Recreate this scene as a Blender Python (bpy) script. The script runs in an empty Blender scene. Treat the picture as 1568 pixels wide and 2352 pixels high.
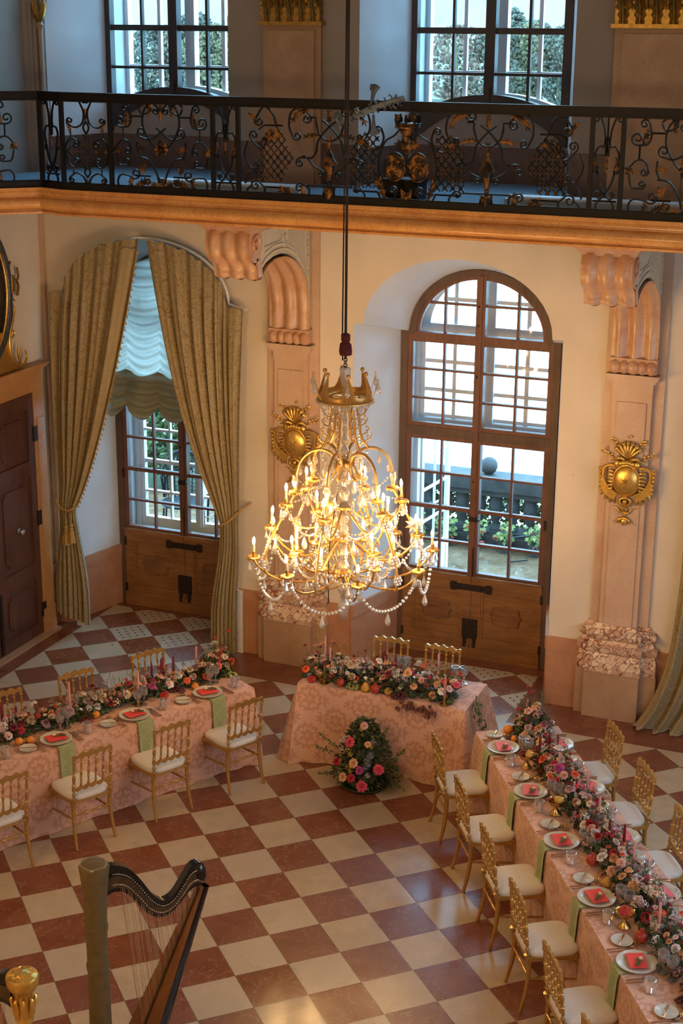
import bpy, math, random
from math import sin, cos, pi, sqrt, atan2, radians, hypot
from mathutils import Vector, Matrix
SC = bpy.context.scene
COL = SC.collection
RND = random.Random(7)

# ---------------------------------------------------------------- camera
# x runs along the window wall, y runs out through it, z is up; metres.
cam_d = bpy.data.cameras.new('camera')
cam = bpy.data.objects.new('camera', cam_d)
COL.objects.link(cam)
cam_d.sensor_fit = 'VERTICAL'
cam_d.sensor_height = 36
cam_d.sensor_width = 24
cam_d.lens = 54.689
cam_d.clip_end = 2000
CAMR = ((0.925614, 0.378388, 0.007749), (0.120122, -0.274303, -0.954111), (-0.358899, 0.884070, -0.299352))
cam.matrix_world = Matrix((
    (CAMR[0][0], -CAMR[1][0], -CAMR[2][0], (5.9321, -11.0664, 6.7554)[0]),
    (CAMR[0][1], -CAMR[1][1], -CAMR[2][1], (5.9321, -11.0664, 6.7554)[1]),
    (CAMR[0][2], -CAMR[1][2], -CAMR[2][2], (5.9321, -11.0664, 6.7554)[2]),
    (0, 0, 0, 1)))
SC.camera = cam

# ---------------------------------------------------------------- view, world, lights
SC.view_settings.view_transform = 'Standard'
SC.view_settings.look = 'None'
SC.view_settings.gamma = 1
SC.view_settings.use_curve_mapping = False
SC.view_settings.exposure = -0.25
cy = SC.cycles
cy.max_bounces = 6
cy.diffuse_bounces = 3
cy.glossy_bounces = 3
cy.transmission_bounces = 4
cy.transparent_max_bounces = 16
cy.caustics_reflective = False
cy.caustics_refractive = False
cy.sample_clamp_indirect = 4.0
SKY_STRENGTH = 8.0
BULB = 900.0
FILL_SIDE = 105.0
FILL_BACK = 10.0
FILL_WARM = 600.0


def world():
    w = bpy.data.worlds.new('overcast_sky')
    SC.world = w
    w.use_nodes = True
    nt = w.node_tree
    nt.nodes.clear()
    out = nt.nodes.new('ShaderNodeOutputWorld')
    bg = nt.nodes.new('ShaderNodeBackground')
    tc = nt.nodes.new('ShaderNodeTexCoord')
    sp = nt.nodes.new('ShaderNodeSeparateXYZ')
    nt.links.new(tc.outputs['Generated'], sp.inputs[0])
    rm = nt.nodes.new('ShaderNodeValToRGB')
    stops = [(0.0, (0.075, 0.112, 0.124)), (0.05, (0.078, 0.115, 0.128)), (0.16, (0.30, 0.58, 0.76)), (0.65, (0.80, 1.72, 2.5))]
    rm.color_ramp.elements[0].position, rm.color_ramp.elements[-1].position = stops[0][0], stops[-1][0]
    rm.color_ramp.elements[0].color, rm.color_ramp.elements[-1].color = (*stops[0][1], 1), (*stops[-1][1], 1)
    for q, c in stops[1:-1]:
        rm.color_ramp.elements.new(q).color = (*c, 1)
    nt.links.new(sp.outputs['Z'], rm.inputs[0])
    nz = nt.nodes.new('ShaderNodeTexNoise')
    nz.inputs['Scale'].default_value = 5
    nz.inputs['Detail'].default_value = 5
    nt.links.new(tc.outputs['Generated'], nz.inputs['Vector'])
    mr = nt.nodes.new('ShaderNodeMapRange')
    mr.inputs[1].default_value = 0.35
    mr.inputs[2].default_value = 0.65
    mr.inputs[3].default_value = 0.85
    mr.inputs[4].default_value = 1.25
    nt.links.new(nz.outputs[0], mr.inputs[0])
    mx = nt.nodes.new('ShaderNodeVectorMath')
    mx.operation = 'SCALE'
    nt.links.new(rm.outputs[0], mx.inputs[0])
    nt.links.new(mr.outputs[0], mx.inputs['Scale'])
    nt.links.new(mx.outputs[0], bg.inputs['Color'])
    bg.inputs['Strength'].default_value = SKY_STRENGTH
    nt.links.new(bg.outputs[0], out.inputs[0])


world()


def area(name, loc, look, sx, sy, power, col):
    l = bpy.data.lights.new(name, 'AREA')
    l.shape = 'RECTANGLE'
    l.size = sx
    l.size_y = sy
    l.energy = power
    l.color = col
    o = bpy.data.objects.new(name, l)
    COL.objects.link(o)
    o.location = loc
    o.rotation_euler = (Vector(look) - Vector(loc)).to_track_quat('-Z', 'Y').to_euler()
    return o


# added area lamps for cool fill; the side and rear walls hold no windows
area('side_fill_lamp', (6.85, -2.6, 2.6), (0, -2.6, 1.2), 3.2, 1.7, FILL_SIDE, (0.60, 0.78, 1.0))
area('side_fill_lamp_far', (6.85, 0.9, 2.7), (3.0, 0.4, 0.8), 1.7, 3.2, FILL_SIDE * 0.75, (0.66, 0.80, 1.0))
area('rear_fill_lamp', (1.2, -13.6, 3.0), (1.2, 0, 1.5), 5.0, 3.6, FILL_BACK, (0.88, 0.93, 1.0))


# added point lamp for warm fill on walls and cornice; no fixture hangs there
lp = bpy.data.lights.new('warm_fill_lamp', 'POINT')
lp.energy = FILL_WARM
lp.color = (1.0, 0.62, 0.27)
lp.shadow_soft_size = 0.55
lo = bpy.data.objects.new('warm_fill_lamp', lp)
COL.objects.link(lo)
lo.location = (0.2, -9.6, 5.2)


# ---------------------------------------------------------------- object helpers
def tag(o, label=None, cat=None, group=None, kind=None):
    if label:
        o['label'] = label
    if cat:
        o['category'] = cat
    if group:
        o['group'] = group
    if kind:
        o['kind'] = kind
    return o


def thing(name, label, cat, loc=(0, 0, 0), rz=0.0, group=None, kind=None):
    o = bpy.data.objects.new(name, None)
    COL.objects.link(o)
    o.empty_display_size = 0.1
    o.location = loc
    o.rotation_euler = (0, 0, rz)
    return tag(o, label, cat, group, kind)


def copy_tree(o, parent=None):
    c = o.copy()
    COL.objects.link(c)
    c.parent = parent
    for ch in o.children:
        copy_tree(ch, c)
    return c


ORD = ['first', 'second', 'third', 'fourth', 'fifth', 'sixth', 'seventh', 'eighth', 'ninth', 'tenth',
       'eleventh', 'twelfth']


class MB:
    """collects vertices and faces; build() links them as ONE mesh object"""

    def __init__(self, T=None):
        self.v = []
        self.f = []
        self.m = []
        self.uv = {}
        self.T = T or Matrix.Identity(4)
        self.mi = 0

    def add(self, vs, fs, uvs=None):
        b = len(self.v)
        T = self.T
        for p in vs:
            q = T @ Vector(p)
            self.v.append((q.x, q.y, q.z))
        if uvs:
            for i, t in enumerate(uvs):
                self.uv[b + i] = t
        for q in fs:
            self.f.append(tuple(b + i for i in q))
            self.m.append(self.mi)
        return self

    def box(self, a, b):
        self.nb = getattr(self, 'nb', 0) + 1      # overlapping boxes differ by a hair so that no faces coincide
        e = 0.0005 * (self.nb % 7)
        x0, y0, z0 = a[0] - e, a[1] - e, a[2] - e * 0.5
        x1, y1, z1 = b[0] + e, b[1] + e, b[2] + e
        return self.add([(x0, y0, z0), (x1, y0, z0), (x1, y1, z0), (x0, y1, z0),
                         (x0, y0, z1), (x1, y0, z1), (x1, y1, z1), (x0, y1, z1)],
                        [(0, 3, 2, 1), (4, 5, 6, 7), (0, 1, 5, 4), (1, 2, 6, 5), (2, 3, 7, 6), (3, 0, 4, 7)])

    def cbox(self, c, s):
        return self.box([c[i] - s[i] / 2 for i in range(3)], [c[i] + s[i] / 2 for i in range(3)])

    def bar(self, p, q, w, h, up=(0, 0, 1)):
        """rectangular bar from p to q"""
        p = Vector(p)
        q = Vector(q)
        d = (q - p).normalized()
        u = Vector(up)
        s = d.cross(u)
        if s.length < 1e-5:
            s = d.cross(Vector((1, 0, 0)))
        s.normalize()
        t = s.cross(d)
        vs = []
        for c in (p, q):
            for a, b in ((-1, -1), (1, -1), (1, 1), (-1, 1)):
                vs.append(tuple(c + s * (a * w / 2) + t * (b * h / 2)))
        return self.add(vs, [(0, 3, 2, 1), (4, 5, 6, 7), (0, 1, 5, 4), (1, 2, 6, 5), (2, 3, 7, 6), (3, 0, 4, 7)])

    def prism(self, poly, fn0, fn1):
        """extrude polygon (list of 2d) between maps fn0 and fn1"""
        n = len(poly)
        vs = [fn0(*p) for p in poly] + [fn1(*p) for p in poly]
        fs = [tuple(range(n - 1, -1, -1)), tuple(range(n, 2 * n))]
        for i in range(n):
            j = (i + 1) % n
            fs.append((i, j, n + j, n + i))
        return self.add(vs, fs)

    def lathe(self, prof, seg=16, c=(0, 0, 0), a0=0.0, a1=2 * pi, rfn=None):
        vs = []
        full = abs(a1 - a0 - 2 * pi) < 1e-6
        ns = seg if full else seg + 1
        for r, z in prof:
            for k in range(ns):
                a = a0 + (a1 - a0) * k / seg
                rr = r * (rfn(a, z) if rfn else 1)
                vs.append((c[0] + rr * cos(a), c[1] + rr * sin(a), c[2] + z))
        fs = []
        for i in range(len(prof) - 1):
            for k in range(seg):
                k2 = (k + 1) % ns
                fs.append((i * ns + k, i * ns + k2, (i + 1) * ns + k2, (i + 1) * ns + k))
        if full:
            if prof[0][0] > 1e-6:
                fs.append(tuple(range(ns - 1, -1, -1)))
            if prof[-1][0] > 1e-6:
                fs.append(tuple((len(prof) - 1) * ns + k for k in range(ns)))
        return self.add(vs, fs)

    def tube(self, pts, r, seg=6, closed=False, flat=1.0, up=None):
        P = [Vector(p) for p in pts]
        n = len(P)
        if n < 2:
            return self
        R = r if isinstance(r, (list, tuple)) else [r] * n
        tan = []
        for i in range(n):
            if closed:
                t = P[(i + 1) % n] - P[i - 1]
            else:
                t = P[min(i + 1, n - 1)] - P[max(i - 1, 0)]
            tan.append(t.normalized() if t.length > 1e-9 else Vector((0, 0, 1)))
        nr = Vector(up) if up else Vector((0, 0, 1))
        if abs(nr.dot(tan[0])) > 0.95:
            nr = Vector((0.31, 0.95, 0.05))
        vs = []
        for i in range(n):
            t = tan[i]
            if up:
                nr = Vector(up)
            nr = nr - t * nr.dot(t)
            if nr.length < 1e-6:
                nr = t.orthogonal()
            nr.normalize()
            bn = t.cross(nr)
            for k in range(seg):
                a = 2 * pi * k / seg
                vs.append(tuple(P[i] + nr * (R[i] * flat * cos(a)) + bn * (R[i] * sin(a))))
        fs = []
        for i in range(n if closed else n - 1):
            j = (i + 1) % n
            for k in range(seg):
                l = (k + 1) % seg
                fs.append((i * seg + k, i * seg + l, j * seg + l, j * seg + k))
        if not closed:
            fs.append(tuple(range(seg - 1, -1, -1)))
            fs.append(tuple((n - 1) * seg + k for k in range(seg)))
        return self.add(vs, fs)

    def ball(self, c, r, seg=8, ring=6, s=(1, 1, 1), rot=None):
        vs = [(0, 0, 1)]
        for i in range(1, ring):
            a = pi * i / ring
            for k in range(seg):
                b = 2 * pi * k / seg
                vs.append((sin(a) * cos(b), sin(a) * sin(b), cos(a)))
        vs.append((0, 0, -1))
        if rot:
            vs = [tuple(rot @ Vector((x * s[0], y * s[1], z * s[2]))) for x, y, z in vs]
            vs = [(c[0] + r * x, c[1] + r * y, c[2] + r * z) for x, y, z in vs]
        else:
            vs = [(c[0] + r * s[0] * x, c[1] + r * s[1] * y, c[2] + r * s[2] * z) for x, y, z in vs]
        fs = []
        for k in range(seg):
            fs.append((0, 1 + k, 1 + (k + 1) % seg))
        for i in range(ring - 2):
            for k in range(seg):
                k2 = (k + 1) % seg
                fs.append((1 + i * seg + k, 1 + (i + 1) * seg + k, 1 + (i + 1) * seg + k2, 1 + i * seg + k2))
        L = len(vs) - 1
        for k in range(seg):
            fs.append((L, 1 + (ring - 2) * seg + (k + 1) % seg, 1 + (ring - 2) * seg + k))
        return self.add(vs, fs)

    def grid(self, fn, nu, nv, uvf=None, closeu=False):
        vs = []
        uv = []
        for j in range(nv + 1):
            for i in range(nu + 1):
                a, b = i / nu, j / nv
                vs.append(fn(a, b))
                uv.append(uvf(a, b) if uvf else (a, b))
        w = nu + 1
        fs = [(j * w + i, j * w + i + 1, (j + 1) * w + i + 1, (j + 1) * w + i) for j in range(nv) for i in range(nu)]
        return self.add(vs, fs, uv)

    def mesh(self, name, mats, smooth=50):
        me = bpy.data.meshes.new(name)
        me.from_pydata(self.v, [], self.f)
        mats = mats if isinstance(mats, (list, tuple)) else [mats]
        for m in mats:
            me.materials.append(m)
        if len(mats) > 1:
            me.polygons.foreach_set('material_index', self.m)
        if self.uv:
            ul = me.uv_layers.new(name='UVMap')
            for lp in me.loops:
                ul.data[lp.index].uv = self.uv.get(lp.vertex_index, (0, 0))
        me.update()
        if smooth:
            me.polygons.foreach_set('use_smooth', [True] * len(me.polygons))
            me.set_sharp_from_angle(angle=radians(smooth))
        return me

    def build(self, name, mats, parent=None, smooth=50, loc=None, rz=None):
        o = bpy.data.objects.new(name, self.mesh(name, mats, smooth))
        COL.objects.link(o)
        if parent:
            o.parent = parent
        if loc:
            o.location = loc
        if rz is not None:
            o.rotation_euler = (0, 0, rz)
        return o


def inst(me, name, parent=None, loc=(0, 0, 0), rot=(0, 0, 0), sc=1.0, mat=None):
    o = bpy.data.objects.new(name, me)
    COL.objects.link(o)
    o.parent = parent
    o.location = loc
    o.rotation_euler = rot
    o.scale = (sc, sc, sc) if not isinstance(sc, (tuple, list)) else sc
    if mat:
        o.material_slots[0].link = 'OBJECT'
        o.material_slots[0].material = mat
    return o


def catmull(P, n=8, closed=False):
    P = [Vector(p) for p in P]
    out = []
    N = len(P)
    for i in range(N if closed else N - 1):
        p1, p2 = P[i], P[(i + 1) % N]
        p0 = P[i - 1] if (i > 0 or closed) else p1 * 2 - p2
        p3 = P[(i + 2) % N] if (i + 2 < N or closed) else p2 * 2 - p1
        for k in range(n):
            t = k / n
            out.append(0.5 * ((2 * p1) + (p2 - p0) * t + (2 * p0 - 5 * p1 + 4 * p2 - p3) * t * t
                              + (3 * p1 - p0 - 3 * p2 + p3) * t * t * t))
    if not closed:
        out.append(P[-1])
    return out


def arc(cx, cy, rx, ry, a0, a1, n):
    return [(cx + rx * cos(a0 + (a1 - a0) * k / n), cy + ry * sin(a0 + (a1 - a0) * k / n)) for k in range(n + 1)]


# ---------------------------------------------------------------- materials
class X:
    """a float socket with arithmetic, so patterns can be written as formulas"""

    def __init__(self, nt, s):
        self.nt = nt
        self.s = s

    def _op(self, op, *a):
        n = self.nt.nodes.new('ShaderNodeMath')
        n.operation = op
        for i, q in enumerate((self,) + a):
            if isinstance(q, X):
                self.nt.links.new(q.s, n.inputs[i])
            else:
                n.inputs[i].default_value = q
        return X(self.nt, n.outputs[0])

    def __add__(self, o): return self._op('ADD', o)
    __radd__ = __add__
    def __sub__(self, o): return self._op('SUBTRACT', o)
    def __rsub__(self, o): return (self * -1) + o
    def __mul__(self, o): return self._op('MULTIPLY', o)
    __rmul__ = __mul__
    def __truediv__(self, o): return self._op('DIVIDE', o)
    def lt(self, o): return self._op('LESS_THAN', o)
    def gt(self, o): return self._op('GREATER_THAN', o)
    def floor(self): return self._op('FLOOR')
    def frac(self): return self._op('FRACT')
    def abs(self): return self._op('ABSOLUTE')
    def sin(self): return self._op('SINE')
    def cos(self): return self._op('COSINE')
    def sqrt(self): return self._op('SQRT')
    def min(self, o): return self._op('MINIMUM', o)
    def max(self, o): return self._op('MAXIMUM', o)
    def mod(self, o): return self._op('FLOORED_MODULO', o)
    def atan2(self, o): return self._op('ARCTAN2', o)
    def clamp(self): return self.max(0.0).min(1.0)
    def step(self, a, b): return ((self - a) * (1 / (b - a))).clamp()


class Mat:
    def __init__(self, name):
        self.m = bpy.data.materials.new(name)
        self.m.use_nodes = True
        self.nt = self.m.node_tree
        self.nt.nodes.clear()
        self.out = self.nt.nodes.new('ShaderNodeOutputMaterial')
        self.b = self.nt.nodes.new('ShaderNodeBsdfPrincipled')
        self.nt.links.new(self.b.outputs[0], self.out.inputs[0])

    def node(self, t, **kw):
        n = self.nt.nodes.new(t)
        for k, v in kw.items():
            if k in n.inputs:
                n.inputs[k].default_value = v
            else:
                setattr(n, k, v)
        return n

    def link(self, a, b):
        self.nt.links.new(a.s if isinstance(a, X) else a, b)

    def pos(self):
        g = self.node('ShaderNodeNewGeometry')
        s = self.node('ShaderNodeSeparateXYZ')
        self.link(g.outputs['Position'], s.inputs[0])
        return [X(self.nt, s.outputs[i]) for i in range(3)]

    def obj(self):
        return self.node('ShaderNodeTexCoord').outputs['Object']

    def uv(self):
        t = self.node('ShaderNodeTexCoord')
        s = self.node('ShaderNodeSeparateXYZ')
        self.link(t.outputs['UV'], s.inputs[0])
        return [X(self.nt, s.outputs[i]) for i in range(2)]

    def vec(self, x, y, z=0.0):
        c = self.node('ShaderNodeCombineXYZ')
        for i, q in enumerate((x, y, z)):
            if isinstance(q, X):
                self.link(q, c.inputs[i])
            else:
                c.inputs[i].default_value = q
        return c.outputs[0]

    def noise(self, scale, detail=4, vec=None, rough=0.6, dist=0.0):
        n = self.node('ShaderNodeTexNoise', Scale=scale, Detail=detail, Roughness=rough, Distortion=dist)
        self.link(vec if vec is not None else self.obj(), n.inputs['Vector'])
        return X(self.nt, n.outputs[0])

    def mix(self, fac, a, b):
        n = self.node('ShaderNodeMix', data_type='RGBA')
        if isinstance(fac, X):
            self.link(fac, n.inputs[0])
        else:
            n.inputs[0].default_value = fac
        for q, s in ((a, 6), (b, 7)):
            if isinstance(q, tuple):
                n.inputs[s].default_value = (q[0], q[1], q[2], 1)
            else:
                self.link(q, n.inputs[s])
        return n.outputs[2]

    def bump(self, h, strength=0.3, dist=0.01):
        n = self.node('ShaderNodeBump', Strength=strength, Distance=dist)
        self.link(h, n.inputs['Height'])
        self.link(n.outputs[0], self.b.inputs['Normal'])
        return self

    def set(self, col=None, rough=None, metal=None, **kw):
        for k, v in (('Base Color', col), ('Roughness', rough), ('Metallic', metal)):
            if v is None:
                continue
            if isinstance(v, X):
                self.link(v, self.b.inputs[k])
            elif isinstance(v, tuple):
                self.b.inputs[k].default_value = (v[0], v[1], v[2], 1)
            elif isinstance(v, (int, float)):
                self.b.inputs[k].default_value = v
            else:
                self.link(v, self.b.inputs[k])
        for k, v in kw.items():
            self.b.inputs[k.replace('_', ' ')].default_value = v
        return self


def sc(c, k):
    return tuple(min(1, q * k) for q in c)


def plain(name, col, rough=0.5, metal=0.0, var=0.15, scale=20, bump=0.0, **kw):
    m = Mat(name)
    n = m.noise(scale)
    m.set(m.mix(n.step(0.3, 0.7), sc(col, 1 - var), sc(col, 1 + var)), rough, metal, **kw)
    if bump:
        m.bump(n, bump)
    return m.m


def marble(name, c1, c2, vein, rough=0.35, scale=3.0, vamt=0.6):
    m = Mat(name)
    a = m.noise(scale, 6, dist=0.8)
    v = m.noise(scale * 2.2, 8, dist=2.2)
    ridge = ((v - 0.5).abs()).step(0.02, 0.0)
    n2 = m.noise(60, 2)
    c = m.mix(a.step(0.32, 0.68), c1, c2)
    c = m.mix(ridge * vamt, c, vein)
    c = m.mix(n2.step(0.45, 0.75) * 0.18, c, sc(vein, 0.8))
    return m.set(c, rough).m


def breccia(name):
    m = Mat(name)
    d = m.noise(9, 3)
    tc = m.node('ShaderNodeVectorMath', operation='MULTIPLY_ADD')
    m.link(d.nt.nodes.new('ShaderNodeTexCoord').outputs['Object'], tc.inputs[0])
    tc.inputs[1].default_value = (1, 1, 1)
    cb = m.vec(d * 0.25, d * 0.2, d * 0.22)
    m.link(cb, tc.inputs[2])
    v = m.node('ShaderNodeTexVoronoi', feature='DISTANCE_TO_EDGE', Scale=13.0)
    m.link(tc.outputs[0], v.inputs['Vector'])
    e = X(m.nt, v.outputs['Distance'])
    v2 = m.node('ShaderNodeTexVoronoi', Scale=13.0)
    m.link(tc.outputs[0], v2.inputs['Vector'])
    sp = m.node('ShaderNodeSeparateColor')
    m.link(v2.outputs['Color'], sp.inputs[0])
    cell = X(m.nt, sp.outputs[0])
    c = m.mix(cell.step(0.2, 0.9), (0.80, 0.64, 0.47), (0.58, 0.36, 0.25))
    big = m.noise(2.5, 3)
    c = m.mix(e.step(0.05, 0.012), c, (0.20, 0.055, 0.040))
    c = m.mix(big.step(0.48, 0.6) * e.step(0.16, 0.04), c, (0.24, 0.075, 0.05))
    return m.set(c, 0.35).m


def floor_mat():
    m = Mat('checkered_marble_floor')
    x, y, z = m.pos()
    ca, sa = cos(radians(-44.5)), sin(radians(-44.5))
    T = 0.42
    X_ = (x * ca - y * sa) * (1 / T)
    Y_ = (x * sa + y * ca) * (1 / T)
    i, j = X_.floor(), Y_.floor()
    par = (i + j).mod(2.0)
    fx, fy = X_.frac(), Y_.frac()
    edge = fx.min(1 - fx).min(fy.min(1 - fy))
    wn = m.node('ShaderNodeTexWhiteNoise', noise_dimensions='2D')
    m.link(m.vec(i, j), wn.inputs['Vector'])
    rnd = X(m.nt, wn.outputs['Value'])
    P = m.vec(x + rnd * 7, y, z)
    n1 = m.noise(5, 6, P)
    n2 = m.noise(45, 3, P)
    vn = (m.noise(3.0, 5, P, dist=1.5) - 0.5).abs().step(0.010, 0.0)
    cream = m.mix(n1.step(0.25, 0.75), (0.43, 0.33, 0.21), (0.57, 0.44, 0.30))
    cream = m.mix(rnd * 0.5, cream, (0.48, 0.42, 0.34))
    cream = m.mix(n2.step(0.62, 0.72) * 0.6, cream, (0.28, 0.21, 0.14))
    red = m.mix(n1.step(0.3, 0.7), (0.175, 0.052, 0.022), (0.26, 0.085, 0.038))
    red = m.mix(rnd * 0.45, red, (0.20, 0.075, 0.050))
    red = m.mix(n2.step(0.55, 0.75) * 0.5, red, (0.12, 0.04, 0.025))
    red = m.mix(vn * 0.45, red, (0.50, 0.33, 0.22))
    # the pierced tiles in the window recesses: a 4 x 4 grid of small holes
    hx = (fx * 5.0 - 0.5)
    hy = (fy * 5.0 - 0.5)
    dx = hx.frac() - 0.5
    dy = hy.frac() - 0.5
    dot = (dx * dx + dy * dy).lt(0.026) * hx.gt(0.0) * hx.lt(4.0) * hy.gt(0.0) * hy.lt(4.0)
    inl = x.gt(-2.9) * x.lt(-1.47)
    inc = x.gt(0.32) * x.lt(2.06)
    dot = dot * y.gt(3.12) * (inl + inc).min(1.0)
    cream = m.mix(dot, cream, (0.05, 0.045, 0.04))
    red = m.mix(dot, red, (0.10, 0.05, 0.035))
    c = m.mix(par, red, cream)
    c = m.mix(edge.step(0.012, 0.004) * 0.55, c, (0.10, 0.07, 0.05))
    main = y.lt(2.95) * x.gt(-3.26)
    bl = x.gt(-3.26) * x.lt(-1.47) * y.lt(4.3)
    bc = x.gt(0.32) * x.lt(2.06) * y.lt(4.2)
    br = x.gt(3.90) * x.lt(5.7) * y.lt(4.3)
    ins = (main + bl + bc + br).min(1.0)
    bn = m.noise(4, 6)
    seam = ((x * 0.9).frac() - 0.5).abs().lt(0.004)
    bord = m.mix(bn.step(0.3, 0.7), (0.16, 0.050, 0.026), (0.25, 0.085, 0.044))
    bord = m.mix(vn * 0.3, bord, (0.45, 0.28, 0.2))
    bord = m.mix(seam * 0.5, bord, (0.08, 0.03, 0.02))
    c = m.mix(ins, bord, c)
    pol = m.noise(0.8, 2)
    rough = (pol.step(0.35, 0.65) * 0.16 + 0.075) + rnd * 0.12 + n2 * 0.05
    m.set(c, rough)
    m.b.inputs['Specular IOR Level'].default_value = 0.5
    m.bump(edge.step(0.0, 0.02) + m.noise(3, 3, P) * 0.5, 0.10, 0.004)
    return m.m


def damask(name, c1, c2, cell=0.34, rough=0.7, sheen=0.3, bump=0.0):
    """two-tone woven pattern: a flower in a leafy wreath, half-drop repeat; UVs are metres"""
    m = Mat(name)
    u, v = m.uv()
    col = (u * (1 / cell)).floor()
    sh = col.mod(2.0) * 0.5
    px = (u * (1 / cell)).frac() - 0.5
    py = (v * (1 / (cell * 1.35)) + sh).frac() - 0.5
    py2 = py * 1.35
    r = (px * px + py2 * py2).sqrt()
    th = py2.atan2(px.abs())
    wob = m.noise(30 * 0.34 / cell, 4, m.vec(u, v)) - 0.5
    wreath = ((r - 0.39) + (th * 12).cos() * 0.03 + wob * 0.34).abs().lt(0.065)
    flower = (r + (th * 6).cos() * 0.05 + wob * 0.42).lt(0.22)
    hole = (r + (th * 5).sin() * 0.03 + wob * 0.1).lt(0.085)
    qx = px.abs() - 0.5
    qy = py2.abs() - 0.675
    r2 = (qx * qx + qy * qy).sqrt()
    spray = (r2 + (qy.atan2(qx) * 8).cos() * 0.05 + wob * 0.5).lt(0.19)
    pat = (wreath + flower + spray).min(1.0) - hole * 0.8
    pat = pat.clamp()
    fine = m.noise(300, 2, m.vec(u, v))
    c = m.mix(pat, c1, c2)
    c = m.mix(fine * 0.2, c, sc(c2, 0.8))
    m.set(c, rough)
    m.b.inputs['Sheen Weight'].default_value = sheen
    if bump:
        m.bump(pat * 0.3 + fine * 0.3, bump, 0.003)
    return m.m


def brocade(name, c1, c2, cell=0.3, rough=0.55):
    """curling foliage brocade for the curtains; UVs are metres"""
    m = Mat(name)
    u, v = m.uv()
    P = m.vec(u, v)
    a = m.noise(7.0, 2, P, dist=2.6)
    b = m.noise(16.0, 2, P, dist=1.8)
    line = ((a * 7).frac() - 0.5).abs().lt(0.17)
    leaf = b.gt(0.53)
    pat = (line * leaf + (a - 0.5).abs().lt(0.025)).min(1.0)
    fine = m.noise(240, 2, P)
    c = m.mix(pat, c1, c2)
    c = m.mix(fine.step(0.4, 0.7) * 0.35, c, sc(c1, 0.65))
    m.set(c, rough)
    m.b.inputs['Sheen Weight'].default_value = 0.25
    m.bump(pat + fine * 0.4, 0.25, 0.004)
    return m.m


def glass_thin(name, tint=(1, 1, 1), refl=1.0, haze=0.0, rough=0.03):
    m = Mat(name)
    m.nt.nodes.remove(m.b)
    tr = m.node('ShaderNodeBsdfTransparent')
    tr.inputs[0].default_value = (*tint, 1)
    gl = m.node('ShaderNodeBsdfGlossy', Roughness=rough)
    gl.inputs[0].default_value = (1, 1, 1, 1)
    fr = m.node('ShaderNodeFresnel', IOR=1.45)
    f = (X(m.nt, fr.outputs[0]) * refl + haze).clamp()
    mx = m.node('ShaderNodeMixShader')
    m.link(f, mx.inputs[0])
    m.link(tr.outputs[0], mx.inputs[1])
    m.link(gl.outputs[0], mx.inputs[2])
    m.link(mx.outputs[0], m.out.inputs[0])
    return m.m


def emit(name, col, strength):
    m = Mat(name)
    m.nt.nodes.remove(m.b)
    e = m.node('ShaderNodeEmission', Strength=strength)
    e.inputs[0].default_value = (*col, 1)
    m.link(e.outputs[0], m.out.inputs[0])
    return m.m


def wood(name, c1, c2, rough=0.45, sx=3, sy=3, sz=40, axis=2):
    m = Mat(name)
    mp = m.node('ShaderNodeMapping')
    sv = [26, 26, 26]
    sv[axis] = 2.2
    mp.inputs['Scale'].default_value = sv
    m.link(m.obj(), mp.inputs[0])
    n = m.noise(1.0, 5, mp.outputs[0], dist=0.6)
    big = m.noise(2.5, 3)
    c = m.mix(n.step(0.3, 0.7), c1, c2)
    c = m.mix(big.step(0.45, 0.7) * 0.5, c, sc(c1, 0.55))
    m.set(c, rough)
    m.bump(n, 0.12, 0.004)
    return m.m


def gold_leaf(name, col, rough=0.35, dirt=0.5):
    m = Mat(name)
    n = m.noise(22, 4)
    m.set(m.mix(n.step(0.4, 0.75) * dirt, col, sc(col, 0.35)), rough, 0.85)
    m.bump(n, 0.15, 0.004)
    return m.m


def iron_gilt(name):
    m = Mat(name)
    n = m.noise(14, 3)
    c = m.mix(n.step(0.46, 0.58), (0.022, 0.018, 0.016), (0.24, 0.105, 0.022))
    m.set(c, 0.42, 0.7)
    return m.m


def plaster(name, col, var=0.07, scale=1.5):
    m = Mat(name)
    n = m.noise(scale, 5)
    f = m.noise(90, 2)
    sp = m.noise(14, 2).step(0.78, 0.82)
    c = m.mix(n.step(0.3, 0.7), sc(col, 1 - var), sc(col, 1 + var))
    c = m.mix(sp * 0.4, c, sc(col, 0.55))
    m.set(c, 0.85)
    m.bump(f, 0.08, 0.003)
    return m.m


M = {}
M['floor'] = floor_mat()
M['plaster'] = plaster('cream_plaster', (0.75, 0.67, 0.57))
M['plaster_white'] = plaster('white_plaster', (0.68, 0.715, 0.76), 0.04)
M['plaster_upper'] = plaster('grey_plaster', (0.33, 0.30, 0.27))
M['pink_marble'] = marble('pink_marble', (0.56, 0.38, 0.27), (0.66, 0.49, 0.36), (0.52, 0.22, 0.13), 0.4, 2.2, 0.35)
M['red_marble'] = marble('red_marble', (0.42, 0.19, 0.10), (0.54, 0.28, 0.16), (0.62, 0.40, 0.28), 0.4, 3.0, 0.3)
M['orange_marble'] = marble('orange_marble', (0.66, 0.29, 0.085), (0.84, 0.47, 0.16), (0.40, 0.14, 0.045), 0.22, 2.6, 0.5)
M['console_marble'] = marble('banded_marble', (0.66, 0.47, 0.32), (0.50, 0.23, 0.11), (0.42, 0.17, 0.09), 0.3, 2.6, 0.3)
M['brown_marble'] = marble('brown_stone', (0.40, 0.25, 0.15), (0.50, 0.34, 0.22), (0.28, 0.16, 0.09), 0.45, 2.5, 0.3)
M['breccia'] = breccia('breccia_marble')
M['door_stone'] = marble('door_surround_stone', (0.46, 0.23, 0.08), (0.56, 0.31, 0.12), (0.32, 0.14, 0.05), 0.45, 4, 0.4)
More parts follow.
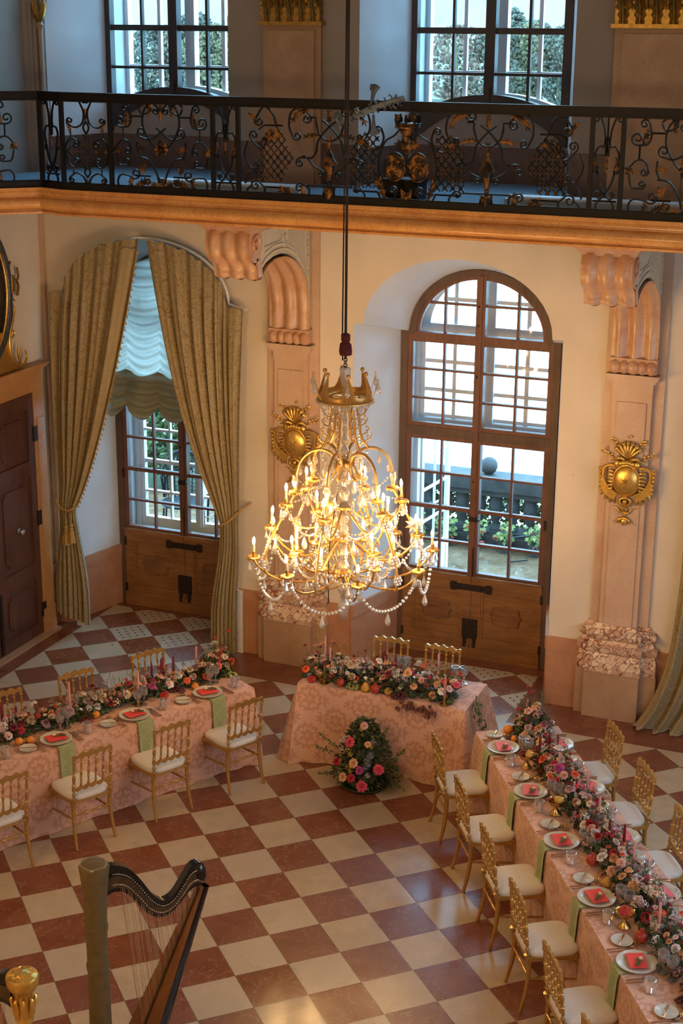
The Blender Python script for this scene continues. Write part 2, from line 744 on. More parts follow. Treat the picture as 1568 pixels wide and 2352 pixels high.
M['stucco'] = plaster('carved_stucco', (0.62, 0.55, 0.42), 0.08, 5)
M['shadow_gap'] = plain('dark_stone', (0.10, 0.07, 0.05), 0.8)
M['carpet'] = plain('blue_carpet', (0.13, 0.20, 0.27), 0.95, var=0.2, scale=50)
M['gallery_dado'] = plain('dark_dado_marble', (0.14, 0.09, 0.075), 0.5, var=0.25, scale=8)
M['frame_brown'] = wood('weathered_brown_paint', (0.16, 0.065, 0.045), (0.22, 0.10, 0.07), 0.55)
M['frame_dark'] = wood('dark_window_frame_paint', (0.105, 0.062, 0.045), (0.15, 0.095, 0.07), 0.6)
M['frame_black'] = plain('dark_upper_frame_paint', (0.035, 0.030, 0.032), 0.5)
M['frame_white'] = plain('white_window_paint', (0.84, 0.85, 0.86), 0.45, var=0.03)
M['oak'] = wood('oak_door_wood', (0.22, 0.095, 0.030), (0.36, 0.17, 0.055), 0.42, axis=0)
M['oak_burl'] = wood('burl_panel_wood', (0.17, 0.07, 0.025), (0.30, 0.14, 0.05), 0.4, axis=0)
M['door_wood'] = wood('dark_door_wood', (0.085, 0.036, 0.024), (0.14, 0.062, 0.040), 0.5)
M['iron'] = plain('black_iron', (0.006, 0.006, 0.007), 0.45, 0.0, 0.2, Specular_IOR_Level=0.22)
M['iron_grey'] = plain('grey_blue_iron', (0.16, 0.20, 0.25), 0.45, 0.7)
M['hinge'] = plain('old_iron_hardware', (0.045, 0.032, 0.026), 0.5, 0.6, 0.3, 40)
M['iron_gilt'] = iron_gilt('worn_gilt_iron')
M['gilt'] = gold_leaf('gilded_plaster', (0.86, 0.55, 0.14), 0.32, 0.5)
M['gilt_dark'] = gold_leaf('dull_gilding', (0.48, 0.30, 0.08), 0.4, 0.8)
M['gold'] = plain('gold_chair_paint', (0.50, 0.28, 0.075), 0.28, 0.5, 0.15, 30)
M['brass'] = plain('brass', (0.72, 0.47, 0.16), 0.22, 0.95, 0.1, 30)
M['rose_gold'] = plain('rose_gold_metal', (0.62, 0.36, 0.22), 0.25, 0.9, 0.1)
M['chand_gold'] = plain('chandelier_gilding', (0.60, 0.36, 0.11), 0.38, 0.8, 0.15, 30)
M['silver'] = plain('grey_steel', (0.55, 0.53, 0.5), 0.3, 0.9, 0.1)
M['seat'] = plain('white_seat_fabric', (0.72, 0.69, 0.65), 0.85, var=0.05, scale=40)
M['cloth'] = damask('pink_damask', (0.70, 0.415, 0.30), (0.55, 0.285, 0.19), 0.27)
M['napkin'] = damask('green_damask', (0.36, 0.40, 0.20), (0.28, 0.33, 0.15), 0.07)
M['curtain'] = brocade('green_gold_brocade', (0.38, 0.31, 0.17), (0.24, 0.155, 0.055))
M['curtain_lining'] = plain('curtain_lining', (0.42, 0.34, 0.20), 0.8, var=0.08)
M['fringe'] = plain('gold_fringe', (0.48, 0.30, 0.09), 0.7, var=0.3, scale=60)
M['rope'] = plain('gold_rope', (0.45, 0.30, 0.10), 0.7, var=0.3, scale=80)
M['pane'] = glass_thin('window_glass', (0.97, 0.985, 0.99), 0.8)
M['crystal'] = glass_thin('cut_crystal', (0.95, 0.95, 0.95), 1.6, 0.30, 0.16)
def white_glint(m, amt):  # mixes diffuse white into clear glass in place of sparkle
    nt = m.node_tree
    out = nt.nodes['Material Output'] if 'Material Output' in nt.nodes else [n for n in nt.nodes if n.type == 'OUTPUT_MATERIAL'][0]
    src = out.inputs[0].links[0].from_socket
    d = nt.nodes.new('ShaderNodeBsdfTranslucent')
    d.inputs[0].default_value = (0.95, 0.94, 0.92, 1)
    d2 = nt.nodes.new('ShaderNodeBsdfDiffuse')
    d2.inputs[0].default_value = (0.9, 0.9, 0.9, 1)
    a = nt.nodes.new('ShaderNodeMixShader')
    nt.links.new(d.outputs[0], a.inputs[1])
    nt.links.new(d2.outputs[0], a.inputs[2])
    x = nt.nodes.new('ShaderNodeMixShader')
    x.inputs[0].default_value = amt
    nt.links.new(src, x.inputs[1])
    nt.links.new(a.outputs[0], x.inputs[2])
    nt.links.new(x.outputs[0], out.inputs[0])


white_glint(M['crystal'], 0.22)
M['tableglass'] = glass_thin('table_glass', (0.95, 0.96, 0.97), 1.6, 0.10)
white_glint(M['tableglass'], 0.12)
M['porcelain'] = plain('cream_porcelain', (0.60, 0.57, 0.49), 0.14, var=0.03)
M['card_red'] = plain('red_paper', (0.80, 0.07, 0.055), 0.6, var=0.04)
M['card_pink'] = plain('pink_paper', (0.82, 0.16, 0.18), 0.6, var=0.04)
M['wax_dark'] = plain('dark_red_wax', (0.16, 0.010, 0.016), 0.4, var=0.06)
M['wax_pink'] = plain('pink_wax', (0.62, 0.30, 0.30), 0.45, var=0.05)
M['wax_green'] = plain('green_wax', (0.16, 0.15, 0.08), 0.45, var=0.05)
M['wax_ivory'] = plain('ivory_candle_sleeve', (0.80, 0.70, 0.50), 0.5, var=0.05)
M['bulb'] = emit('lit_candle_bulb', (1.0, 0.58, 0.22), BULB)
M['velvet_red'] = plain('dark_red_tassel', (0.09, 0.012, 0.018), 0.9, var=0.3, scale=60)
M['cord'] = plain('black_cord', (0.025, 0.018, 0.016), 0.8)
M['mirror_dark'] = plain('dark_painted_canvas', (0.05, 0.035, 0.03), 0.35, var=0.4, scale=4)
M['stone_dark'] = plain('blue_black_marbled_frame', (0.055, 0.060, 0.065), 0.35, var=0.6, scale=30)
M['harp_black'] = plain('black_lacquer', (0.012, 0.011, 0.012), 0.12, var=0.1)
M['harp_wood'] = wood('harp_soundboard_wood', (0.20, 0.08, 0.025), (0.30, 0.13, 0.042), 0.35)
M['harp_plate'] = plain('harp_brass_plate', (0.10, 0.07, 0.04), 0.4, 0.6, 0.3)
M['harp_cover'] = plain('olive_cloth_cover', (0.15, 0.105, 0.040), 0.9, var=0.15, scale=14, bump=0.3)
M['cover_top'] = plain('grey_cover_lining', (0.38, 0.34, 0.27), 0.7, var=0.12, scale=14, bump=0.3)
M['string'] = plain('harp_string', (0.45, 0.33, 0.22), 0.4)
M['string_red'] = plain('red_harp_string', (0.30, 0.06, 0.04), 0.4)
M['leaf'] = plain('green_leaf', (0.085, 0.125, 0.036), 0.55, var=0.45, scale=25)
M['leaf_dark'] = plain('dark_green_leaf', (0.042, 0.066, 0.028), 0.5, var=0.45, scale=25)
M['leaf_brown'] = plain('bronze_leaf', (0.15, 0.045, 0.022), 0.55, var=0.5, scale=25)
M['stem'] = plain('flower_stem', (0.10, 0.11, 0.045), 0.7)
M['plastic_white'] = plain('white_plastic', (0.55, 0.62, 0.68), 0.4, var=0.05)
M['green_card'] = plain('dark_green_cloth', (0.07, 0.075, 0.03), 0.8)


# ---------------------------------------------------------------- the room shell
YW = 3.6      # inner face of the window wall
YF = 4.48     # plane of the window frames
ZG = 5.22     # gallery floor
ZC = 4.99     # underside of the gallery
UL = -3.6     # door wall
UR = 7.0
BAYS = [-2.36, 1.195, 4.80]          # window axes
PILS = [-0.57, 3.02]                 # pilaster axes


def struct(o):
    o['kind'] = 'structure'
    return o


def outline(c, hw, zs, ahw, zc, n=20):
    """opening: jambs, shoulders, flattened arch"""
    p = [(c - hw, 0.0), (c - hw, zs)]
    for k in range(n + 1):
        a = pi - pi * k / n
        p.append((c + ahw * cos(a), zs + (zc - zs) * sin(a)))
    p += [(c + hw, zs), (c + hw, 0.0)]
    return p


FRONT = [outline(c, 1.10, 3.83, 0.99, 4.55) for c in BAYS]
BACK = [outline(c, 0.875, 3.625, 0.785, 4.33) for c in BAYS]

b = MB()
b.box((UL - 0.4, -14.0, -0.12), (UR, 4.95, 0.0))
struct(b.build('floor', M['floor'], smooth=0))

# window wall, ground storey: face and splayed reveals
b = MB()
edges = [UL]
for c in BAYS:
    edges += [c - 1.10, c + 1.10]
edges.append(UR)
for k in range(0, len(edges), 2):
    b.add([(edges[k], YW, 0), (edges[k + 1], YW, 0), (edges[k + 1], YW, ZC + 0.2), (edges[k], YW, ZC + 0.2)], [(0, 1, 2, 3)])
for o in FRONT:
    for p, q in zip(o, o[1:]):
        if q[0] - p[0] > 1e-5:
            b.add([(p[0], YW, p[1]), (q[0], YW, q[1]), (q[0], YW, ZC + 0.2), (p[0], YW, ZC + 0.2)], [(0, 1, 2, 3)])
b.mi = 1
for o, k in zip(FRONT, BACK):
    for i in range(len(o) - 1):
        p, q, r, s = o[i], o[i + 1], k[i + 1], k[i]
        b.add([(p[0], YW, p[1]), (q[0], YW, q[1]), (r[0], YF, r[1]), (s[0], YF, s[1])], [(0, 3, 2, 1)])
        b.add([(s[0], YF, s[1]), (r[0], YF, r[1]), (r[0], YF + 0.47, r[1]), (s[0], YF + 0.47, s[1])], [(0, 3, 2, 1)])
# outer face of the wall
x0, x1 = UL - 0.4, UR
ed = [x0]
for c in BAYS:
    ed += [c - 0.875, c + 0.875]
ed.append(x1)
b.mi = 0
for k in range(0, len(ed), 2):
    b.add([(ed[k], YF + 0.47, -0.3), (ed[k + 1], YF + 0.47, -0.3), (ed[k + 1], YF + 0.47, 10), (ed[k], YF + 0.47, 10)], [(3, 2, 1, 0)])
for o in BACK:
    for p, q in zip(o, o[1:]):
        if q[0] - p[0] > 1e-5:
            b.add([(p[0], YF + 0.47, p[1]), (q[0], YF + 0.47, q[1]), (q[0], YF + 0.47, ZG + 0.4), (p[0], YF + 0.47, ZG + 0.4)], [(3, 2, 1, 0)])
struct(b.build('wall_back', [M['plaster'], M['plaster_white']], smooth=0))

# window wall, upper storey with tall openings down to the gallery floor
b = MB()
ed = [UL]
for c in BAYS:
    ed += [c - 1.07, c + 1.07]
ed.append(UR)
ZT = 9.6
UT = 8.9
for k in range(0, len(ed), 2):
    b.mi = 0
    b.add([(ed[k], YW, 5.6), (ed[k + 1], YW, 5.6), (ed[k + 1], YW, ZT), (ed[k], YW, ZT)], [(0, 1, 2, 3)])
    b.mi = 2
    b.add([(ed[k], YW - 0.012, ZG - 0.2), (ed[k + 1], YW - 0.012, ZG - 0.2), (ed[k + 1], YW - 0.012, 5.6), (ed[k], YW - 0.012, 5.6)], [(0, 1, 2, 3)])
    b.add([(ed[k], YW - 0.012, 5.6), (ed[k + 1], YW - 0.012, 5.6), (ed[k + 1], YW, 5.615), (ed[k], YW, 5.615)], [(0, 1, 2, 3)])
for c in BAYS:
    b.mi = 0
    b.add([(c - 1.07, YW, UT), (c + 1.07, YW, UT), (c + 1.07, YW, ZT), (c - 1.07, YW, ZT)], [(0, 1, 2, 3)])
    for s in (-1, 1):
        for z0, z1, mi in ((ZG, 5.58, 2), (5.58, UT, 1)):
            b.mi = mi
            b.add([(c + s * 1.07, YW, z0), (c + s * 0.82, YF, z0), (c + s * 0.82, YF, z1), (c + s * 1.07, YW, z1)], [(0, 1, 2, 3) if s < 0 else (3, 2, 1, 0)])
            b.add([(c + s * 0.82, YF, z0), (c + s * 0.82, YF + 0.47, z0), (c + s * 0.82, YF + 0.47, z1), (c + s * 0.82, YF, z1)], [(0, 1, 2, 3) if s < 0 else (3, 2, 1, 0)])
    b.mi = 1
    b.add([(c - 1.07, YW, UT), (c + 1.07, YW, UT), (c + 0.82, YF, UT), (c - 0.82, YF, UT)], [(3, 2, 1, 0)])
    # breast below the window, its top follows the arched sill
    b.mi = 0
    n = 16
    for k in range(n):
        a0, a1 = -0.82 + 1.64 * k / n, -0.82 + 1.64 * (k + 1) / n
        b.add([(c + a0, YF - 0.03, 5.58), (c + a1, YF - 0.03, 5.58), (c + a1, YF - 0.03, 5.985 - 0.5 * a1 * a1), (c + a0, YF - 0.03, 5.985 - 0.5 * a0 * a0)], [(0, 1, 2, 3)])
    b.mi = 2
    b.add([(c - 0.82, YF - 0.04, ZG), (c + 0.82, YF - 0.04, ZG), (c + 0.82, YF - 0.04, 5.58), (c - 0.82, YF - 0.04, 5.58)], [(0, 1, 2, 3)])
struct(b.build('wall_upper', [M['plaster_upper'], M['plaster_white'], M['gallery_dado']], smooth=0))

# door wall, the far side wall, the wall behind the viewer, ceiling
b = MB()
b.box((UL - 0.4, -14.0, 0), (UL, YW + 1.3, ZC + 0.2))
struct(b.build('wall_left', M['plaster'], smooth=0))
b = MB()
b.box((UL - 0.4, -14.0, ZC + 0.2), (UL, YW + 1.3, ZT))
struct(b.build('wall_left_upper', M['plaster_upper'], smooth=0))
b = MB()
b.box((UR, -14.0, 0), (UR + 0.3, YW + 1.3, ZT))
struct(b.build('wall_right', M['plaster'], smooth=0))
b = MB()
b.box((UL - 0.4, -14.3, 0), (UR + 0.3, -14.0, ZT))
struct(b.build('wall_front', M['plaster'], smooth=0))
b = MB()
b.box((UL - 0.4, -14.3, ZT), (UR + 0.3, YW + 1.4, ZT + 0.2))
struct(b.build('ceiling', M['plaster'], smooth=0))

# marble dado along the ground storey and inside the window recesses
b = MB()
segs = [(UL, BAYS[0] - 1.10), (BAYS[0] + 1.10, BAYS[1] - 1.10), (BAYS[1] + 1.10, BAYS[2] - 1.10), (BAYS[2] + 1.1, UR)]
for x0, x1 in segs:
    b.box((x0, YW - 0.03, 0), (x1, YW + 0.02, 0.60))
    b.box((x0, YW - 0.042, 0.60), (x1, YW + 0.02, 0.745))
for c in BAYS:
    for s in (-1, 1):
        for z0, z1, t in ((0, 0.60, 0.022), (0.60, 0.745, 0.032)):
            a = (c + s * 1.10, YW - 0.01)
            q = (c + s * 0.875, YF)
            vs = [(a[0], a[1]), (q[0], q[1]), (q[0] - s * t, q[1]), (a[0] - s * t, a[1])]
            b.prism(vs, lambda x, y: (x, y, z0), lambda x, y: (x, y, z1))
struct(b.build('baseboard_back', M['red_marble'], smooth=0))
b = MB()
b.box((UL, 3.32, 0), (UL + 0.03, YW - 0.03, 0.60))
b.box((UL, 3.32, 0.60), (UL + 0.042, YW - 0.03, 0.745))
b.box((UL, -14, 0), (UL + 0.03, 1.55, 0.60))
b.box((UL, -14, 0.60), (UL + 0.042, 1.55, 0.745))
struct(b.build('baseboard_left', M['red_marble'], smooth=0))
b = MB()
b.box((UL, YW - 0.055, 0.745), (UL + 0.04, YW - 0.005, ZC))
struct(b.build('trim_1', M['pink_marble'], smooth=0))


# ---------------------------------------------------------------- pilasters, consoles, gallery
def pilaster(c, label):
    t = thing('pilaster', label, 'pilaster', (c, YW, 0), kind='structure')
    b = MB()
    b.box((-0.40, -0.10, 0), (0.42, 0.0, 0.50))
    b.box((-0.30, -0.165, 0), (0.26, -0.10, 0.50))
    b.build('plinth', M['brown_marble'], t, smooth=0)
    # moulded marble base: block, then torus and fillets stepping in to the shaft
    b = MB()
    prof = [(0.0, 0.50), (0.0, 0.66), (0.022, 0.70), (-0.005, 0.73), (-0.010, 0.78), (0.03, 0.80), (0.045, 0.84),
            (0.02, 0.87), (0.01, 0.91), (0.03, 0.945), (0.07, 0.96), (0.085, 1.0)]
    for x0, x1, y0 in ((-0.39, 0.41, -0.105), (-0.31, 0.27, -0.175)):
        rings = []
        for ins, z in prof:
            rings += [(x0 + ins, -0.0, z), (x0 + ins, y0 + ins, z), (x1 - ins, y0 + ins, z), (x1 - ins, -0.0, z)]
        fs = []
        for i in range(len(prof) - 1):
            for k in range(3):
                fs.append((i * 4 + k, i * 4 + k + 1, i * 4 + 5 + k, i * 4 + 4 + k))
        L = (len(prof) - 1) * 4
        fs.append((L, L + 1, L + 2, L + 3))
        b.add(rings, fs)
    b.build('moulded_base', M['breccia'], t, smooth=40)
    b = MB()
    b.box((-0.285, -0.035, 1.0), (0.295, 0.0, ZC))
    b.build('backing_strip', M['pink_marble'], t, smooth=0)
    b = MB()
    b.box((-0.19, -0.085, 1.0), (0.19, -0.035, 3.50))
    b.box((-0.14, -0.10, 1.0), (0.14, -0.085, 3.30))
    b.build('shaft', M['pink_marble'], t, smooth=0)
    b = MB()
    for z0, z1, e in ((3.40, 3.50, 0.0), (3.50, 3.53, 0.025), (3.53, 3.56, 0.05), (3.56, 3.58, 0.06)):
        b.box((-0.195 - e, -0.10 - e, z0), (0.195 + e, -0.03, z1))
    b.build('cap_moulding', M['pink_marble'], t, smooth=0)
    return t


def console(c, label):
    """scroll bracket that carries the gallery, over a ribbed quarter arch"""
    t = thing('console_bracket', label, 'bracket', (c, 0, 0))
    W = 0.225
    # side panels of carved stucco: region between gallery soffit, wall and arch
    ap = [(3.505, 3.74), (3.506, 4.0), (3.46, 4.20), (3.40, 4.32), (3.29, 4.43), (3.14, 4.53), (2.98, 4.59), (2.82, 4.615),
          (2.64, 4.61), (2.47, 4.57), (2.36, 4.51), (2.29, 4.45)]
    top = [(2.29, 4.94), (3.54, 4.94), (3.54, 3.74)]
    b = MB()
    b.prism(ap + top, lambda y, z: (-W + 0.02, y, z), lambda y, z: (W - 0.02, y, z))
    # raised fillets and strapwork on both faces
    for s in (-1, 1):
        X0 = s * (W - 0.018)
        def line(pts, r=0.008):
            b.tube([(X0, y, z) for y, z in pts], r, 5)
        line([(y - 0.0, z + 0.05) for y, z in ap[2:]], 0.010)
        line([(y - 0.02, z + 0.10) for y, z in ap[4:10]], 0.007)
        line([(2.42, 4.88), (2.80, 4.88), (2.84, 4.80), (2.80, 4.74), (2.42, 4.72), (2.42, 4.88)])
        line([(3.0, 4.86), (3.40, 4.88), (3.42, 4.5)])
        line(arc(2.92, 4.80, 0.05, 0.09, 0, 2 * pi, 16))
        line(arc(2.92, 4.72, 0.035, 0.07, 0, 2 * pi, 16))
        line(arc(2.98, 4.86, 0.04, 0.05, 0, 2 * pi, 12))
        for k in range(14):
            b.ball((X0, 3.47 + 0.01 * sin(k * 2.1), 4.86 - k * 0.052), 0.020 if k % 2 else 0.014, 6, 4, (0.8, 1, 1))
    b.build('stucco_panel', M['stucco'], t, smooth=40)
    # ribbed soffit band that follows the arch
    b = MB()
    nx = 40
    def rib(x):
        q = abs(x) / W
        return 0.042 * (0.5 + 0.5 * cos(q * 3.0 * pi)) ** 0.7 if q < 0.86 else 0.020
    path = catmull([(0, y, z) for y, z in ap], 4)
    def soff(a, v):
        i = min(int(v * (len(path) - 1)), len(path) - 2)
        fr = v * (len(path) - 1) - i
        p = path[i].lerp(path[i + 1], fr)
        d = (path[i + 1] - path[i]).normalized()
        nrm = Vector((0, -d.z, d.y))
        if nrm.dot(Vector((0, 2.95, 4.0)) - p) < 0:
            nrm = -nrm
        x = -W + 2 * W * a
        p = p + nrm * (rib(x) + 0.010)
        return (x, p.y, p.z)
    b.grid(soff, nx, 60)
    b.build('ribbed_arch', M['console_marble'], t, smooth=60)
    # beaded foot of the arch
    b = MB()
    for k, r in enumerate((0.055, 0.045, 0.06, 0.045, 0.055)):
        b.ball((-W + 0.05 + k * (2 * W - 0.10) / 4, 3.47, 3.655), 0.058, 12, 8, (1.0 * r / 0.05, 1.0, 1.25))
    b.box((-W, 3.45, 3.60), (W, 3.55, 3.74))
    b.build('beaded_foot', M['console_marble'], t, smooth=60)
    # front scroll: barrel with fluting round its face, a lip below, eye on the side
    b = MB()
    def barrel(a, v):
        x = -W + 2 * W * a
        ang = radians(60) + v * radians(235)
        rr = 0.165 + rib(x) * 0.9
        y = 2.20 + 0.85 * rr * cos(ang) - 0.0
        z = 4.775 + rr * sin(ang)
        return (x, y, z)
    b.grid(lambda a, v: barrel(1 - a, v), nx, 30)
    def lip(a, v):
        x = -W + 2 * W * a
        q = [(2.165, 4.615), (2.22, 4.575), (2.25, 4.53), (2.245, 4.475), (2.275, 4.445), (2.33, 4.46)]
        i = min(int(v * 5), 4)
        f_ = v * 5 - i
        y = q[i][0] * (1 - f_) + q[i + 1][0] * f_
        z = q[i][1] * (1 - f_) + q[i + 1][1] * f_
        return (x, y - rib(x) * 0.9, z - rib(x) * 0.3)
    b.grid(lambda a, v: lip(1 - a, v), nx, 15)
    for s in (-1, 1):
        pts = arc(2.20, 4.775, 0.148, 0.172, 0, 2 * pi, 28)
        b.prism(pts[:-1], lambda y, z: (s * W * 0.9, y, z), lambda y, z: (s * W, y, z))
        sp = [(s * (W + 0.004), 2.20 + (0.10 - 0.006 * k) * 0.85 * cos(k * 0.62), 4.775 + (0.10 - 0.006 * k) * sin(k * 0.62)) for k in range(15)]
        b.tube(sp, 0.014, 6)
        b.prism([(2.22, 4.64), (2.33, 4.62), (2.36, 4.46), (2.27, 4.45), (2.25, 4.55)],
                lambda y, z: (s * W * 0.9, y, z), lambda y, z: (s * W, y, z))
    b.build('scroll', M['console_marble'], t, smooth=50)
    b = MB()
    for z0, z1, e in ((4.885, 4.915, 0.0), (4.915, 4.94, 0.02), (4.94, 4.96, 0.045), (4.96, 4.995, 0.06)):
        b.box((-W - 0.01 - e, 2.08 - e, z0), (W + 0.01 + e, 2.42, z1))
    b.build('top_slab', M['console_marble'], t, smooth=0)
    return t


pilaster(PILS[0], 'pink marble pilaster between the curtained window and the bare arched window')
pilaster(PILS[1], 'pink marble pilaster beyond the bare arched window, near the floor-length curtain')
console(PILS[0], 'carved scroll bracket under the gallery beside the curtained window')
console(PILS[1], 'carved scroll bracket under the gallery past the bare arched window')

# gallery slab with its moulded marble edge (main run, a short return and the run across the corner)
PATH = [(UR, 1.95), (-2.24, 1.95), (-2.55, 2.06), (-5.2, -0.59)]


def offset_path(d):
    """offset towards the hall by d"""
    out = []
    n = len(PATH)
    for i in range(n):
        p = Vector(PATH[i])
        ns = []
        for j in (i - 1, i):
            if 0 <= j < n - 1:
                e = (Vector(PATH[j + 1]) - Vector(PATH[j])).normalized()
                ns.append(Vector((-e.y, e.x)))
        m_ = sum(ns, Vector((0, 0)))
        m_.normalize()
        k = 1 / max(0.5, m_.dot(ns[0]))
        out.append(p + m_ * (d * k))
    return out


sgn = 1
b = MB()
prof = [(-0.30, 5.225), (0.055, 5.225), (0.06, 5.20), (0.045, 5.19), (0.055, 5.175), (0.055, 5.155), (0.03, 5.148), (0.03, 5.135)]
prof += [(0.02 + 0.075 * cos(a), 5.072 + 0.060 * sin(a)) for a in [pi * 0.42 - k * pi * 0.84 / 10 for k in range(11)]]
prof += [(0.02, 5.008), (0.02, 5.0), (0.045, 4.995), (0.045, 4.975), (-0.02, 4.97), (-0.30, 4.97)]
rings = [offset_path(d) for d, z in prof]
vs = []
for (d, z), r in zip(prof, rings):
    for p in r:
        vs.append((p.x, p.y, z))
n = len(PATH)
fs = []
for i in range(len(prof) - 1):
    for k in range(n - 1):
        fs.append((i * n + k, i * n + k + 1, (i + 1) * n + k + 1, (i + 1) * n + k))
b.add(vs, fs)
struct(b.build('trim_2', M['orange_marble'], smooth=35))
b = MB()
pl = [(p[0], p[1]) for p in PATH] + [(-5.2, YW + 1.2), (UR, YW + 1.2)]
b.prism(pl, lambda x, y: (x, y, ZG - 0.22), lambda x, y: (x, y, ZG))
struct(b.build('gallery_floor', M['carpet'], smooth=0))

# gilded capitals on the upper pilasters, with plain shafts below them
def capital(c, w, label, zb=6.74, yb=YW):
    t = thing('upper_pilaster', label, 'pilaster', (c, yb, 0), kind='structure')
    b = MB()
    b.box((-w, -0.05, ZG), (w, 0.0, zb))
    b.box((-w * 0.8, -0.075, ZG), (w * 0.8, -0.05, zb - 0.05))
    b.build('shaft', M['brown_marble'], t, smooth=0)
    b = MB()
    b.box((-w - 0.03, -0.11, zb), (w + 0.03, 0, zb + 0.035))
    b.box((-w, -0.09, zb + 0.035), (w, 0, zb + 0.7))
    for row, (zz, hh) in enumerate(((0.03, 0.27), (0.17, 0.31), (0.33, 0.34))):
        n = 5 - row % 2
        for k in range(n):
            x = -w + 2 * w * (k + 0.5) / n
            W_ = 2 * w / n * 1.15

            def lf(a, v, x=x, W_=W_, zz=zz, hh=hh, row=row):
                sc_ = 0.5 * W_ * (0.55 + 0.45 * sin(pi * min(1, 0.2 + v))) * (1 + 0.18 * sin(v * 26)) * (1 if v < 0.8 else max(0.25, 1 - (v - 0.8) * 3))
                u = (a - 0.5) * 2
                out = 0.095 + 0.02 * row + 0.10 * v ** 2.2 - 0.03 * u * u - 0.012 * cos(u * 9)
                return (x + u * sc_, -out, zb + zz + hh * (v - 0.35 * max(0, v - 0.82) ** 1.2 * 4))
            b.grid(lf, 12, 18)
            b.tube([(x, -0.10 - 0.02 * row - 0.10 * v ** 2.2, zb + zz + hh * v) for v in (0, .3, .6, .85)], 0.010, 5)
    b.build('gilded_capital', M['gilt_dark'], t, smooth=50)


capital(PILS[0], 0.31, 'upper pilaster with gilded leaf capital between the two upper windows')
capital(PILS[1], 0.38, 'broad upper pilaster with gilded capital at the far end of the gallery')
b = MB()
for x in (0.0, 0.035, 0.07, 0.11):
    b.box((-3.60 + x, YW - 0.16 + x, ZG), (-3.55 + x, YW, ZT))
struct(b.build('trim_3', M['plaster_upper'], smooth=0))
t = thing('corner_ornament', 'small gilded leaf ornament in the upper corner above the gallery', 'ornament', (-3.44, YW - 0.08, 6.72))
b = MB()
b.lathe([(0.01, -1.4), (0.022, -0.05), (0.05, 0.0), (0.03, 0.03)], 8)
b.build('stem', M['brown_marble'], t)
b = MB()
for k in range(9):
    a = k * 2.4
    b.tube(catmull([(0, 0, 0.02), (0.05 * cos(a), 0.05 * sin(a), 0.12), (0.085 * cos(a), 0.085 * sin(a), 0.24 + 0.02 * (k % 3))], 4), [0.01, 0.02, 0.026, 0.028, 0.026, 0.022, 0.016, 0.01, 0.004], 5)
b.build('gilded_leaves', M['gilt_dark'], t)


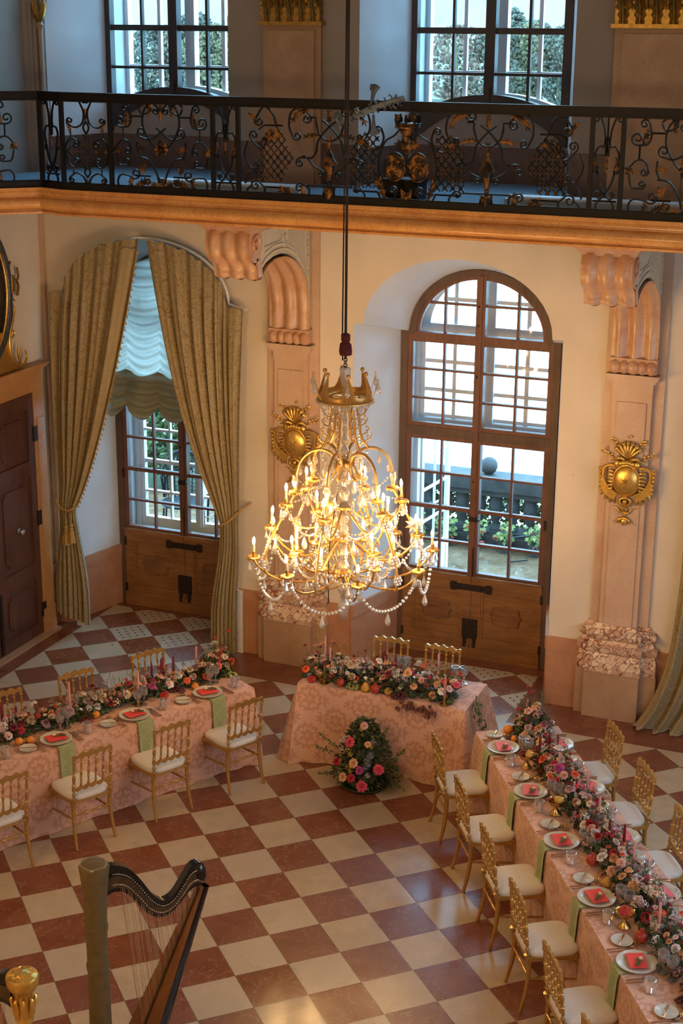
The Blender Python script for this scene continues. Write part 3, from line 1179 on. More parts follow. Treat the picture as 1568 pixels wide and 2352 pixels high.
# ---------------------------------------------------------------- windows
def grid_window(t, c, y, zs, mats, names, leaf_open=False, depth=0.05):
    """two-light arched window: outer frame, casements, glazing bars, panes"""
    mf, mcs, mb = mats
    # outer frame
    b = MB()
    for s in (-1, 1):
        b.box((c + s * 0.84 - 0.037, y - 0.05, 0.0), (c + s * 0.84 + 0.037, y + depth, 3.665))
    b.box((c - 0.86, y - 0.045, 2.505), (c + 0.86, y + depth, 2.60))
    out = arc(c, 3.625, 0.79, 0.71, 0, pi, 28)
    inn = arc(c, 3.625, 0.715, 0.635, 0, pi, 28)
    for i in range(28):
        q = [out[i], out[i + 1], inn[i + 1], inn[i]]
        b.prism(q, lambda x, z: (x, y - 0.05, z), lambda x, z: (x, y + depth, z))
    b.box((c - 0.875, y - 0.05, 3.60), (c - 0.72, y + depth, 3.665))
    b.box((c + 0.72, y - 0.05, 3.60), (c + 0.875, y + depth, 3.665))
    b.build(names[0], mf, t, smooth=30)
    # casement stiles and rails, mullion
    b = MB()
    b.box((c - 0.05, y - 0.055, 0.95), (c + 0.05, y + 0.03, 2.505))
    b.box((c - 0.05, y - 0.055, 2.60), (c + 0.05, y + 0.03, 4.27))
    b.box((c - 0.018, y - 0.07, 0.95), (c + 0.018, y - 0.05, 4.27))
    b.box((c - 0.80, y - 0.045, 3.565), (c + 0.80, y + 0.03, 3.63))
    for s in (-1, 1):
        for z0, z1 in ((0.95, 2.505), (2.60, 3.57)):
            b.box((c + s * 0.775 - 0.03, y - 0.035, z0), (c + s * 0.775 + 0.03, y + 0.03, z1))
            for z in (z0 + 0.022, z1 - 0.022):
                b.box((c + min(s * 0.05, s * 0.79), y - 0.035, z - 0.022), (c + max(s * 0.05, s * 0.79), y + 0.03, z + 0.022))
    o2 = arc(c, 3.625, 0.718, 0.638, 0, pi, 28)
    i2 = arc(c, 3.625, 0.68, 0.60, 0, pi, 28)
    for i in range(28):
        b.prism([o2[i], o2[i + 1], i2[i + 1], i2[i]], lambda x, z: (x, y - 0.035, z), lambda x, z: (x, y + 0.03, z))
    b.build(names[1], mcs, t, smooth=30)
    # glazing bars
    b = MB()
    for s in (-1, 1):
        x = c + s * 0.40
        b.box((x - 0.011, y - 0.025, 0.97), (x + 0.011, y + 0.02, 2.49))
        b.box((x - 0.011, y - 0.025, 2.62), (x + 0.011, y + 0.02, 3.56))
        b.box((x - 0.011, y - 0.025, 3.63), (x + 0.011, y + 0.02, 3.625 + 0.61 * sqrt(1 - (0.40 / 0.69) ** 2)))
        x0, x1 = sorted((c + s * 0.05, c + s * 0.76))
        for z, w in ((1.32, 0.011), (1.70, 0.02), (2.09, 0.011), (2.91, 0.011), (3.23, 0.011)):
            b.box((x0, y - 0.025, z - w), (x1, y + 0.02, z + w))
        xe = 0.69 * sqrt(1 - (0.325 / 0.61) ** 2)
        x0, x1 = sorted((c + s * 0.05, c + s * xe))
        b.box((x0, y - 0.025, 3.94), (x1, y + 0.02, 3.962))
    b.build(names[2], mb, t, smooth=0)
    b = MB()
    z0 = 0.96 if not leaf_open else 2.6
    b.add([(c - 0.78, y, z0), (c + 0.78, y, z0), (c + 0.78, y, 3.6), (c - 0.78, y, 3.6)], [(0, 1, 2, 3)])
    pp = arc(c, 3.62, 0.70, 0.62, 0, pi, 24)
    b.add([(x, y, z) for x, z in pp], [tuple(range(25))])
    b.build('pane', M['pane'], t, smooth=0)


def carved(b, cx, cz, rx, rz, y):
    """raised cartouche outline with lobed edge"""
    n = 40
    pts = []
    for k in range(n):
        a = 2 * pi * k / n
        q = (abs(cos(a)) ** 3.2 + abs(sin(a)) ** 3.2) ** (-1 / 3.2)
        w = 1 + 0.07 * cos(8 * a)
        pts.append((cx + rx * q * w * cos(a), cz + rz * q * w * sin(a)))
    return pts


def window_door(c, name, label=None):
    t = thing(name, label, 'window', (0, 0, 0), kind='structure')
    grid_window(t, c, YF, 0, (M['frame_dark'], M['frame_brown'], M['frame_brown']), ('outer_frame', 'casement', 'glazing_bars'))
    y = YF
    for s in (-1, 1):
        b = MB()
        x0, x1 = sorted((c + s * 0.004, c + s * 0.80))
        b.box((x0, y - 0.03, 0.02), (x1, y + 0.04, 0.96))
        # stiles and rails
        for a, q in (((x0, 0.14), (x0 + 0.11, 0.92)), ((x1 - 0.11, 0.14), (x1, 0.92)), ((x0, 0.14), (x1, 0.25)), ((x0, 0.79), (x1, 0.93))):
            b.box((a[0], y - 0.055, a[1]), (q[0], y - 0.03, q[1]))
        b.box((x0, y - 0.085, 0.0), (x1, y - 0.03, 0.13))
        b.box((x0, y - 0.075, 0.13), (x1, y - 0.03, 0.165))
        b.box((x0, y - 0.075, 0.90), (x1, y - 0.03, 0.965))
        b.box((x0 + 0.11, y - 0.045, 0.25), (x0 + 0.135, y - 0.03, 0.79))
        b.box((x1 - 0.135, y - 0.045, 0.25), (x1 - 0.11, y - 0.03, 0.79))
        d = b.build('door_panel', M['oak'], t, smooth=0)
        b = MB()
        m_ = (x0 + x1) / 2
        pts = carved(b, m_, 0.53, 0.175, 0.125, y)
        pts2 = [(m_ + (p[0] - m_) * 0.88, 0.53 + (p[1] - 0.53) * 0.88) for p in pts]
        n = len(pts)
        b.add([(p[0], y - 0.03, p[1]) for p in pts] + [(p[0], y - 0.055, p[1]) for p in pts2],
              [(k, (k + 1) % n, n + (k + 1) % n, n + k) for k in range(n)] + [tuple(range(2 * n - 1, n - 1, -1))])
        b.build('carved_cartouche', M['oak_burl'], d, smooth=30)
        b = MB()
        for z in (0.16, 0.75, 1.6):
            b.cbox((c + s * 0.797, y - 0.058, z + 0.05), (0.022, 0.02, 0.10))
        b.build('hinge', M['hinge'], t)
    b = MB()
    b.box((c - 0.24, y - 0.075, 0.80), (c + 0.24, y - 0.055, 0.865))
    for s in (-1, 1):
        b.ball((c + s * 0.13, y - 0.08, 0.83), 0.016, 8, 6)
        b.box((c + s * 0.2 - 0.03, y - 0.07, 0.785), (c + s * 0.2 + 0.03, y - 0.055, 0.88))
    b.build('latch_bar', M['hinge'], t, smooth=0)
    b = MB()
    b.box((c - 0.085, y - 0.08, 0.24), (c + 0.085, y - 0.05, 0.46))
    for s in (-1, 1):
        b.box((c + s * 0.055 - 0.015, y - 0.085, 0.10), (c + s * 0.055 + 0.015, y - 0.05, 0.25))
        b.ball((c + s * 0.045, y - 0.085, 0.37), 0.012, 8, 6)
    b.build('lock_plate', M['hinge'], t, smooth=0)
    b = MB()
    b.box((c - 0.05, y - 0.085, 1.60), (c + 0.05, y - 0.06, 1.65))
    b.tube([(c + 0.03, y - 0.08, 1.64), (c + 0.03, y - 0.12, 1.64), (c + 0.09, y - 0.125, 1.63)], 0.009, 6)
    for z in (2.05, 3.2, 3.95, 3.75):
        b.ball((c - 0.015, y - 0.075, z), 0.012, 6, 5)
    b.tube([(c + 0.012, y - 0.078, 0.97), (c + 0.012, y - 0.078, 1.3)], 0.007, 5)
    b.build('bolt', M['hinge'], t, smooth=40)
    return t


w1 = window_door(BAYS[0], 'window_1', 'arched window door half hidden behind drawn green gold curtains')
w2 = window_door(BAYS[1], 'window_2', 'tall bare arched window door with brown frame and oak panels')
w3 = window_door(BAYS[2], 'window_3', 'arched window door beyond the pilaster with the star shield')
YO = YF + 0.40


def outer_window(t, c, closed):
    if closed:
        grid_window(t, c, YO, 0, (M['frame_white'],) * 3, ('outer_white_frame', 'outer_white_casement', 'outer_white_bars'))
        b = MB()
        b.box((c - 0.80, YO - 0.03, 0.0), (c + 0.80, YO + 0.03, 0.97))
        for s in (-1, 1):
            b.box((c + s * 0.4 - 0.27, YO - 0.045, 0.2), (c + s * 0.4 + 0.27, YO - 0.03, 0.8))
        b.tube([(c + 0.075, YO - 0.07, 1.0), (c + 0.075, YO - 0.07, 1.18)], 0.012, 6)
        b.tube([(c + 0.075, YO - 0.08, 1.1), (c + 0.15, YO - 0.085, 1.1)], 0.010, 6)
        b.build('outer_white_panel', M['frame_white'], t, smooth=30)
    else:
        y = YO
        b = MB()
        for s in (-1, 1):
            b.box((c + s * 0.84 - 0.04, y - 0.05, 0.0), (c + s * 0.84 + 0.04, y + 0.05, 3.66))
        b.box((c - 0.86, y - 0.05, 2.50), (c + 0.86, y + 0.05, 2.60))
        b.box((c - 0.86, y - 0.05, 3.57), (c + 0.86, y + 0.05, 3.66))
        b.box((c - 0.045, y - 0.05, 2.5), (c + 0.045, y + 0.05, 4.28))
        o2 = arc(c, 3.625, 0.79, 0.71, 0, pi, 28)
        i2 = arc(c, 3.625, 0.69, 0.61, 0, pi, 28)
        for i in range(28):
            b.prism([o2[i], o2[i + 1], i2[i + 1], i2[i]], lambda x, z: (x, y - 0.05, z), lambda x, z: (x, y + 0.05, z))
        for s in (-1, 1):
            b.box((c + s * 0.775 - 0.03, y - 0.035, 2.6), (c + s * 0.775 + 0.03, y + 0.03, 3.57))
            x = c + s * 0.41
            b.box((x - 0.02, y - 0.02, 2.6), (x + 0.02, y + 0.02, 4.12))
            x0, x1 = sorted((c + s * 0.04, c + s * 0.77))
            for z in (2.63, 2.92, 3.24, 3.93):
                e = 0 if z < 3.6 else 0.22
                b.box((x0 + (e if s < 0 else 0), y - 0.02, z - 0.02), (x1 - (e if s > 0 else 0), y + 0.02, z + 0.02))
        b.build('outer_white_frame', M['frame_white'], t, smooth=30)
        # the two outer leaves stand open, folded out over the terrace
        for s, ang in ((-1, radians(84)), (1, radians(100))):
            b = MB(Matrix.Translation((c + s * 0.80, y + 0.05, 0)) @ Matrix.Rotation(-s * ang if s > 0 else ang, 4, 'Z'))
            W_ = 0.78 * (-s)
            def bx(x0, x1, z0, z1, d=0.022):
                x0, x1 = sorted((x0 * -s, x1 * -s))
                b.box((x0, -d, z0), (x1, d, z1))
            bx(0, 0.06, 0.02, 2.48)
            bx(0.72, 0.78, 0.02, 2.48)
            bx(0, 0.78, 2.42, 2.48)
            bx(0, 0.78, 0.86, 0.95)
            bx(0, 0.78, 0.02, 0.14)
            bx(0.05, 0.73, 0.1, 0.9, 0.01)
            bx(0.38, 0.40, 0.9, 2.45, 0.012)
            for z in (1.31, 1.69, 2.07):
                bx(0.05, 0.74, z - 0.012, z + 0.012, 0.012)
            o = b.build('outer_white_leaf', M['frame_white'], t, smooth=0)
            b2 = MB(b.T)
            x0, x1 = sorted((0.05 * -s, 0.73 * -s))
            b2.add([(x0, 0, 0.93), (x1, 0, 0.93), (x1, 0, 2.44), (x0, 0, 2.44)], [(0, 1, 2, 3)])
            b2.build('pane', M['pane'], o, smooth=0)
        b = MB()
        b.add([(c - 0.78, y, 2.6), (c + 0.78, y, 2.6), (c + 0.78, y, 3.6), (c - 0.78, y, 3.6)], [(0, 1, 2, 3)])
        b.build('outer_pane', M['pane'], t, smooth=0)


outer_window(w1, BAYS[0], True)
outer_window(w2, BAYS[1], False)
outer_window(w3, BAYS[2], True)


def upper_window(c, name, label):
    t = thing(name, label, 'window', kind='structure')
    for y, mat, nm, w, ws in ((YF, M['frame_black'], 'dark_frame', 0.055, 0.012), (YO, M['frame_white'], 'outer_white_frame', 0.06, 0.018)):
        b = MB()
        dz = 0.0
        for s in (-1, 1):
            b.box((c + s * 0.80 - w, y - 0.05, 5.6), (c + s * 0.80 + w * 0.5, y + 0.05, UT))
            b.box((c + s * 0.395 - ws, y - 0.025, 5.9), (c + s * 0.395 + ws, y + 0.025, UT))
        b.box((c - w * 0.9, y - 0.055, 6.0), (c + w * 0.9, y + 0.05, UT))
        for z, k in ((6.285, ws), (6.70, 0.03), (7.3, ws), (7.9, 0.03)):
            b.box((c - 0.8, y - 0.03, z - k), (c + 0.8, y + 0.03, z + k))
        n = 24
        for k in range(n):
            a0, a1 = -0.82 + 1.64 * k / n, -0.82 + 1.64 * (k + 1) / n
            q = [(c + a0, 5.97 - 0.55 * a0 * a0), (c + a1, 5.97 - 0.55 * a1 * a1), (c + a1, 6.09 - 0.33 * a1 * a1), (c + a0, 6.09 - 0.33 * a0 * a0)]
            b.prism(q, lambda x, z: (x, y - 0.07, z), lambda x, z: (x, y + 0.05, z))
        b.build(nm, mat, t, smooth=30)
    b = MB()
    for y in (YF, YO):
        b.add([(c - 0.8, y, 5.8), (c + 0.8, y, 5.8), (c + 0.8, y, UT), (c - 0.8, y, UT)], [(0, 1, 2, 3)])
    b.build('pane', M['pane'], t, smooth=0)
    # wall below the outer window
    b = MB()
    b.box((c - 0.82, YO - 0.0, ZG), (c + 0.82, YO + 0.07, 5.74))
    b.build('sill', M['plaster_white'], t, smooth=0)
    b = MB()
    b.tube([(c + 0.02, YF - 0.07, 6.02), (c + 0.02, YF - 0.07, 6.16)], 0.008, 6)
    b.build('bolt', M['iron'], t)
    return t


upper_window(BAYS[0], 'window_4', 'upper window with arched sill above the curtained window')
upper_window(BAYS[1], 'window_5', 'upper window with arched sill above the bare arched window')
upper_window(BAYS[2], 'window_6', 'upper window beyond the broad gilded capital')

# ---------------------------------------------------------------- door, surround, oval picture
t = thing('door_1', 'dark panelled double door under the oval picture', 'door', kind='structure')
for k, (y0, y1) in enumerate(((2.335, 3.165), (1.48, 2.325))):
    b = MB()
    x = UL
    b.box((x + 0.0, y0, 0.02), (x + 0.035, y1, 2.86))
    st = 0.11
    for a, q in (((y0, 0.02), (y0 + st, 2.86)), ((y1 - st, 0.02), (y1, 2.86)), ((y0, 0.02), (y1, 0.16)), ((y0, 0.72), (y1, 0.90)),
                 ((y0, 1.92), (y1, 2.10)), ((y0, 2.68), (y1, 2.86))):
        b.box((x + 0.035, a[0], a[1]), (x + 0.06, q[0], q[1]))
    for z0, z1 in ((0.16, 0.72), (0.90, 1.92), (2.10, 2.68)):
        for e, h in ((0.0, 0.055), (0.025, 0.048)):
            pass
        a0, a1, c0, c1 = y0 + st + 0.07, y1 - st - 0.07, z0 + 0.08, z1 - 0.08
        q = 0.05
        pts = [(a0 + q, c0), (a1 - q, c0), (a1 - q, c0 + q * 0.6), (a1, c0 + q), (a1, c1 - q), (a1 - q, c1 - q * 0.6), (a1 - q, c1),
               (a0 + q, c1), (a0 + q, c1 - q * 0.6), (a0, c1 - q), (a0, c0 + q), (a0 + q, c0 + q * 0.6)]
        b.prism(pts, lambda y, z: (x + 0.03, y, z), lambda y, z: (x + 0.052, y, z))
    d = b.build('door_leaf', M['door_wood'], t, smooth=0)
    b = MB()
    yy = y1 if k == 0 else y0
    for z in (0.22, 1.32, 2.30):
        b.box((x + 0.05, yy - 0.03, z), (x + 0.075, yy + 0.05, z + 0.17))
    b.build('hinge', M['hinge'], d, smooth=0)
    if k == 0:
        b = MB(Matrix.Translation((x + 0.06, 2.76, 1.36)) @ Matrix.Rotation(pi / 2, 4, 'Y'))
        b.lathe([(0.035, 0), (0.036, 0.008), (0.012, 0.014), (0.012, 0.04), (0.03, 0.05), (0.034, 0.062), (0.02, 0.075), (0.0, 0.078)], 16)
        b.build('knob', M['silver'], d)
        b = MB()
        b.box((x + 0.055, 2.30, 0.05), (x + 0.085, 2.345, 0.75))
        b.build('bolt_bar', M['hinge'], d, smooth=0)
t = thing('trim_4', 'orange stone surround of the dark double door', 'trim', kind='structure')
b = MB()
x = UL
for y0, y1 in ((3.165, 3.385), (1.26, 1.48)):
    b.box((x, y0, 0.30), (x + 0.07, y1, 3.10))
    b.box((x, y0 - 0.01, 0.0), (x + 0.085, y1 + 0.01, 0.30))
    b.box((x + 0.07, y0 + 0.05, 0.36), (x + 0.08, y1 - 0.04, 2.55))
b.box((x, 1.48, 2.86), (x + 0.07, 3.165, 3.10))
b.box((x, 1.22, 3.10), (x + 0.10, 3.42, 3.13))
b.box((x, 1.20, 3.13), (x + 0.13, 3.44, 3.16))
b.build('stone_surround', M['door_stone'], t, smooth=0)
b = MB()
b.box((x, 1.26, -0.0), (x + 0.16, 3.38, 0.022))
struct(b.build('threshold', M['brown_marble'], smooth=0))

t = thing('oval_picture', 'large oval dark picture in a marbled frame above the dark door', 'picture', (UL, 2.32, 4.03))
b = MB()
pts = arc(0, 0, 0.46, 0.68, 0, 2 * pi, 40)[:-1]
b.prism(pts, lambda y, z: (0.0, y, z), lambda y, z: (0.035, y, z))
b.build('canvas', M['mirror_dark'], t, smooth=30)
for nm, a, h, r0, mt, d in (('marbled_frame', 0.505, 0.735, 0.055, 'stone_dark', 0.05), ('gilt_inner_edge', 0.455, 0.675, 0.014, 'gilt', 0.075),
                            ('gilt_outer_edge', 0.565, 0.795, 0.010, 'gilt_dark', 0.05)):
    b = MB()
    b.tube([(d, a * cos(q), h * sin(q)) for q in [2 * pi * k / 48 for k in range(48)]], r0, 8, closed=True)
    b.build(nm, M[mt], t, smooth=60)
for s in (-1, 1):
    b = MB()
    b.tube([(0.06, s * 0.535, -0.02), (0.06, s * 0.54, 0.16)], 0.05, 8)
    b.tube(catmull([(0.05, s * 0.58, 0.30), (0.05, s * 0.55, 0.22), (0.05, s * 0.59, 0.12), (0.05, s * 0.66, 0.08), (0.05, s * 0.72, 0.12), (0.05, s * 0.70, 0.22)], 5), 0.013, 6)
    b.tube(catmull([(0.05, s * 0.66, 0.10), (0.05, s * 0.71, 0.02), (0.05, s * 0.68, -0.08)], 5), 0.016, 6)
    b.tube(catmull([(0.05, s * 0.57, -0.02), (0.05, s * 0.59, -0.09), (0.05, s * 0.63, -0.13)], 5), 0.008, 6)
    b.build('gilt_clasp', M['gilt_dark'], t, smooth=60)
t = thing('gilded_pedestal_ornament', 'gilded scroll ornament on the door top under the oval picture', 'ornament', (UL + 0.02, 2.32, 3.17))
b = MB()
body = [(-0.62, 0.0), (0.62, 0.0), (0.60, 0.06), (0.50, 0.12), (0.44, 0.24), (0.42, 0.40), (0.36, 0.44), (-0.36, 0.44), (-0.42, 0.40), (-0.44, 0.24), (-0.50, 0.12), (-0.60, 0.06)]
b.prism(body, lambda y, z: (0.0, y, z), lambda y, z: (0.05, y, z))
b.build('gilded_panel', M['gilt'], t, smooth=0)
b = MB()
for s in (-1, 1):
    b.tube(catmull([(0.06, s * 0.62, 0.03), (0.06, s * 0.50, 0.10), (0.06, s * 0.44, 0.26), (0.06, s * 0.46, 0.42), (0.06, s * 0.53, 0.56), (0.06, s * 0.56, 0.66), (0.06, s * 0.51, 0.74)], 6), [0.026 - 0.0004 * k for k in range(37)], 7)
    b.tube(catmull([(0.06, s * 0.58, 0.05), (0.06, s * 0.68, 0.02), (0.06, s * 0.75, 0.10), (0.06, s * 0.73, 0.18)], 6), [0.024 - 0.0009 * k for k in range(19)], 7)
    b.tube(catmull([(0.06, s * 0.64, 0.04), (0.06, s * 0.60, 0.14), (0.06, s * 0.61, 0.24)], 6), 0.014, 6)
    b.tube([(0.06, s * (0.50 + 0.04 * cos(q)), 0.40 + 0.04 * sin(q)) for q in [2 * pi * k / 12 for k in range(12)]], 0.010, 6, closed=True)
    b.build('gilded_scroll', M['gilt'], t, smooth=60)
    b = MB()

# ---------------------------------------------------------------- curtains of the left window


def smooth(t):
    t = max(0.0, min(1.0, t))
    return t * t * (3 - 2 * t)


def drape(b, top, tie_o, tie_i, ztie, bot_o, bot_i, zbot, nf, y0, seed, bulge, amp=0.07):
    """one tied-back curtain; a=0 outer edge, a=1 inner edge"""
    r = random.Random(seed)
    ph = [r.uniform(0, 6.28) for _ in range(4)]
    nu, nv = 96, 44
    vt = 0.66
    pts = {}

    def fn(a, v):
        T = top(a)
        K = (tie_o + (tie_i - tie_o) * a, ztie + 0.06 * sin(pi * a) - 0.03)
        B = (bot_o + (bot_i - bot_o) * a, zbot(a))
        q_ = pi * nf * a + ph[0] + 0.35 * sin(2 * pi * a * 2 + ph[1])
        fold = 0.75 - 1.75 * abs(sin(q_)) ** 0.65 * (0.8 + 0.2 * sin(q_ * 0.37 + ph[2])) + 0.15 * sin(2 * pi * nf * 2.3 * a + ph[3])
        if v < vt:
            s = v / vt
            cu = T[0] + (K[0] - T[0]) * 0.5 + bulge * a ** 1.3
            cz = T[1] + (K[1] - T[1]) * (0.62 if a > 0.3 else 0.55)
            u = (1 - s) ** 2 * T[0] + 2 * s * (1 - s) * cu + s * s * K[0]
            z = (1 - s) ** 2 * T[1] + 2 * s * (1 - s) * cz + s * s * K[1]
            am = amp * (0.35 + 0.65 * smooth(s * 5)) * (1 - 0.35 * smooth((s - 0.5) * 2))
            belly = -0.05 * sin(pi * s)
        else:
            s = (v - vt) / (1 - vt)
            e = smooth(s * 1.3)
            u = K[0] + (B[0] - K[0]) * e
            z = K[1] + (B[1] - K[1]) * s
            am = amp * (0.65 + 0.35 * s)
            belly = -0.02 * s
        gather = -0.03 * math.exp(-((v - vt) / 0.05) ** 2)
        y = y0 + fold * am + belly + gather
        if v < 0.012:
            z += 0.02
        return (u + fold * 0.004, y, z)
    b.grid(fn, nu, nv, lambda a, v: (a * 1.5 + seed, v * 4.3))
    return fn


def arch_pt(q):
    """point of the curtain arch, q in -1..1 over bay 0"""
    a = pi / 2 - q * pi / 2
    return (BAYS[0] + 0.10 + 0.985 * cos(a), 3.915 + 0.635 * sin(a))


def top_left(a):
    if a < 0.16:
        return (-3.44 + (a / 0.16) * 0.22, 3.90 + 0.03 * sin(a * 30))
    q = (a - 0.16) / 0.84
    p = arch_pt(-0.98 + q * 0.96)
    return (p[0], p[1] + 0.012 * sin(a * 90))


def top_right(a):
    if a < 0.13:
        return (-1.08 - (a / 0.13) * 0.19, 3.90)
    q = (a - 0.13) / 0.87
    p = arch_pt(0.99 - q * 0.95)
    return (p[0], p[1] + 0.012 * sin(a * 80))


cl = thing('curtain', 'green gold brocade curtain tied back on the door side of the window', 'curtain')
b = MB()
f1 = drape(b, top_left, -3.40, -3.20, 1.50, -3.50, -3.08, lambda a: 0.20 - 0.12 * a, 7, 3.43, 1, 0.12)
b.build('curtain_panel', M['curtain'], cl, smooth=0).data.polygons.foreach_set('use_smooth', [True] * (96 * 44))
b = MB()
for k in range(46):
    p = f1(1.0, 0.02 + 0.62 * k / 45)
    b.ball((p[0] + 0.012, p[1] - 0.01, p[2]), 0.013, 5, 4)
    b.ball((p[0] + 0.024, p[1] - 0.01, p[2] - 0.02), 0.010, 5, 4)
b.tube([tuple(Vector(f1(1.0, 0.02 + 0.62 * k / 45)) + Vector((0.010, -0.01, 0))) for k in range(46)], 0.006, 5)
b.build('bobble_fringe', M['fringe'], cl)
b = MB()
b.tube(catmull([(-3.43, 3.36, 1.58), (-3.36, 3.34, 1.50), (-3.27, 3.33, 1.475), (-3.20, 3.36, 1.50), (-3.20, 3.50, 1.55)], 6), 0.014, 6)
tb = b.build('tieback_cord', M['rope'], cl)
b = MB()
b.grid(lambda a, v: tuple(Vector(f1(0.885 + 0.115 * a, 0.012 + 0.645 * v)) + Vector((0.004, -0.014, 0))), 10, 40, lambda a, v: (a * 0.2, v * 3))
b.build('lining_edge', M['curtain_lining'], cl, smooth=60)
b = MB()
for dx, dz in ((-0.035, 0.0), (0.035, 0.03)):
    b.tube([(-3.25 + dx, 3.33, 1.46), (-3.24 + dx, 3.31, 1.30 + dz)], 0.008, 5)
    b.lathe([(0.012, 1.30), (0.03, 1.28), (0.018, 1.255), (0.028, 1.235), (0.022, 1.22), (0.034, 1.20), (0.045, 1.14), (0.05, 1.08), (0.0, 1.075)], 10, (-3.24 + dx, 3.31, dz), rfn=lambda a, z: 1 + 0.1 * cos(a * 5))
b.build('tassel', M['rope'], tb, smooth=40)

cr = thing('curtain', 'green gold brocade curtain tied back on the pilaster side of the window', 'curtain')
b = MB()
f2 = drape(b, top_right, -1.16, -1.36, 1.56, -1.20, -1.50, lambda a: 0.02 + 0.03 * (1 - a), 7, 3.43, 2, -0.14)
b.build('curtain_panel', M['curtain'], cr, smooth=0).data.polygons.foreach_set('use_smooth', [True] * (96 * 44))
b = MB()
b.tube(catmull([(-1.07, 3.55, 1.78), (-1.10, 3.40, 1.74), (-1.22, 3.34, 1.62), (-1.36, 3.35, 1.53), (-1.42, 3.46, 1.5)], 6), 0.014, 6)
b.build('tieback_cord', M['rope'], cr)
b = MB()
for k in range(40):
    p = f2(1.0, 0.66 + 0.33 * k / 39)
    b.ball((p[0] - 0.012, p[1] - 0.01, p[2]), 0.011, 5, 4)
b.tube([tuple(Vector(f2(1.0, 0.66 + 0.33 * k / 39)) + Vector((-0.010, -0.01, 0))) for k in range(40)], 0.006, 5)
b.build('bobble_fringe', M['fringe'], cr)
b = MB()
b.grid(lambda a, v: (-1.52 + 0.30 * a - 0.06 * v + 0.02 * sin(a * 19), 3.42 - 0.16 * v + 0.02 * sin(a * 14), 0.012 + 0.05 * abs(sin(a * 7 + v * 2)) * (1 - v)), 24, 8, lambda a, v: (a, v * 0.3))
b.build('curtain_hem', M['curtain'], cr, smooth=0)

b = MB()
rod = [(-3.44, 3.50, 3.90)] + [(-3.23, 3.50, 3.90)] + [(arch_pt(q)[0], 3.50, arch_pt(q)[1] + 0.03) for q in [-1 + 2 * k / 30 for k in range(31)]] + [(-1.07, 3.50, 3.90)]
b.tube(rod, 0.014, 6)
tag(b.build('curtain_rod', M['frame_white']), 'arched white curtain rod over the green gold curtains', 'curtain rod')

# Austrian blind hanging inside the recess
mb = Mat('pale_green_blind_silk')
tl = mb.node('ShaderNodeBsdfTranslucent')
tl.inputs[0].default_value = (0.78, 0.74, 0.66, 1)
mb.set((0.62, 0.63, 0.52), 0.8)
mxs = mb.node('ShaderNodeMixShader')
mxs.inputs[0].default_value = 0.6
mb.link(mb.b.outputs[0], mxs.inputs[1])
mb.link(tl.outputs[0], mxs.inputs[2])
mb.link(mxs.outputs[0], mb.out.inputs[0])
M['blind'] = mb.m
M['blind_hem'] = plain('sage_blind_hem', (0.40, 0.42, 0.33), 0.85, var=0.08)
bl = thing('austrian_blind', 'ruched pale green silk blind hanging between the drawn curtains', 'blind')
BW = 0.84


def blind(z0, z1, yb, amp, k, drop):
    def fn(a, v):
        u = BAYS[0] - BW + 2 * BW * a
        sc_ = abs(sin(pi * (a * 4 + 0.5)))
        z = z0 + (z1 - z0) * v - drop * sc_ * (0.4 + 0.6 * v)
        y = yb + amp * sin(v * k + sc_ * 3.4) - 0.03 * sc_
        zmax = 3.6 + 0.68 * sqrt(max(0, 1 - ((u - BAYS[0]) / 0.86) ** 2))
        return (u, y, min(z, zmax))
    return fn


b = MB()
b.grid(blind(4.34, 2.80, 4.33, 0.020, 95, 0.16), 64, 150)
b.build('ruched_silk', M['blind'], bl, smooth=0).data.polygons.foreach_set('use_smooth', [True] * (64 * 150))
b = MB()
b.grid(blind(2.95, 2.52, 4.27, 0.035, 22, 0.15), 64, 40)
b.build('gathered_hem', M['blind_hem'], bl, smooth=0).data.polygons.foreach_set('use_smooth', [True] * (64 * 40))

# white boards at the foot of the wall behind the curtain ends
for nm, x0, x1 in (('trim_5', -3.33, -3.24), ('trim_6', -1.25, -1.18)):
    b = MB()
    b.box((x0, YW - 0.065, 0.0), (x1, YW - 0.045, 0.5 if x0 < -3 else 0.745))
    struct(b.build(nm, M['frame_white'], smooth=0))

# floor-length curtain at the edge of the next window
c3 = thing('curtain', 'dull green curtain pooling on the floor beside the far pilaster', 'curtain')
b = MB()
edge = catmull([(3.70, 3.9), (3.66, 3.0), (3.62, 2.13), (3.615, 1.62), (3.56, 0.83), (3.44, 0.34), (3.30, 0.06), (3.24, 0.012)], 6)


def c3f(a, v):
    i = min(int(v * (len(edge) - 1)), len(edge) - 2)
    f_ = v * (len(edge) - 1) - i
    p = edge[i].lerp(edge[i + 1], f_)
    w = 0.62 + 0.25 * v * v
    fold = sin(a * 2 * pi * 5 + 0.8 * v) + 0.4 * sin(a * 2 * pi * 11 + 2)
    return (p.x + w * a + 0.01 * fold, 3.40 - 0.10 * v ** 3 + fold * (0.035 + 0.02 * v), max(0.012, p.y + 0.02 * sin(a * 17) * v))


b.grid(c3f, 70, 46, lambda a, v: (a * 1.2 + 5, v * 4))
b.build('curtain_panel', M['curtain'], c3, smooth=0).data.polygons.foreach_set('use_smooth', [True] * (70 * 46))

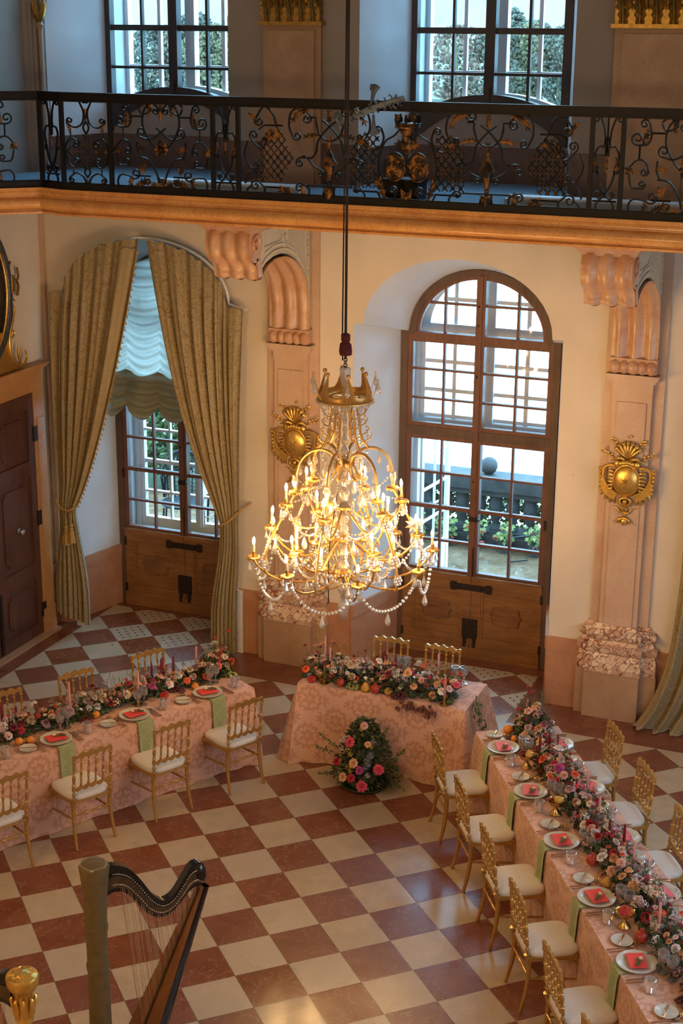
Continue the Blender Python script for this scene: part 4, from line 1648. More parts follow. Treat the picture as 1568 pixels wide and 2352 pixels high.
# ---------------------------------------------------------------- outside
b = MB()
b.box((-14, YF + 0.47, -0.2), (16, 8.9, -0.012))
mt = Mat('wet_terrace_stone')
n1 = mt.noise(1.6, 6)
n2 = mt.noise(7, 5)
mt.set(mt.mix(n1.step(0.35, 0.65), (0.085, 0.045, 0.022), (0.16, 0.095, 0.055)), n2.step(0.4, 0.6) * 0.45 + 0.04)
M['terrace'] = mt.m
struct(b.build('terrace_floor', M['terrace'], smooth=0))
b = MB()
b.box((-12, 8.9, -0.6), (-3.0, 13.0, -0.3))
struct(b.build('garden_ground', plain('garden_ground', (0.045, 0.06, 0.02), 0.9, var=0.4, scale=2), smooth=0))
b = MB()
b.box((-400, 9.0, -3.2), (400, 190, -3.0))
ml = Mat('lake_painted_glare')
g = ml.node('ShaderNodeNewGeometry')
mpg = ml.node('ShaderNodeMapping')
mpg.inputs['Scale'].default_value = (0.5, 0.12, 1)
ml.link(g.outputs['Position'], mpg.inputs[0])
nl = ml.noise(1.0, 4, mpg.outputs[0])
ml.set(ml.mix(nl.step(0.35, 0.65), (0.80, 0.80, 0.80), (0.90, 0.90, 0.90)), 0.35)  # white base colour stands in for sky reflected on the water
M['lake'] = ml.m
struct(b.build('lake', M['lake'], smooth=0))
b = MB()
b.box((-600, 185, -3.2), (600, 900, -2.4))
struct(b.build('far_shore', plain('meadow', (0.06, 0.065, 0.045), 0.9, var=0.3, scale=0.05), smooth=0))
b = MB()
r = random.Random(5)
hx = [(-620 + k * 40) for k in range(32)]
hz = [16 + 22 * abs(sin(k * 0.55 + 0.6)) + r.uniform(-3, 3) for k in range(32)]
for k in range(31):
    b.add([(hx[k], 700, -3), (hx[k + 1], 700, -3), (hx[k + 1], 760, hz[k + 1]), (hx[k], 760, hz[k])], [(0, 1, 2, 3)])
struct(b.build('hill', plain('hazy_hill', (0.17, 0.14, 0.125), 1.0, var=0.05, scale=0.02), smooth=0))

M['stone_black'] = plain('weathered_black_stone', (0.026, 0.025, 0.026), 0.75, var=0.5, scale=6, bump=0.2)
t = thing('balustrade', 'weathered dark stone balustrade round the terrace outside', 'balustrade', (0, 8.4, 0))
b = MB()
b.box((-1.9, -0.16, 0.78), (10, 0.18, 0.975))
b.box((-1.9, -0.12, 0.70), (10, 0.12, 0.78))
b.build('top_rail', M['stone_black'], t, smooth=0)
b = MB()
b.box((-1.9, -0.16, 0.0), (10, 0.16, 0.14))
b.box((-1.9, -0.12, 0.14), (10, 0.12, 0.20))
b.build('base_rail', M['stone_black'], t, smooth=0)
b = MB()
b.lathe([(0.085, 0.20), (0.085, 0.23), (0.05, 0.26), (0.045, 0.30), (0.07, 0.38), (0.095, 0.48), (0.10, 0.55), (0.085, 0.62), (0.095, 0.66), (0.11, 0.70)], 12)
me = b.mesh('baluster', M['stone_black'])
for k in range(34):
    inst(me, 'baluster', t, (-1.92 + 0.24 * k + 0.05, 0, 0))
b = MB()
b.ball((0, 0, 0), 0.12, 16, 12)
b.lathe([(0.09, -0.15), (0.05, -0.12), (0.05, -0.08)], 12)
b.build('stone_ball', M['stone_black'], t, loc=(0.17, 0, 1.09))

t = thing('handrail', 'thin dark metal handrail on the wet terrace outside', 'handrail', (0.93, 6.9, 0))
b = MB()
b.tube([(0, 0, 0), (0, 0, 0.62), (0.22, 0.05, 0.66)], 0.014, 6)
b.tube([(0, 0, 0.3), (0.22, 0.05, 0.34)], 0.010, 6)
b.build('rail', M['iron'], t)


def blob_tree(name, label, loc, h, w, mat, seed, group='trees on the far shore', cone=False, trunk=True):
    t = thing(name, label, 'tree', loc, group=group)
    r = random.Random(seed)
    b = MB()
    for k in range(1500):
        z = r.random()
        rad = (1 - z) ** 0.8 if cone else sqrt(max(0.02, 1 - (2 * z - 1) ** 2))
        a = r.uniform(0, 6.283)
        q = rad * w * sqrt(r.uniform(0.25, 1)) * (0.8 + 0.35 * sin(a * 3 + z * 7 + seed))
        s = h * r.uniform(0.010, 0.026)
        b.ball((q * cos(a), q * sin(a), h * (0.12 + 0.88 * z)), s, 4, 3, (1.2, 1.2, 0.8), Matrix.Rotation(r.uniform(0, 3), 3, (r.random(), r.random(), 0.5)))
    b.build('crown', mat, t, smooth=0)
    b = MB()
    b.lathe([(w * 0.09, -0.6), (w * 0.06, h * 0.4), (w * 0.02, h * 0.8)], 8)
    b.build('trunk', M['stem'], t)
    return t


TREES = [plain('teal_conifer', (0.032, 0.044, 0.042), 0.9, var=0.3, scale=0.6), plain('autumn_green_tree', (0.055, 0.055, 0.036), 0.9, var=0.35, scale=0.5),
         plain('autumn_orange_tree', (0.095, 0.060, 0.036), 0.9, var=0.3, scale=0.5), plain('yellow_green_tree', (0.085, 0.072, 0.030), 0.9, var=0.3, scale=0.5)]
KN = ['dark bluish conifer', 'muted green broadleaf tree', 'orange autumn tree', 'yellow green tree']
WHERE = 'seen through the upper window'
r = random.Random(11)
spots = []
for side, (xa, xb) in (('above the curtains', (-88, -70)), ('above the bare arched window', (-49, -29))):
    n = 12
    for k in range(n):
        spots.append((xa + (xb - xa) * k / (n - 1), 158 + 12 * (k % 2) + r.uniform(-2, 2), (0 if (k == 3 and side == 'above the curtains') else (1, 2, 1, 3, 1)[(k * 3 + (xa > -60)) % 5]), side, k))
for (tx, ty, kd, side, k) in spots:
    blob_tree('tree', '%s, %s along far shore, upper window %s' % (KN[kd], ORD[k], side), (tx, ty, -2.4),
              r.uniform(8.0, 11.5) if kd != 2 else r.uniform(8.5, 10), r.uniform(3.0, 4.4) if kd else 2.3, TREES[kd], 50 + k + int(tx), cone=(kd == 0))
blob_tree('tree', 'leafy green garden tree close outside the curtained window', (-7.6, 11.6, -0.3), 3.0, 1.3, plain('fresh_green_leaves', (0.075, 0.11, 0.018), 0.7, var=0.5, scale=4), 77, group=None)
blob_tree('shrub', 'dark green shrub on the terrace below the garden tree', (-3.3, 10.9, -0.3), 1.5, 1.0, plain('dark_shrub', (0.02, 0.04, 0.016), 0.8, var=0.5, scale=4), 78, group=None)
for k, (gx, gy, gh) in enumerate(((-6.7, 10.2, 2.6), (-5.5, 9.9, 2.2), (-4.4, 10.1, 1.9))):
    blob_tree('shrub', 'clipped green shrub in the garden, %s from the far left outside the curtained window' % ORD[k], (gx, gy, -0.3), gh, 0.95, plain('shrub_green', (0.05, 0.072, 0.016), 0.8, var=0.5, scale=4), 80 + k, group=None)
# wicker garden chair and table outside the curtained window
t = thing('garden_chair', 'dark wicker garden chair on the terrace outside the curtained window', 'garden chair', (-3.9, 7.3, 0), 0.4)
b = MB()
for k in range(15):
    a = pi * k / 14
    b.tube([(0.27 * cos(a), 0.05 * sin(a), 0.45), (0.30 * cos(a), 0.10 * sin(a), 0.72 + 0.38 * sin(a))], 0.010, 5)
b.tube([(0.30 * cos(pi * k / 16), 0.10 * sin(pi * k / 16), 0.72 + 0.38 * sin(pi * k / 16)) for k in range(17)], 0.022, 6)
for k in range(9):
    b.tube([(0.28 * cos(pi * q / 14), 0.07 * sin(pi * q / 14), 0.48 + 0.065 * k * sin(pi * q / 14) + 0.02 * k * 0) for q in range(15)], 0.006, 4)
b.build('wicker_back', M['iron'], t)
b = MB()
b.lathe([(0.28, 0.42), (0.30, 0.45), (0.0, 0.47)], 18, (0, -0.2, 0))
b.build('seat', M['iron'], t)
for sx in (-1, 1):
    for sy in (0.02, -0.42):
        b = MB()
        b.tube([(sx * 0.23, sy, 0.43), (sx * 0.26, sy, 0)], 0.014, 6)
        b.build('leg', M['iron'], t)
t = thing('garden_table', 'white topped garden table on the terrace beside the wicker chair', 'garden table', (-3.0, 7.2, 0))
b = MB()
b.box((-0.35, -0.35, 0.70), (0.35, 0.35, 0.73))
b.build('tabletop', M['frame_white'], t, smooth=0)
for sx in (-1, 1):
    for sy in (-1, 1):
        b = MB()
        b.tube([(sx * 0.3, sy * 0.3, 0.70), (sx * 0.33, sy * 0.33, 0)], 0.016, 6)
        b.build('leg', M['iron'], t)


# ---------------------------------------------------------------- gallery railing
YR = 1.95
RZ0, RZ1 = 5.285, 6.055       # scrollwork field between bottom and top rails


def curl(p, t, r, side, turns=1.25, n=22):
    """spiral continuing from p with tangent t"""
    out = []
    nrm = (-t[1] * side, t[0] * side)
    c = (p[0] + nrm[0] * r, p[1] + nrm[1] * r)
    a0 = atan2(p[1] - c[1], p[0] - c[0])
    for k in range(1, n + 1):
        s = k / n
        rr = r * (1 - 0.80 * s)
        a = a0 + side * s * turns * 2 * pi
        cc = (c[0], c[1])
        out.append((cc[0] + rr * cos(a), cc[1] + rr * sin(a)))
    return out


def stroke(pts, e0=None, e1=None):
    P = [(q.x, q.y) for q in catmull([(x, z, 0) for x, z in pts], 6)]

    def tg(a, b_):
        d = hypot(b_[0] - a[0], b_[1] - a[1]) or 1
        return ((b_[0] - a[0]) / d, (b_[1] - a[1]) / d)
    if e1:
        P = P + curl(P[-1], tg(P[-2], P[-1]), e1[0], e1[1])
    if e0:
        P = curl(P[0], tg(P[1], P[0]), e0[0], e0[1])[::-1] + P
    return P


class Panel:
    """scrollwork panel: x across from its centre, z up from the bottom rail"""

    def __init__(self, T):
        self.i = MB(T)
        self.g = MB(T)
        self.T = T

    def s(self, pts, e0=None, e1=None, r=0.0095, mirror=True):
        P = stroke(pts, e0, e1)
        self.i.tube([(x, 0, z) for x, z in P], r, 5, up=(0, 1, 0), flat=1.3)
        if mirror:
            self.i.tube([(-x, 0, z) for x, z in P], r, 5, up=(0, 1, 0), flat=1.3)

    def line(self, pts, r=0.008, mirror=True):
        self.i.tube([(x, 0, z) for x, z in pts], r, 4, up=(0, 1, 0))
        if mirror:
            self.i.tube([(-x, 0, z) for x, z in pts], r, 4, up=(0, 1, 0))

    def leaf(self, pts, w=0.028, mirror=True):
        """acanthus leaf: tapered flat blade with a few side lobes"""
        for m_ in ((1, -1) if mirror else (1,)):
            P = catmull([(m_ * x, -0.006, z) for x, z in pts], 5)
            n = len(P)
            self.g.tube(P, [max(0.003, w * sin(pi * (0.12 + 0.88 * k / (n - 1))) ** 0.8 * 0.62) for k in range(n)], 5, up=(0, 1, 0), flat=0.4)
            for k in range(2, n - 2, 2):
                d = (P[k + 1] - P[k - 1]).normalized()
                sd = Vector((-d.z, 0, d.x))
                for s in (-1, 1):
                    self.g.tube([P[k], P[k] + sd * (s * w * 0.7) + d * w * 0.5, P[k] + sd * (s * w * 1.0) + d * w * 1.1], [w * 0.3, w * 0.25, 0.002], 4, up=(0, 1, 0), flat=0.5)

    def flower(self, x, z, r=0.018, n=4, mirror=True, a0=0.0):
        for m_ in ((1, -1) if (mirror and abs(x) > 1e-6) else (1,)):
            self.g.ball((m_ * x, -0.010, z), r * 0.55, 6, 4)
            for k in range(n):
                a = a0 + 2 * pi * k / n
                self.g.ball((m_ * x + r * cos(a), -0.006, z + r * sin(a)), r * 0.5, 5, 4, (1, 0.5, 1))

    def lattice(self, inside, x0, x1, z0, z1, d=0.072, mirror=True):
        """diagonal bars with a rosette on each crossing, clipped to inside(x, z)"""
        for m_ in ((1, -1) if mirror else (1,)):
            N = int((x1 - x0 + z1 - z0) / d) + 3
            for sg in (1, -1):
                for k in range(-N, N + 1):
                    run = []
                    for q in range(121):
                        x = x0 + (x1 - x0) * q / 120
                        z = (z0 + z1) / 2 + sg * (x - (x0 + x1) / 2) * 1.1 + k * d * 1.1
                        if z0 <= z <= z1 and inside(x, z):
                            run.append((x, z))
                        elif len(run) > 1:
                            self.i.tube([(m_ * run[0][0], 0, run[0][1]), (m_ * run[-1][0], 0, run[-1][1])], 0.0055, 4)
                            run = []
                        else:
                            run = []
                    if len(run) > 1:
                        self.i.tube([(m_ * run[0][0], 0, run[0][1]), (m_ * run[-1][0], 0, run[-1][1])], 0.0055, 4)
            xc, zc = (x0 + x1) / 2, (z0 + z1) / 2
            for a in range(-14, 15):
                for c in range(-14, 15):
                    x = xc + (a - c) * d / 2
                    z = zc + (a + c) * d * 1.1 / 2
                    if x0 <= x <= x1 and z0 <= z <= z1 and inside(x, z):
                        self.flower(m_ * x, z, 0.0125, 4, mirror=False, a0=0.0)

    def build(self, t):
        p = self.i.build('scroll_panel', M['iron'], t, smooth=60)
        if self.g.v:
            self.g.build('gilt_leaves', M['iron_gilt'], p, smooth=60)
        return p


rail = thing('railing', 'black wrought iron gallery railing with gilded leaves and twin oval medallions', 'railing')
H = RZ1 - RZ0


def PT(xa, xb, ya=YR, yb=YR):
    c = Vector(((xa + xb) / 2, (ya + yb) / 2, RZ0))
    return Matrix.Translation(c) @ Matrix.Rotation(atan2(yb - ya, xb - xa), 4, 'Z')


posts = [(-2.24, 1.95), (-1.715, 1.95), (-0.645, 1.95), (-0.39, 1.95), (2.86, 1.95), (3.12, 1.95), (4.20, 1.95), (4.72, 1.95), (-2.55, 2.06), (-3.60, 1.01), (-4.0, 0.61)]
for (x, y) in posts:
    b = MB()
    b.cbox((x, y, (5.23 + 6.08) / 2), (0.036, 0.036, 0.85))
    b.build('post', M['iron'], rail, smooth=0)
PP = [(UR, 1.95), (-2.24, 1.95), (-2.55, 2.06), (-5.2, -0.59)]
for nm, z0, z1, w in (('top_rail', 6.06, 6.125, 0.07), ('bottom_rail', 5.225, 5.285, 0.05)):
    b = MB()
    for p, q in zip(PP, PP[1:]):
        b.bar((p[0], p[1], (z0 + z1) / 2), (q[0], q[1], (z0 + z1) / 2), w, z1 - z0)
    b.build(nm, M['iron'], rail, smooth=0)
    b = MB()
    for p, q in zip(PP, PP[1:]):
        z = z0 - 0.012 if nm == 'top_rail' else z1
        b.bar((p[0], p[1], z), (q[0], q[1], z), w * 0.5, 0.02)
    b.build(nm + '_moulding', M['iron'], rail, smooth=0)


def narrow(T):
    p = Panel(T)
    p.s([(0.012, 0.44), (0.015, 0.52), (0.03, 0.66), (0.065, 0.755)], None, (0.036, -1))
    p.s([(0.012, 0.60), (0.03, 0.52), (0.07, 0.52), (0.10, 0.45), (0.08, 0.36), (0.055, 0.24), (0.02, 0.17), (0.0, 0.13)], None, None)
    p.s([(0.0, 0.14), (0.04, 0.09), (0.075, 0.12)], None, (0.022, 1))
    p.line([(-0.10, 0.075), (0.10, 0.075)], mirror=False)
    p.s([(0.055, 0.075), (0.075, 0.03), (0.06, -0.05)], (0.0, 1) if False else None, (0.03, -1))
    p.s([(0.07, 0.36), (0.095, 0.33)], None, (0.02, -1))
    p.line([(0.0, 0.30), (0.0, 0.76)], 0.006, False)
    p.leaf([(0.075, 0.30), (0.09, 0.37), (0.10, 0.44)], 0.024)
    p.leaf([(0.0, 0.30), (0.0, 0.38), (0.0, 0.46)], 0.016, False)
    p.build(rail)


def big(T, hw=0.50):
    """scroll panel with crossing loops and a big rosette"""
    p = Panel(T)
    p.s([(0.03, 0.72), (0.09, 0.765), (0.17, 0.70), (0.19, 0.56), (0.12, 0.42), (0.05, 0.34)], (0.035, 1), None)
    p.s([(0.05, 0.54), (-0.10, 0.44), (-0.21, 0.45)], None, (0.05, -1))
    p.s([(0.23, 0.72), (0.19, 0.66), (0.10, 0.70), (0.17, 0.765), (0.23, 0.73)], None, None)
    p.line([(0.19, 0.64), (0.32, 0.64)])
    p.s([(0.33, 0.72), (0.31, 0.62), (0.34, 0.55), (0.42, 0.54)], (0.04, -1), (0.055, 1))
    p.line([(0.40, 0.54), (0.40, 0.42)])
    p.s([(0.32, 0.34), (0.35, 0.41), (0.42, 0.42), (0.48, 0.36)], (0.035, 1), None)
    p.s([(0.48, 0.30), (0.45, 0.20), (0.37, 0.19)], None, (0.035, -1))
    p.s([(0.25, 0.42), (0.25, 0.34), (0.22, 0.27)], None, None)
    p.s([(0.24, 0.27), (0.14, 0.25), (0.06, 0.14), (0.03, 0.04)], None, None)
    p.line([(0.12, 0.10), (0.28, 0.10)])
    p.s([(0.30, 0.075), (0.36, 0.10), (0.44, 0.10), (0.47, 0.03), (0.42, -0.045), (0.33, -0.05), (0.26, 0.0)], (0.05, -1), None)
    p.s([(0.17, 0.03), (0.21, 0.05), (0.26, 0.01)], (0.03, -1), None)
    p.leaf([(0.30, -0.05), (0.25, 0.0), (0.19, 0.05), (0.13, 0.04)], 0.036)
    p.leaf([(0.32, -0.03), (0.33, 0.04), (0.30, 0.09)], 0.026)
    p.leaf([(0.38, 0.54), (0.35, 0.60), (0.34, 0.68)], 0.026)
    p.leaf([(0.26, 0.34), (0.22, 0.36), (0.17, 0.33)], 0.022)
    p.leaf([(0.0, 0.60), (0.0, 0.68), (0.0, 0.76)], 0.026, False)
    p.leaf([(0.08, 0.76), (0.12, 0.71), (0.11, 0.64)], 0.020)
    p.flower(0.0, 0.35, 0.05, 8, False)
    p.leaf([(0.0, 0.28), (0.0, 0.36), (0.0, 0.44)], 0.03, False)
    p.leaf([(0.0, -0.04), (0.0, 0.03), (0.0, 0.09)], 0.03, False)
    p.leaf([(0.03, -0.03), (0.07, 0.02), (0.12, 0.03)], 0.024)
    p.leaf([(0.19, 0.12), (0.20, 0.16), (0.20, 0.20)], 0.03)
    p.leaf([(0.44, 0.31), (0.47, 0.33), (0.50, 0.33)], 0.03)
    p.build(rail)


def small(T):
    """panel with four C-scrolls and a lattice heart"""
    p = Panel(T)
    p.s([(0.06, 0.75), (0.02, 0.66), (0.04, 0.56), (0.12, 0.52), (0.19, 0.55)], (0.045, 1), (0.035, 1))
    p.line([(0.17, 0.53), (0.17, 0.42)])
    p.s([(0.10, 0.40), (0.17, 0.42), (0.23, 0.34), (0.22, 0.22), (0.15, 0.15), (0.10, 0.18)], (0.035, 1), (0.035, -1))
    p.line([(0.155, 0.14), (0.155, 0.08)])
    p.s([(0.19, 0.06), (0.12, 0.10), (0.04, 0.06), (0.02, -0.02), (0.06, -0.06)], (0.03, -1), (0.04, 1))
    p.s([(0.0, 0.46), (0.03, 0.52), (0.0, 0.58)], None, None)
    p.s([(0.0, 0.06), (0.03, 0.11), (0.0, 0.16)], None, None)
    ell = lambda x, z: abs(x) / 0.21 + abs(z - 0.30) / 0.19 < 1.05
    p.lattice(ell, -0.21, 0.21, 0.10, 0.50, 0.105, False)
    p.leaf([(0.0, 0.58), (0.0, 0.64), (0.0, 0.70)], 0.022, False)
    p.leaf([(0.0, 0.05), (0.0, 0.0), (0.0, -0.05)], 0.022, False)
    p.leaf([(0.17, 0.46), (0.18, 0.52), (0.20, 0.57)], 0.02)
    p.build(rail)


def urn(p, x):
    """covered urn on a bracket, on both sides of the centre"""
    for m_ in (1, -1):
        c = (m_ * x, 0, 0.0)
        p.g.lathe([(0.015, 0.12), (0.03, 0.14), (0.02, 0.17), (0.045, 0.24), (0.048, 0.27), (0.07, 0.275), (0.07, 0.29), (0.045, 0.33), (0.03, 0.37), (0.012, 0.40), (0.0, 0.43)], 10, c)
        p.g.lathe([(0.0, -0.06), (0.03, -0.02), (0.05, 0.04), (0.06, 0.075), (0.02, 0.08), (0.02, 0.12)], 10, c)
        p.i.bar((m_ * x - 0.22, 0, 0.085), (m_ * x + 0.22, 0, 0.085), 0.014, 0.014)
        for s in (-1, 1):
            p.i.tube([(m_ * x + s * 0.045, -0.01, 0.05), (m_ * x + s * 0.06, -0.01, -0.03), (m_ * x + s * 0.05, -0.01, -0.055)], 0.01, 5)


def centre(T):
    p = Panel(T)
    # outermost scrolls next to the posts (x measured from the panel centre, half width 1.6)
    p.s([(1.45, 0.66), (1.37, 0.76), (1.28, 0.70), (1.24, 0.58)], (0.045, -1), None)
    p.line([(1.18, 0.60), (1.36, 0.60), (1.42, 0.56)])
    p.s([(1.50, 0.48), (1.42, 0.40), (1.36, 0.40)], (0.045, 1), None)
    p.s([(1.53, 0.46), (1.56, 0.34), (1.50, 0.22), (1.44, 0.22)], None, (0.03, -1))
    p.s([(1.50, 0.06), (1.54, 0.02), (1.52, -0.05), (1.42, -0.055), (1.36, 0.03), (1.42, 0.10)], None, (0.05, -1))
    p.line([(1.36, 0.055), (1.12, 0.055)])
    p.s([(1.10, -0.02), (1.02, -0.055), (0.94, -0.02), (0.93, 0.06), (1.0, 0.10)], None, (0.04, -1))
    p.s([(1.56, 0.08), (1.52, 0.17), (1.44, 0.21)], None, (0.03, 1))
    # lattice field of the outer third
    lat = lambda x, z: 0.10 < z < 0.57 and 1.08 + 0.10 * abs(z - 0.33) / 0.2 < x < 1.42 - 0.08 * max(0, z - 0.45) / 0.1
    p.lattice(lat, 1.02, 1.44, 0.06, 0.58)
    p.s([(1.08, 0.50), (1.12, 0.60), (1.10, 0.72), (1.0, 0.765), (0.92, 0.70)], (0.04, -1), (0.045, 1))
    p.line([(0.93, 0.68), (0.86, 0.68), (0.86, 0.60)])
    p.s([(0.86, 0.64), (0.83, 0.54), (0.74, 0.48), (0.64, 0.52), (0.60, 0.62), (0.60, 0.68)], None, None, mirror=True)
    p.line([(0.60, 0.68), (0.54, 0.68)])
    p.s([(0.55, 0.70), (0.46, 0.765), (0.37, 0.72), (0.35, 0.60), (0.40, 0.50)], (0.045, 1), (0.04, 1))
    # loops over the urn
    p.s([(0.91, 0.32), (0.86, 0.38), (0.84, 0.48), (0.76, 0.58), (0.66, 0.66)], None, None)
    p.s([(0.55, 0.32), (0.60, 0.38), (0.62, 0.48), (0.70, 0.58), (0.80, 0.66)], None, None)
    p.line([(0.91, 0.33), (1.02, 0.33)])
    p.line([(0.55, 0.33), (0.44, 0.33)])
    p.s([(0.80, 0.22), (0.88, 0.26), (0.96, 0.34), (1.03, 0.32)], (0.03, 1), (0.04, -1))
    p.s([(0.66, 0.22), (0.58, 0.26), (0.50, 0.34), (0.43, 0.32)], (0.03, -1), (0.04, 1))
    urn(p, 0.73)
    # inner lattice next to the medallions
    lat2 = lambda x, z: 0.09 < z < 0.56 and 0.26 < x < 0.53 - 0.06 * max(0, z - 0.4) / 0.1
    p.lattice(lat2, 0.22, 0.56, 0.06, 0.58)
    p.line([(0.26, 0.06), (0.50, 0.06)])
    p.s([(0.50, -0.04), (0.44, -0.055), (0.39, 0.02), (0.44, 0.09)], None, (0.035, -1))
    # frame of the medallions
    p.s([(0.24, 0.60), (0.22, 0.52), (0.26, 0.44), (0.34, 0.42), (0.41, 0.46)], (0.035, -1), None)
    p.s([(0.06, 0.62), (0.12, 0.55), (0.20, 0.50), (0.25, 0.40), (0.27, 0.28), (0.25, 0.14)], (0.03, 1), None)
    p.s([(0.25, 0.16), (0.20, 0.02), (0.13, 0.0), (0.09, 0.06)], None, (0.04, -1))
    p.s([(0.27, 0.06), (0.20, -0.05), (0.06, -0.065)], None, None)
    p.line([(0.0, 0.05), (0.10, 0.05)])
    for m_ in (1, -1):
        c = m_ * 0.107
        pts = arc(c, 0.285, 0.094, 0.118, 0, 2 * pi, 28)[:-1]
        p.g.prism(pts, lambda x, z: (x, -0.012, z), lambda x, z: (x, 0.012, z))
        p.g.tube([(x, -0.014, z) for x, z in pts], 0.010, 6, closed=True)
        rr = random.Random(4 + m_)
        for k in range(16):
            a = rr.uniform(0, 6.28)
            q = sqrt(rr.random()) * 0.7
            p.g.ball((c + 0.094 * q * cos(a), -0.014, 0.275 + 0.118 * q * sin(a)), rr.uniform(0.010, 0.02), 6, 4, (1.2, 0.6, 1))
    for a in (-0.9, -0.45, 0, 0.45, 0.9):
        p.leaf([(0, 0.40), (0.07 * sin(a), 0.46), (0.12 * sin(a), 0.46 + 0.06 * cos(a))], 0.028, False)
    p.g.lathe([(0.03, 0.44), (0.05, 0.52), (0.05, 0.545)], 10)
    p.leaf([(0, -0.05), (0, 0.02), (0, 0.06)], 0.05, False)
    p.leaf([(0.20, -0.0), (0.235, 0.10), (0.27, 0.17)], 0.036)
    p.leaf([(1.36, 0.42), (1.30, 0.50), (1.22, 0.54)], 0.040)
    p.leaf([(0.34, 0.42), (0.40, 0.48), (0.47, 0.50)], 0.036)
    p.leaf([(1.10, -0.03), (1.14, 0.02), (1.22, 0.05)], 0.034)
    p.leaf([(0.95, -0.01), (0.99, 0.05), (0.96, 0.10)], 0.026)
    p.leaf([(0.92, 0.74), (1.02, 0.72), (1.10, 0.62)], 0.030)
    p.leaf([(0.56, 0.74), (0.45, 0.72), (0.38, 0.62)], 0.030)
    p.leaf([(0.73, 0.62), (0.73, 0.68), (0.73, 0.75)], 0.024)
    p.leaf([(0.82, 0.53), (0.90, 0.53), (0.98, 0.50)], 0.024)
    p.leaf([(0.64, 0.53), (0.56, 0.53), (0.48, 0.50)], 0.024)
    p.leaf([(0.73, 0.40), (0.73, 0.46), (0.73, 0.52)], 0.022)
    p.leaf([(1.52, 0.70), (1.46, 0.66), (1.43, 0.58)], 0.024)
    o = p.build(rail)
    # crown over the medallions
    b = MB(T)
    b.lathe([(0.105, 0.615), (0.112, 0.625), (0.105, 0.645), (0.115, 0.655), (0.105, 0.66)], 20)
    for k in range(8):
        a = 2 * pi * k / 8 + 0.2
        x, y = 0.10 * cos(a), 0.10 * sin(a)
        b.ball((x, y, 0.685), 0.018, 6, 5, (1, 1, 1.6))
        b.ball((x * 1.05, y * 1.05, 0.72), 0.013, 6, 4)
    b.lathe([(0.04, 0.54), (0.055, 0.57), (0.075, 0.615)], 12)
    b.build('gilt_crown', M['iron_gilt'], o, smooth=50)


narrow(PT(-2.55, -2.24, 2.06, 1.95))
small(PT(-2.24, -1.715))
big(PT(-1.715, -0.645))
narrow(PT(-0.645, -0.39))
centre(PT(-0.39, 2.86))
narrow(PT(2.86, 3.12))
big(PT(3.12, 4.20))
small(PT(4.20, 4.72))
big(PT(-3.60, -2.55, 1.01, 2.06))
narrow(PT(-4.0, -3.6, 0.61, 1.01))

# a spray of twisted grey iron hanging on the hall side of the railing
t = thing('iron_spray', 'grey twisted iron flower spray hanging on the hall side of the railing', 'ornament', (0, YR - 0.07, 0))
b = MB()
core = catmull([(0.62, 0.0, 5.93), (0.74, -0.02, 5.97), (0.86, -0.03, 6.03), (1.02, -0.02, 6.09), (1.14, 0.0, 6.13), (1.22, 0.02, 6.15)], 5)
b.tube(core, 0.026, 6)
b.bar((0.80, -0.03, 6.0), (0.98, -0.03, 6.07), 0.03, 0.05)
b.build('twisted_stem', M['iron_grey'], t)
b = MB()
r = random.Random(9)
for k in range(70):
    p = core[r.randrange(len(core))]
    d = Vector((r.uniform(-1, 1), r.uniform(-0.8, 0.3), r.uniform(-1, 1))).normalized()
    L = r.uniform(0.03, 0.07)
    sd = d.orthogonal().normalized()
    b.tube([p, p + d * L * 0.6 + sd * 0.012, p + d * L, p + d * L * 0.75 - sd * 0.015], [0.007, 0.009, 0.007, 0.004], 4)
b.build('tendrils', M['iron_grey'], t)
for q, (x, z, a) in enumerate(((0.94, 6.17, 1.35), (0.95, 5.93, -1.5), (0.66, 5.95, 2.6))):
    b = MB()
    for k in range(5):
        an = a + (k - 2) * 0.22
        b.tube(catmull([(x - 0.08 * cos(a), 0, z - 0.08 * sin(a)), (x + 0.03 * cos(an) , -0.01, z + 0.03 * sin(an)), (x + 0.09 * cos(an), 0.0, z + 0.09 * sin(an)), (x + 0.05 * cos(an + 0.3), 0.01, z + 0.05 * sin(an + 0.3))], 4), 0.010, 5)
    b.build('iron_bloom', M['iron_grey'], t)

# floodlight troughs and a black case on the gallery floor
for nm, x0, x1, y, lab in (('light_trough', -1.50, 0.02, 2.45, 'white plastic light trough on the gallery floor above the curtained window'),
                           ('light_trough', 1.98, 4.2, 2.52, 'white plastic light trough on the gallery floor beyond the medallions')):
    t = thing(nm, lab, 'light fixture', ((x0 + x1) / 2, y, ZG))
    w = (x1 - x0) / 2
    b = MB()
    b.prism([(-0.07, 0), (0.07, 0), (0.085, 0.07), (-0.085, 0.07)], lambda y_, z: (-w, y_, z), lambda y_, z: (w, y_, z))
    b.build('housing', M['plastic_white'], t, smooth=0)
    b = MB()
    b.prism(arc(0, 0.068, 0.075, 0.035, 0, pi, 10), lambda y_, z: (-w + 0.03, y_, z), lambda y_, z: (w - 0.03, y_, z))
    b.build('diffuser', M['plastic_white'], t, smooth=40)
t = thing('equipment_case', 'black equipment case on the gallery floor behind the medallions', 'case', (1.02, 2.5, ZG))
b = MB()
b.box((-0.17, -0.12, 0.01), (0.17, 0.12, 0.17))
b.box((-0.175, -0.125, 0.165), (0.175, 0.125, 0.20))
b.build('body', M['iron'], t, smooth=0)
b = MB()
b.tube([(-0.06, -0.13, 0.10), (-0.06, -0.15, 0.10), (0.06, -0.15, 0.10), (0.06, -0.13, 0.10)], 0.008, 6)
b.build('handle', M['hinge'], t)


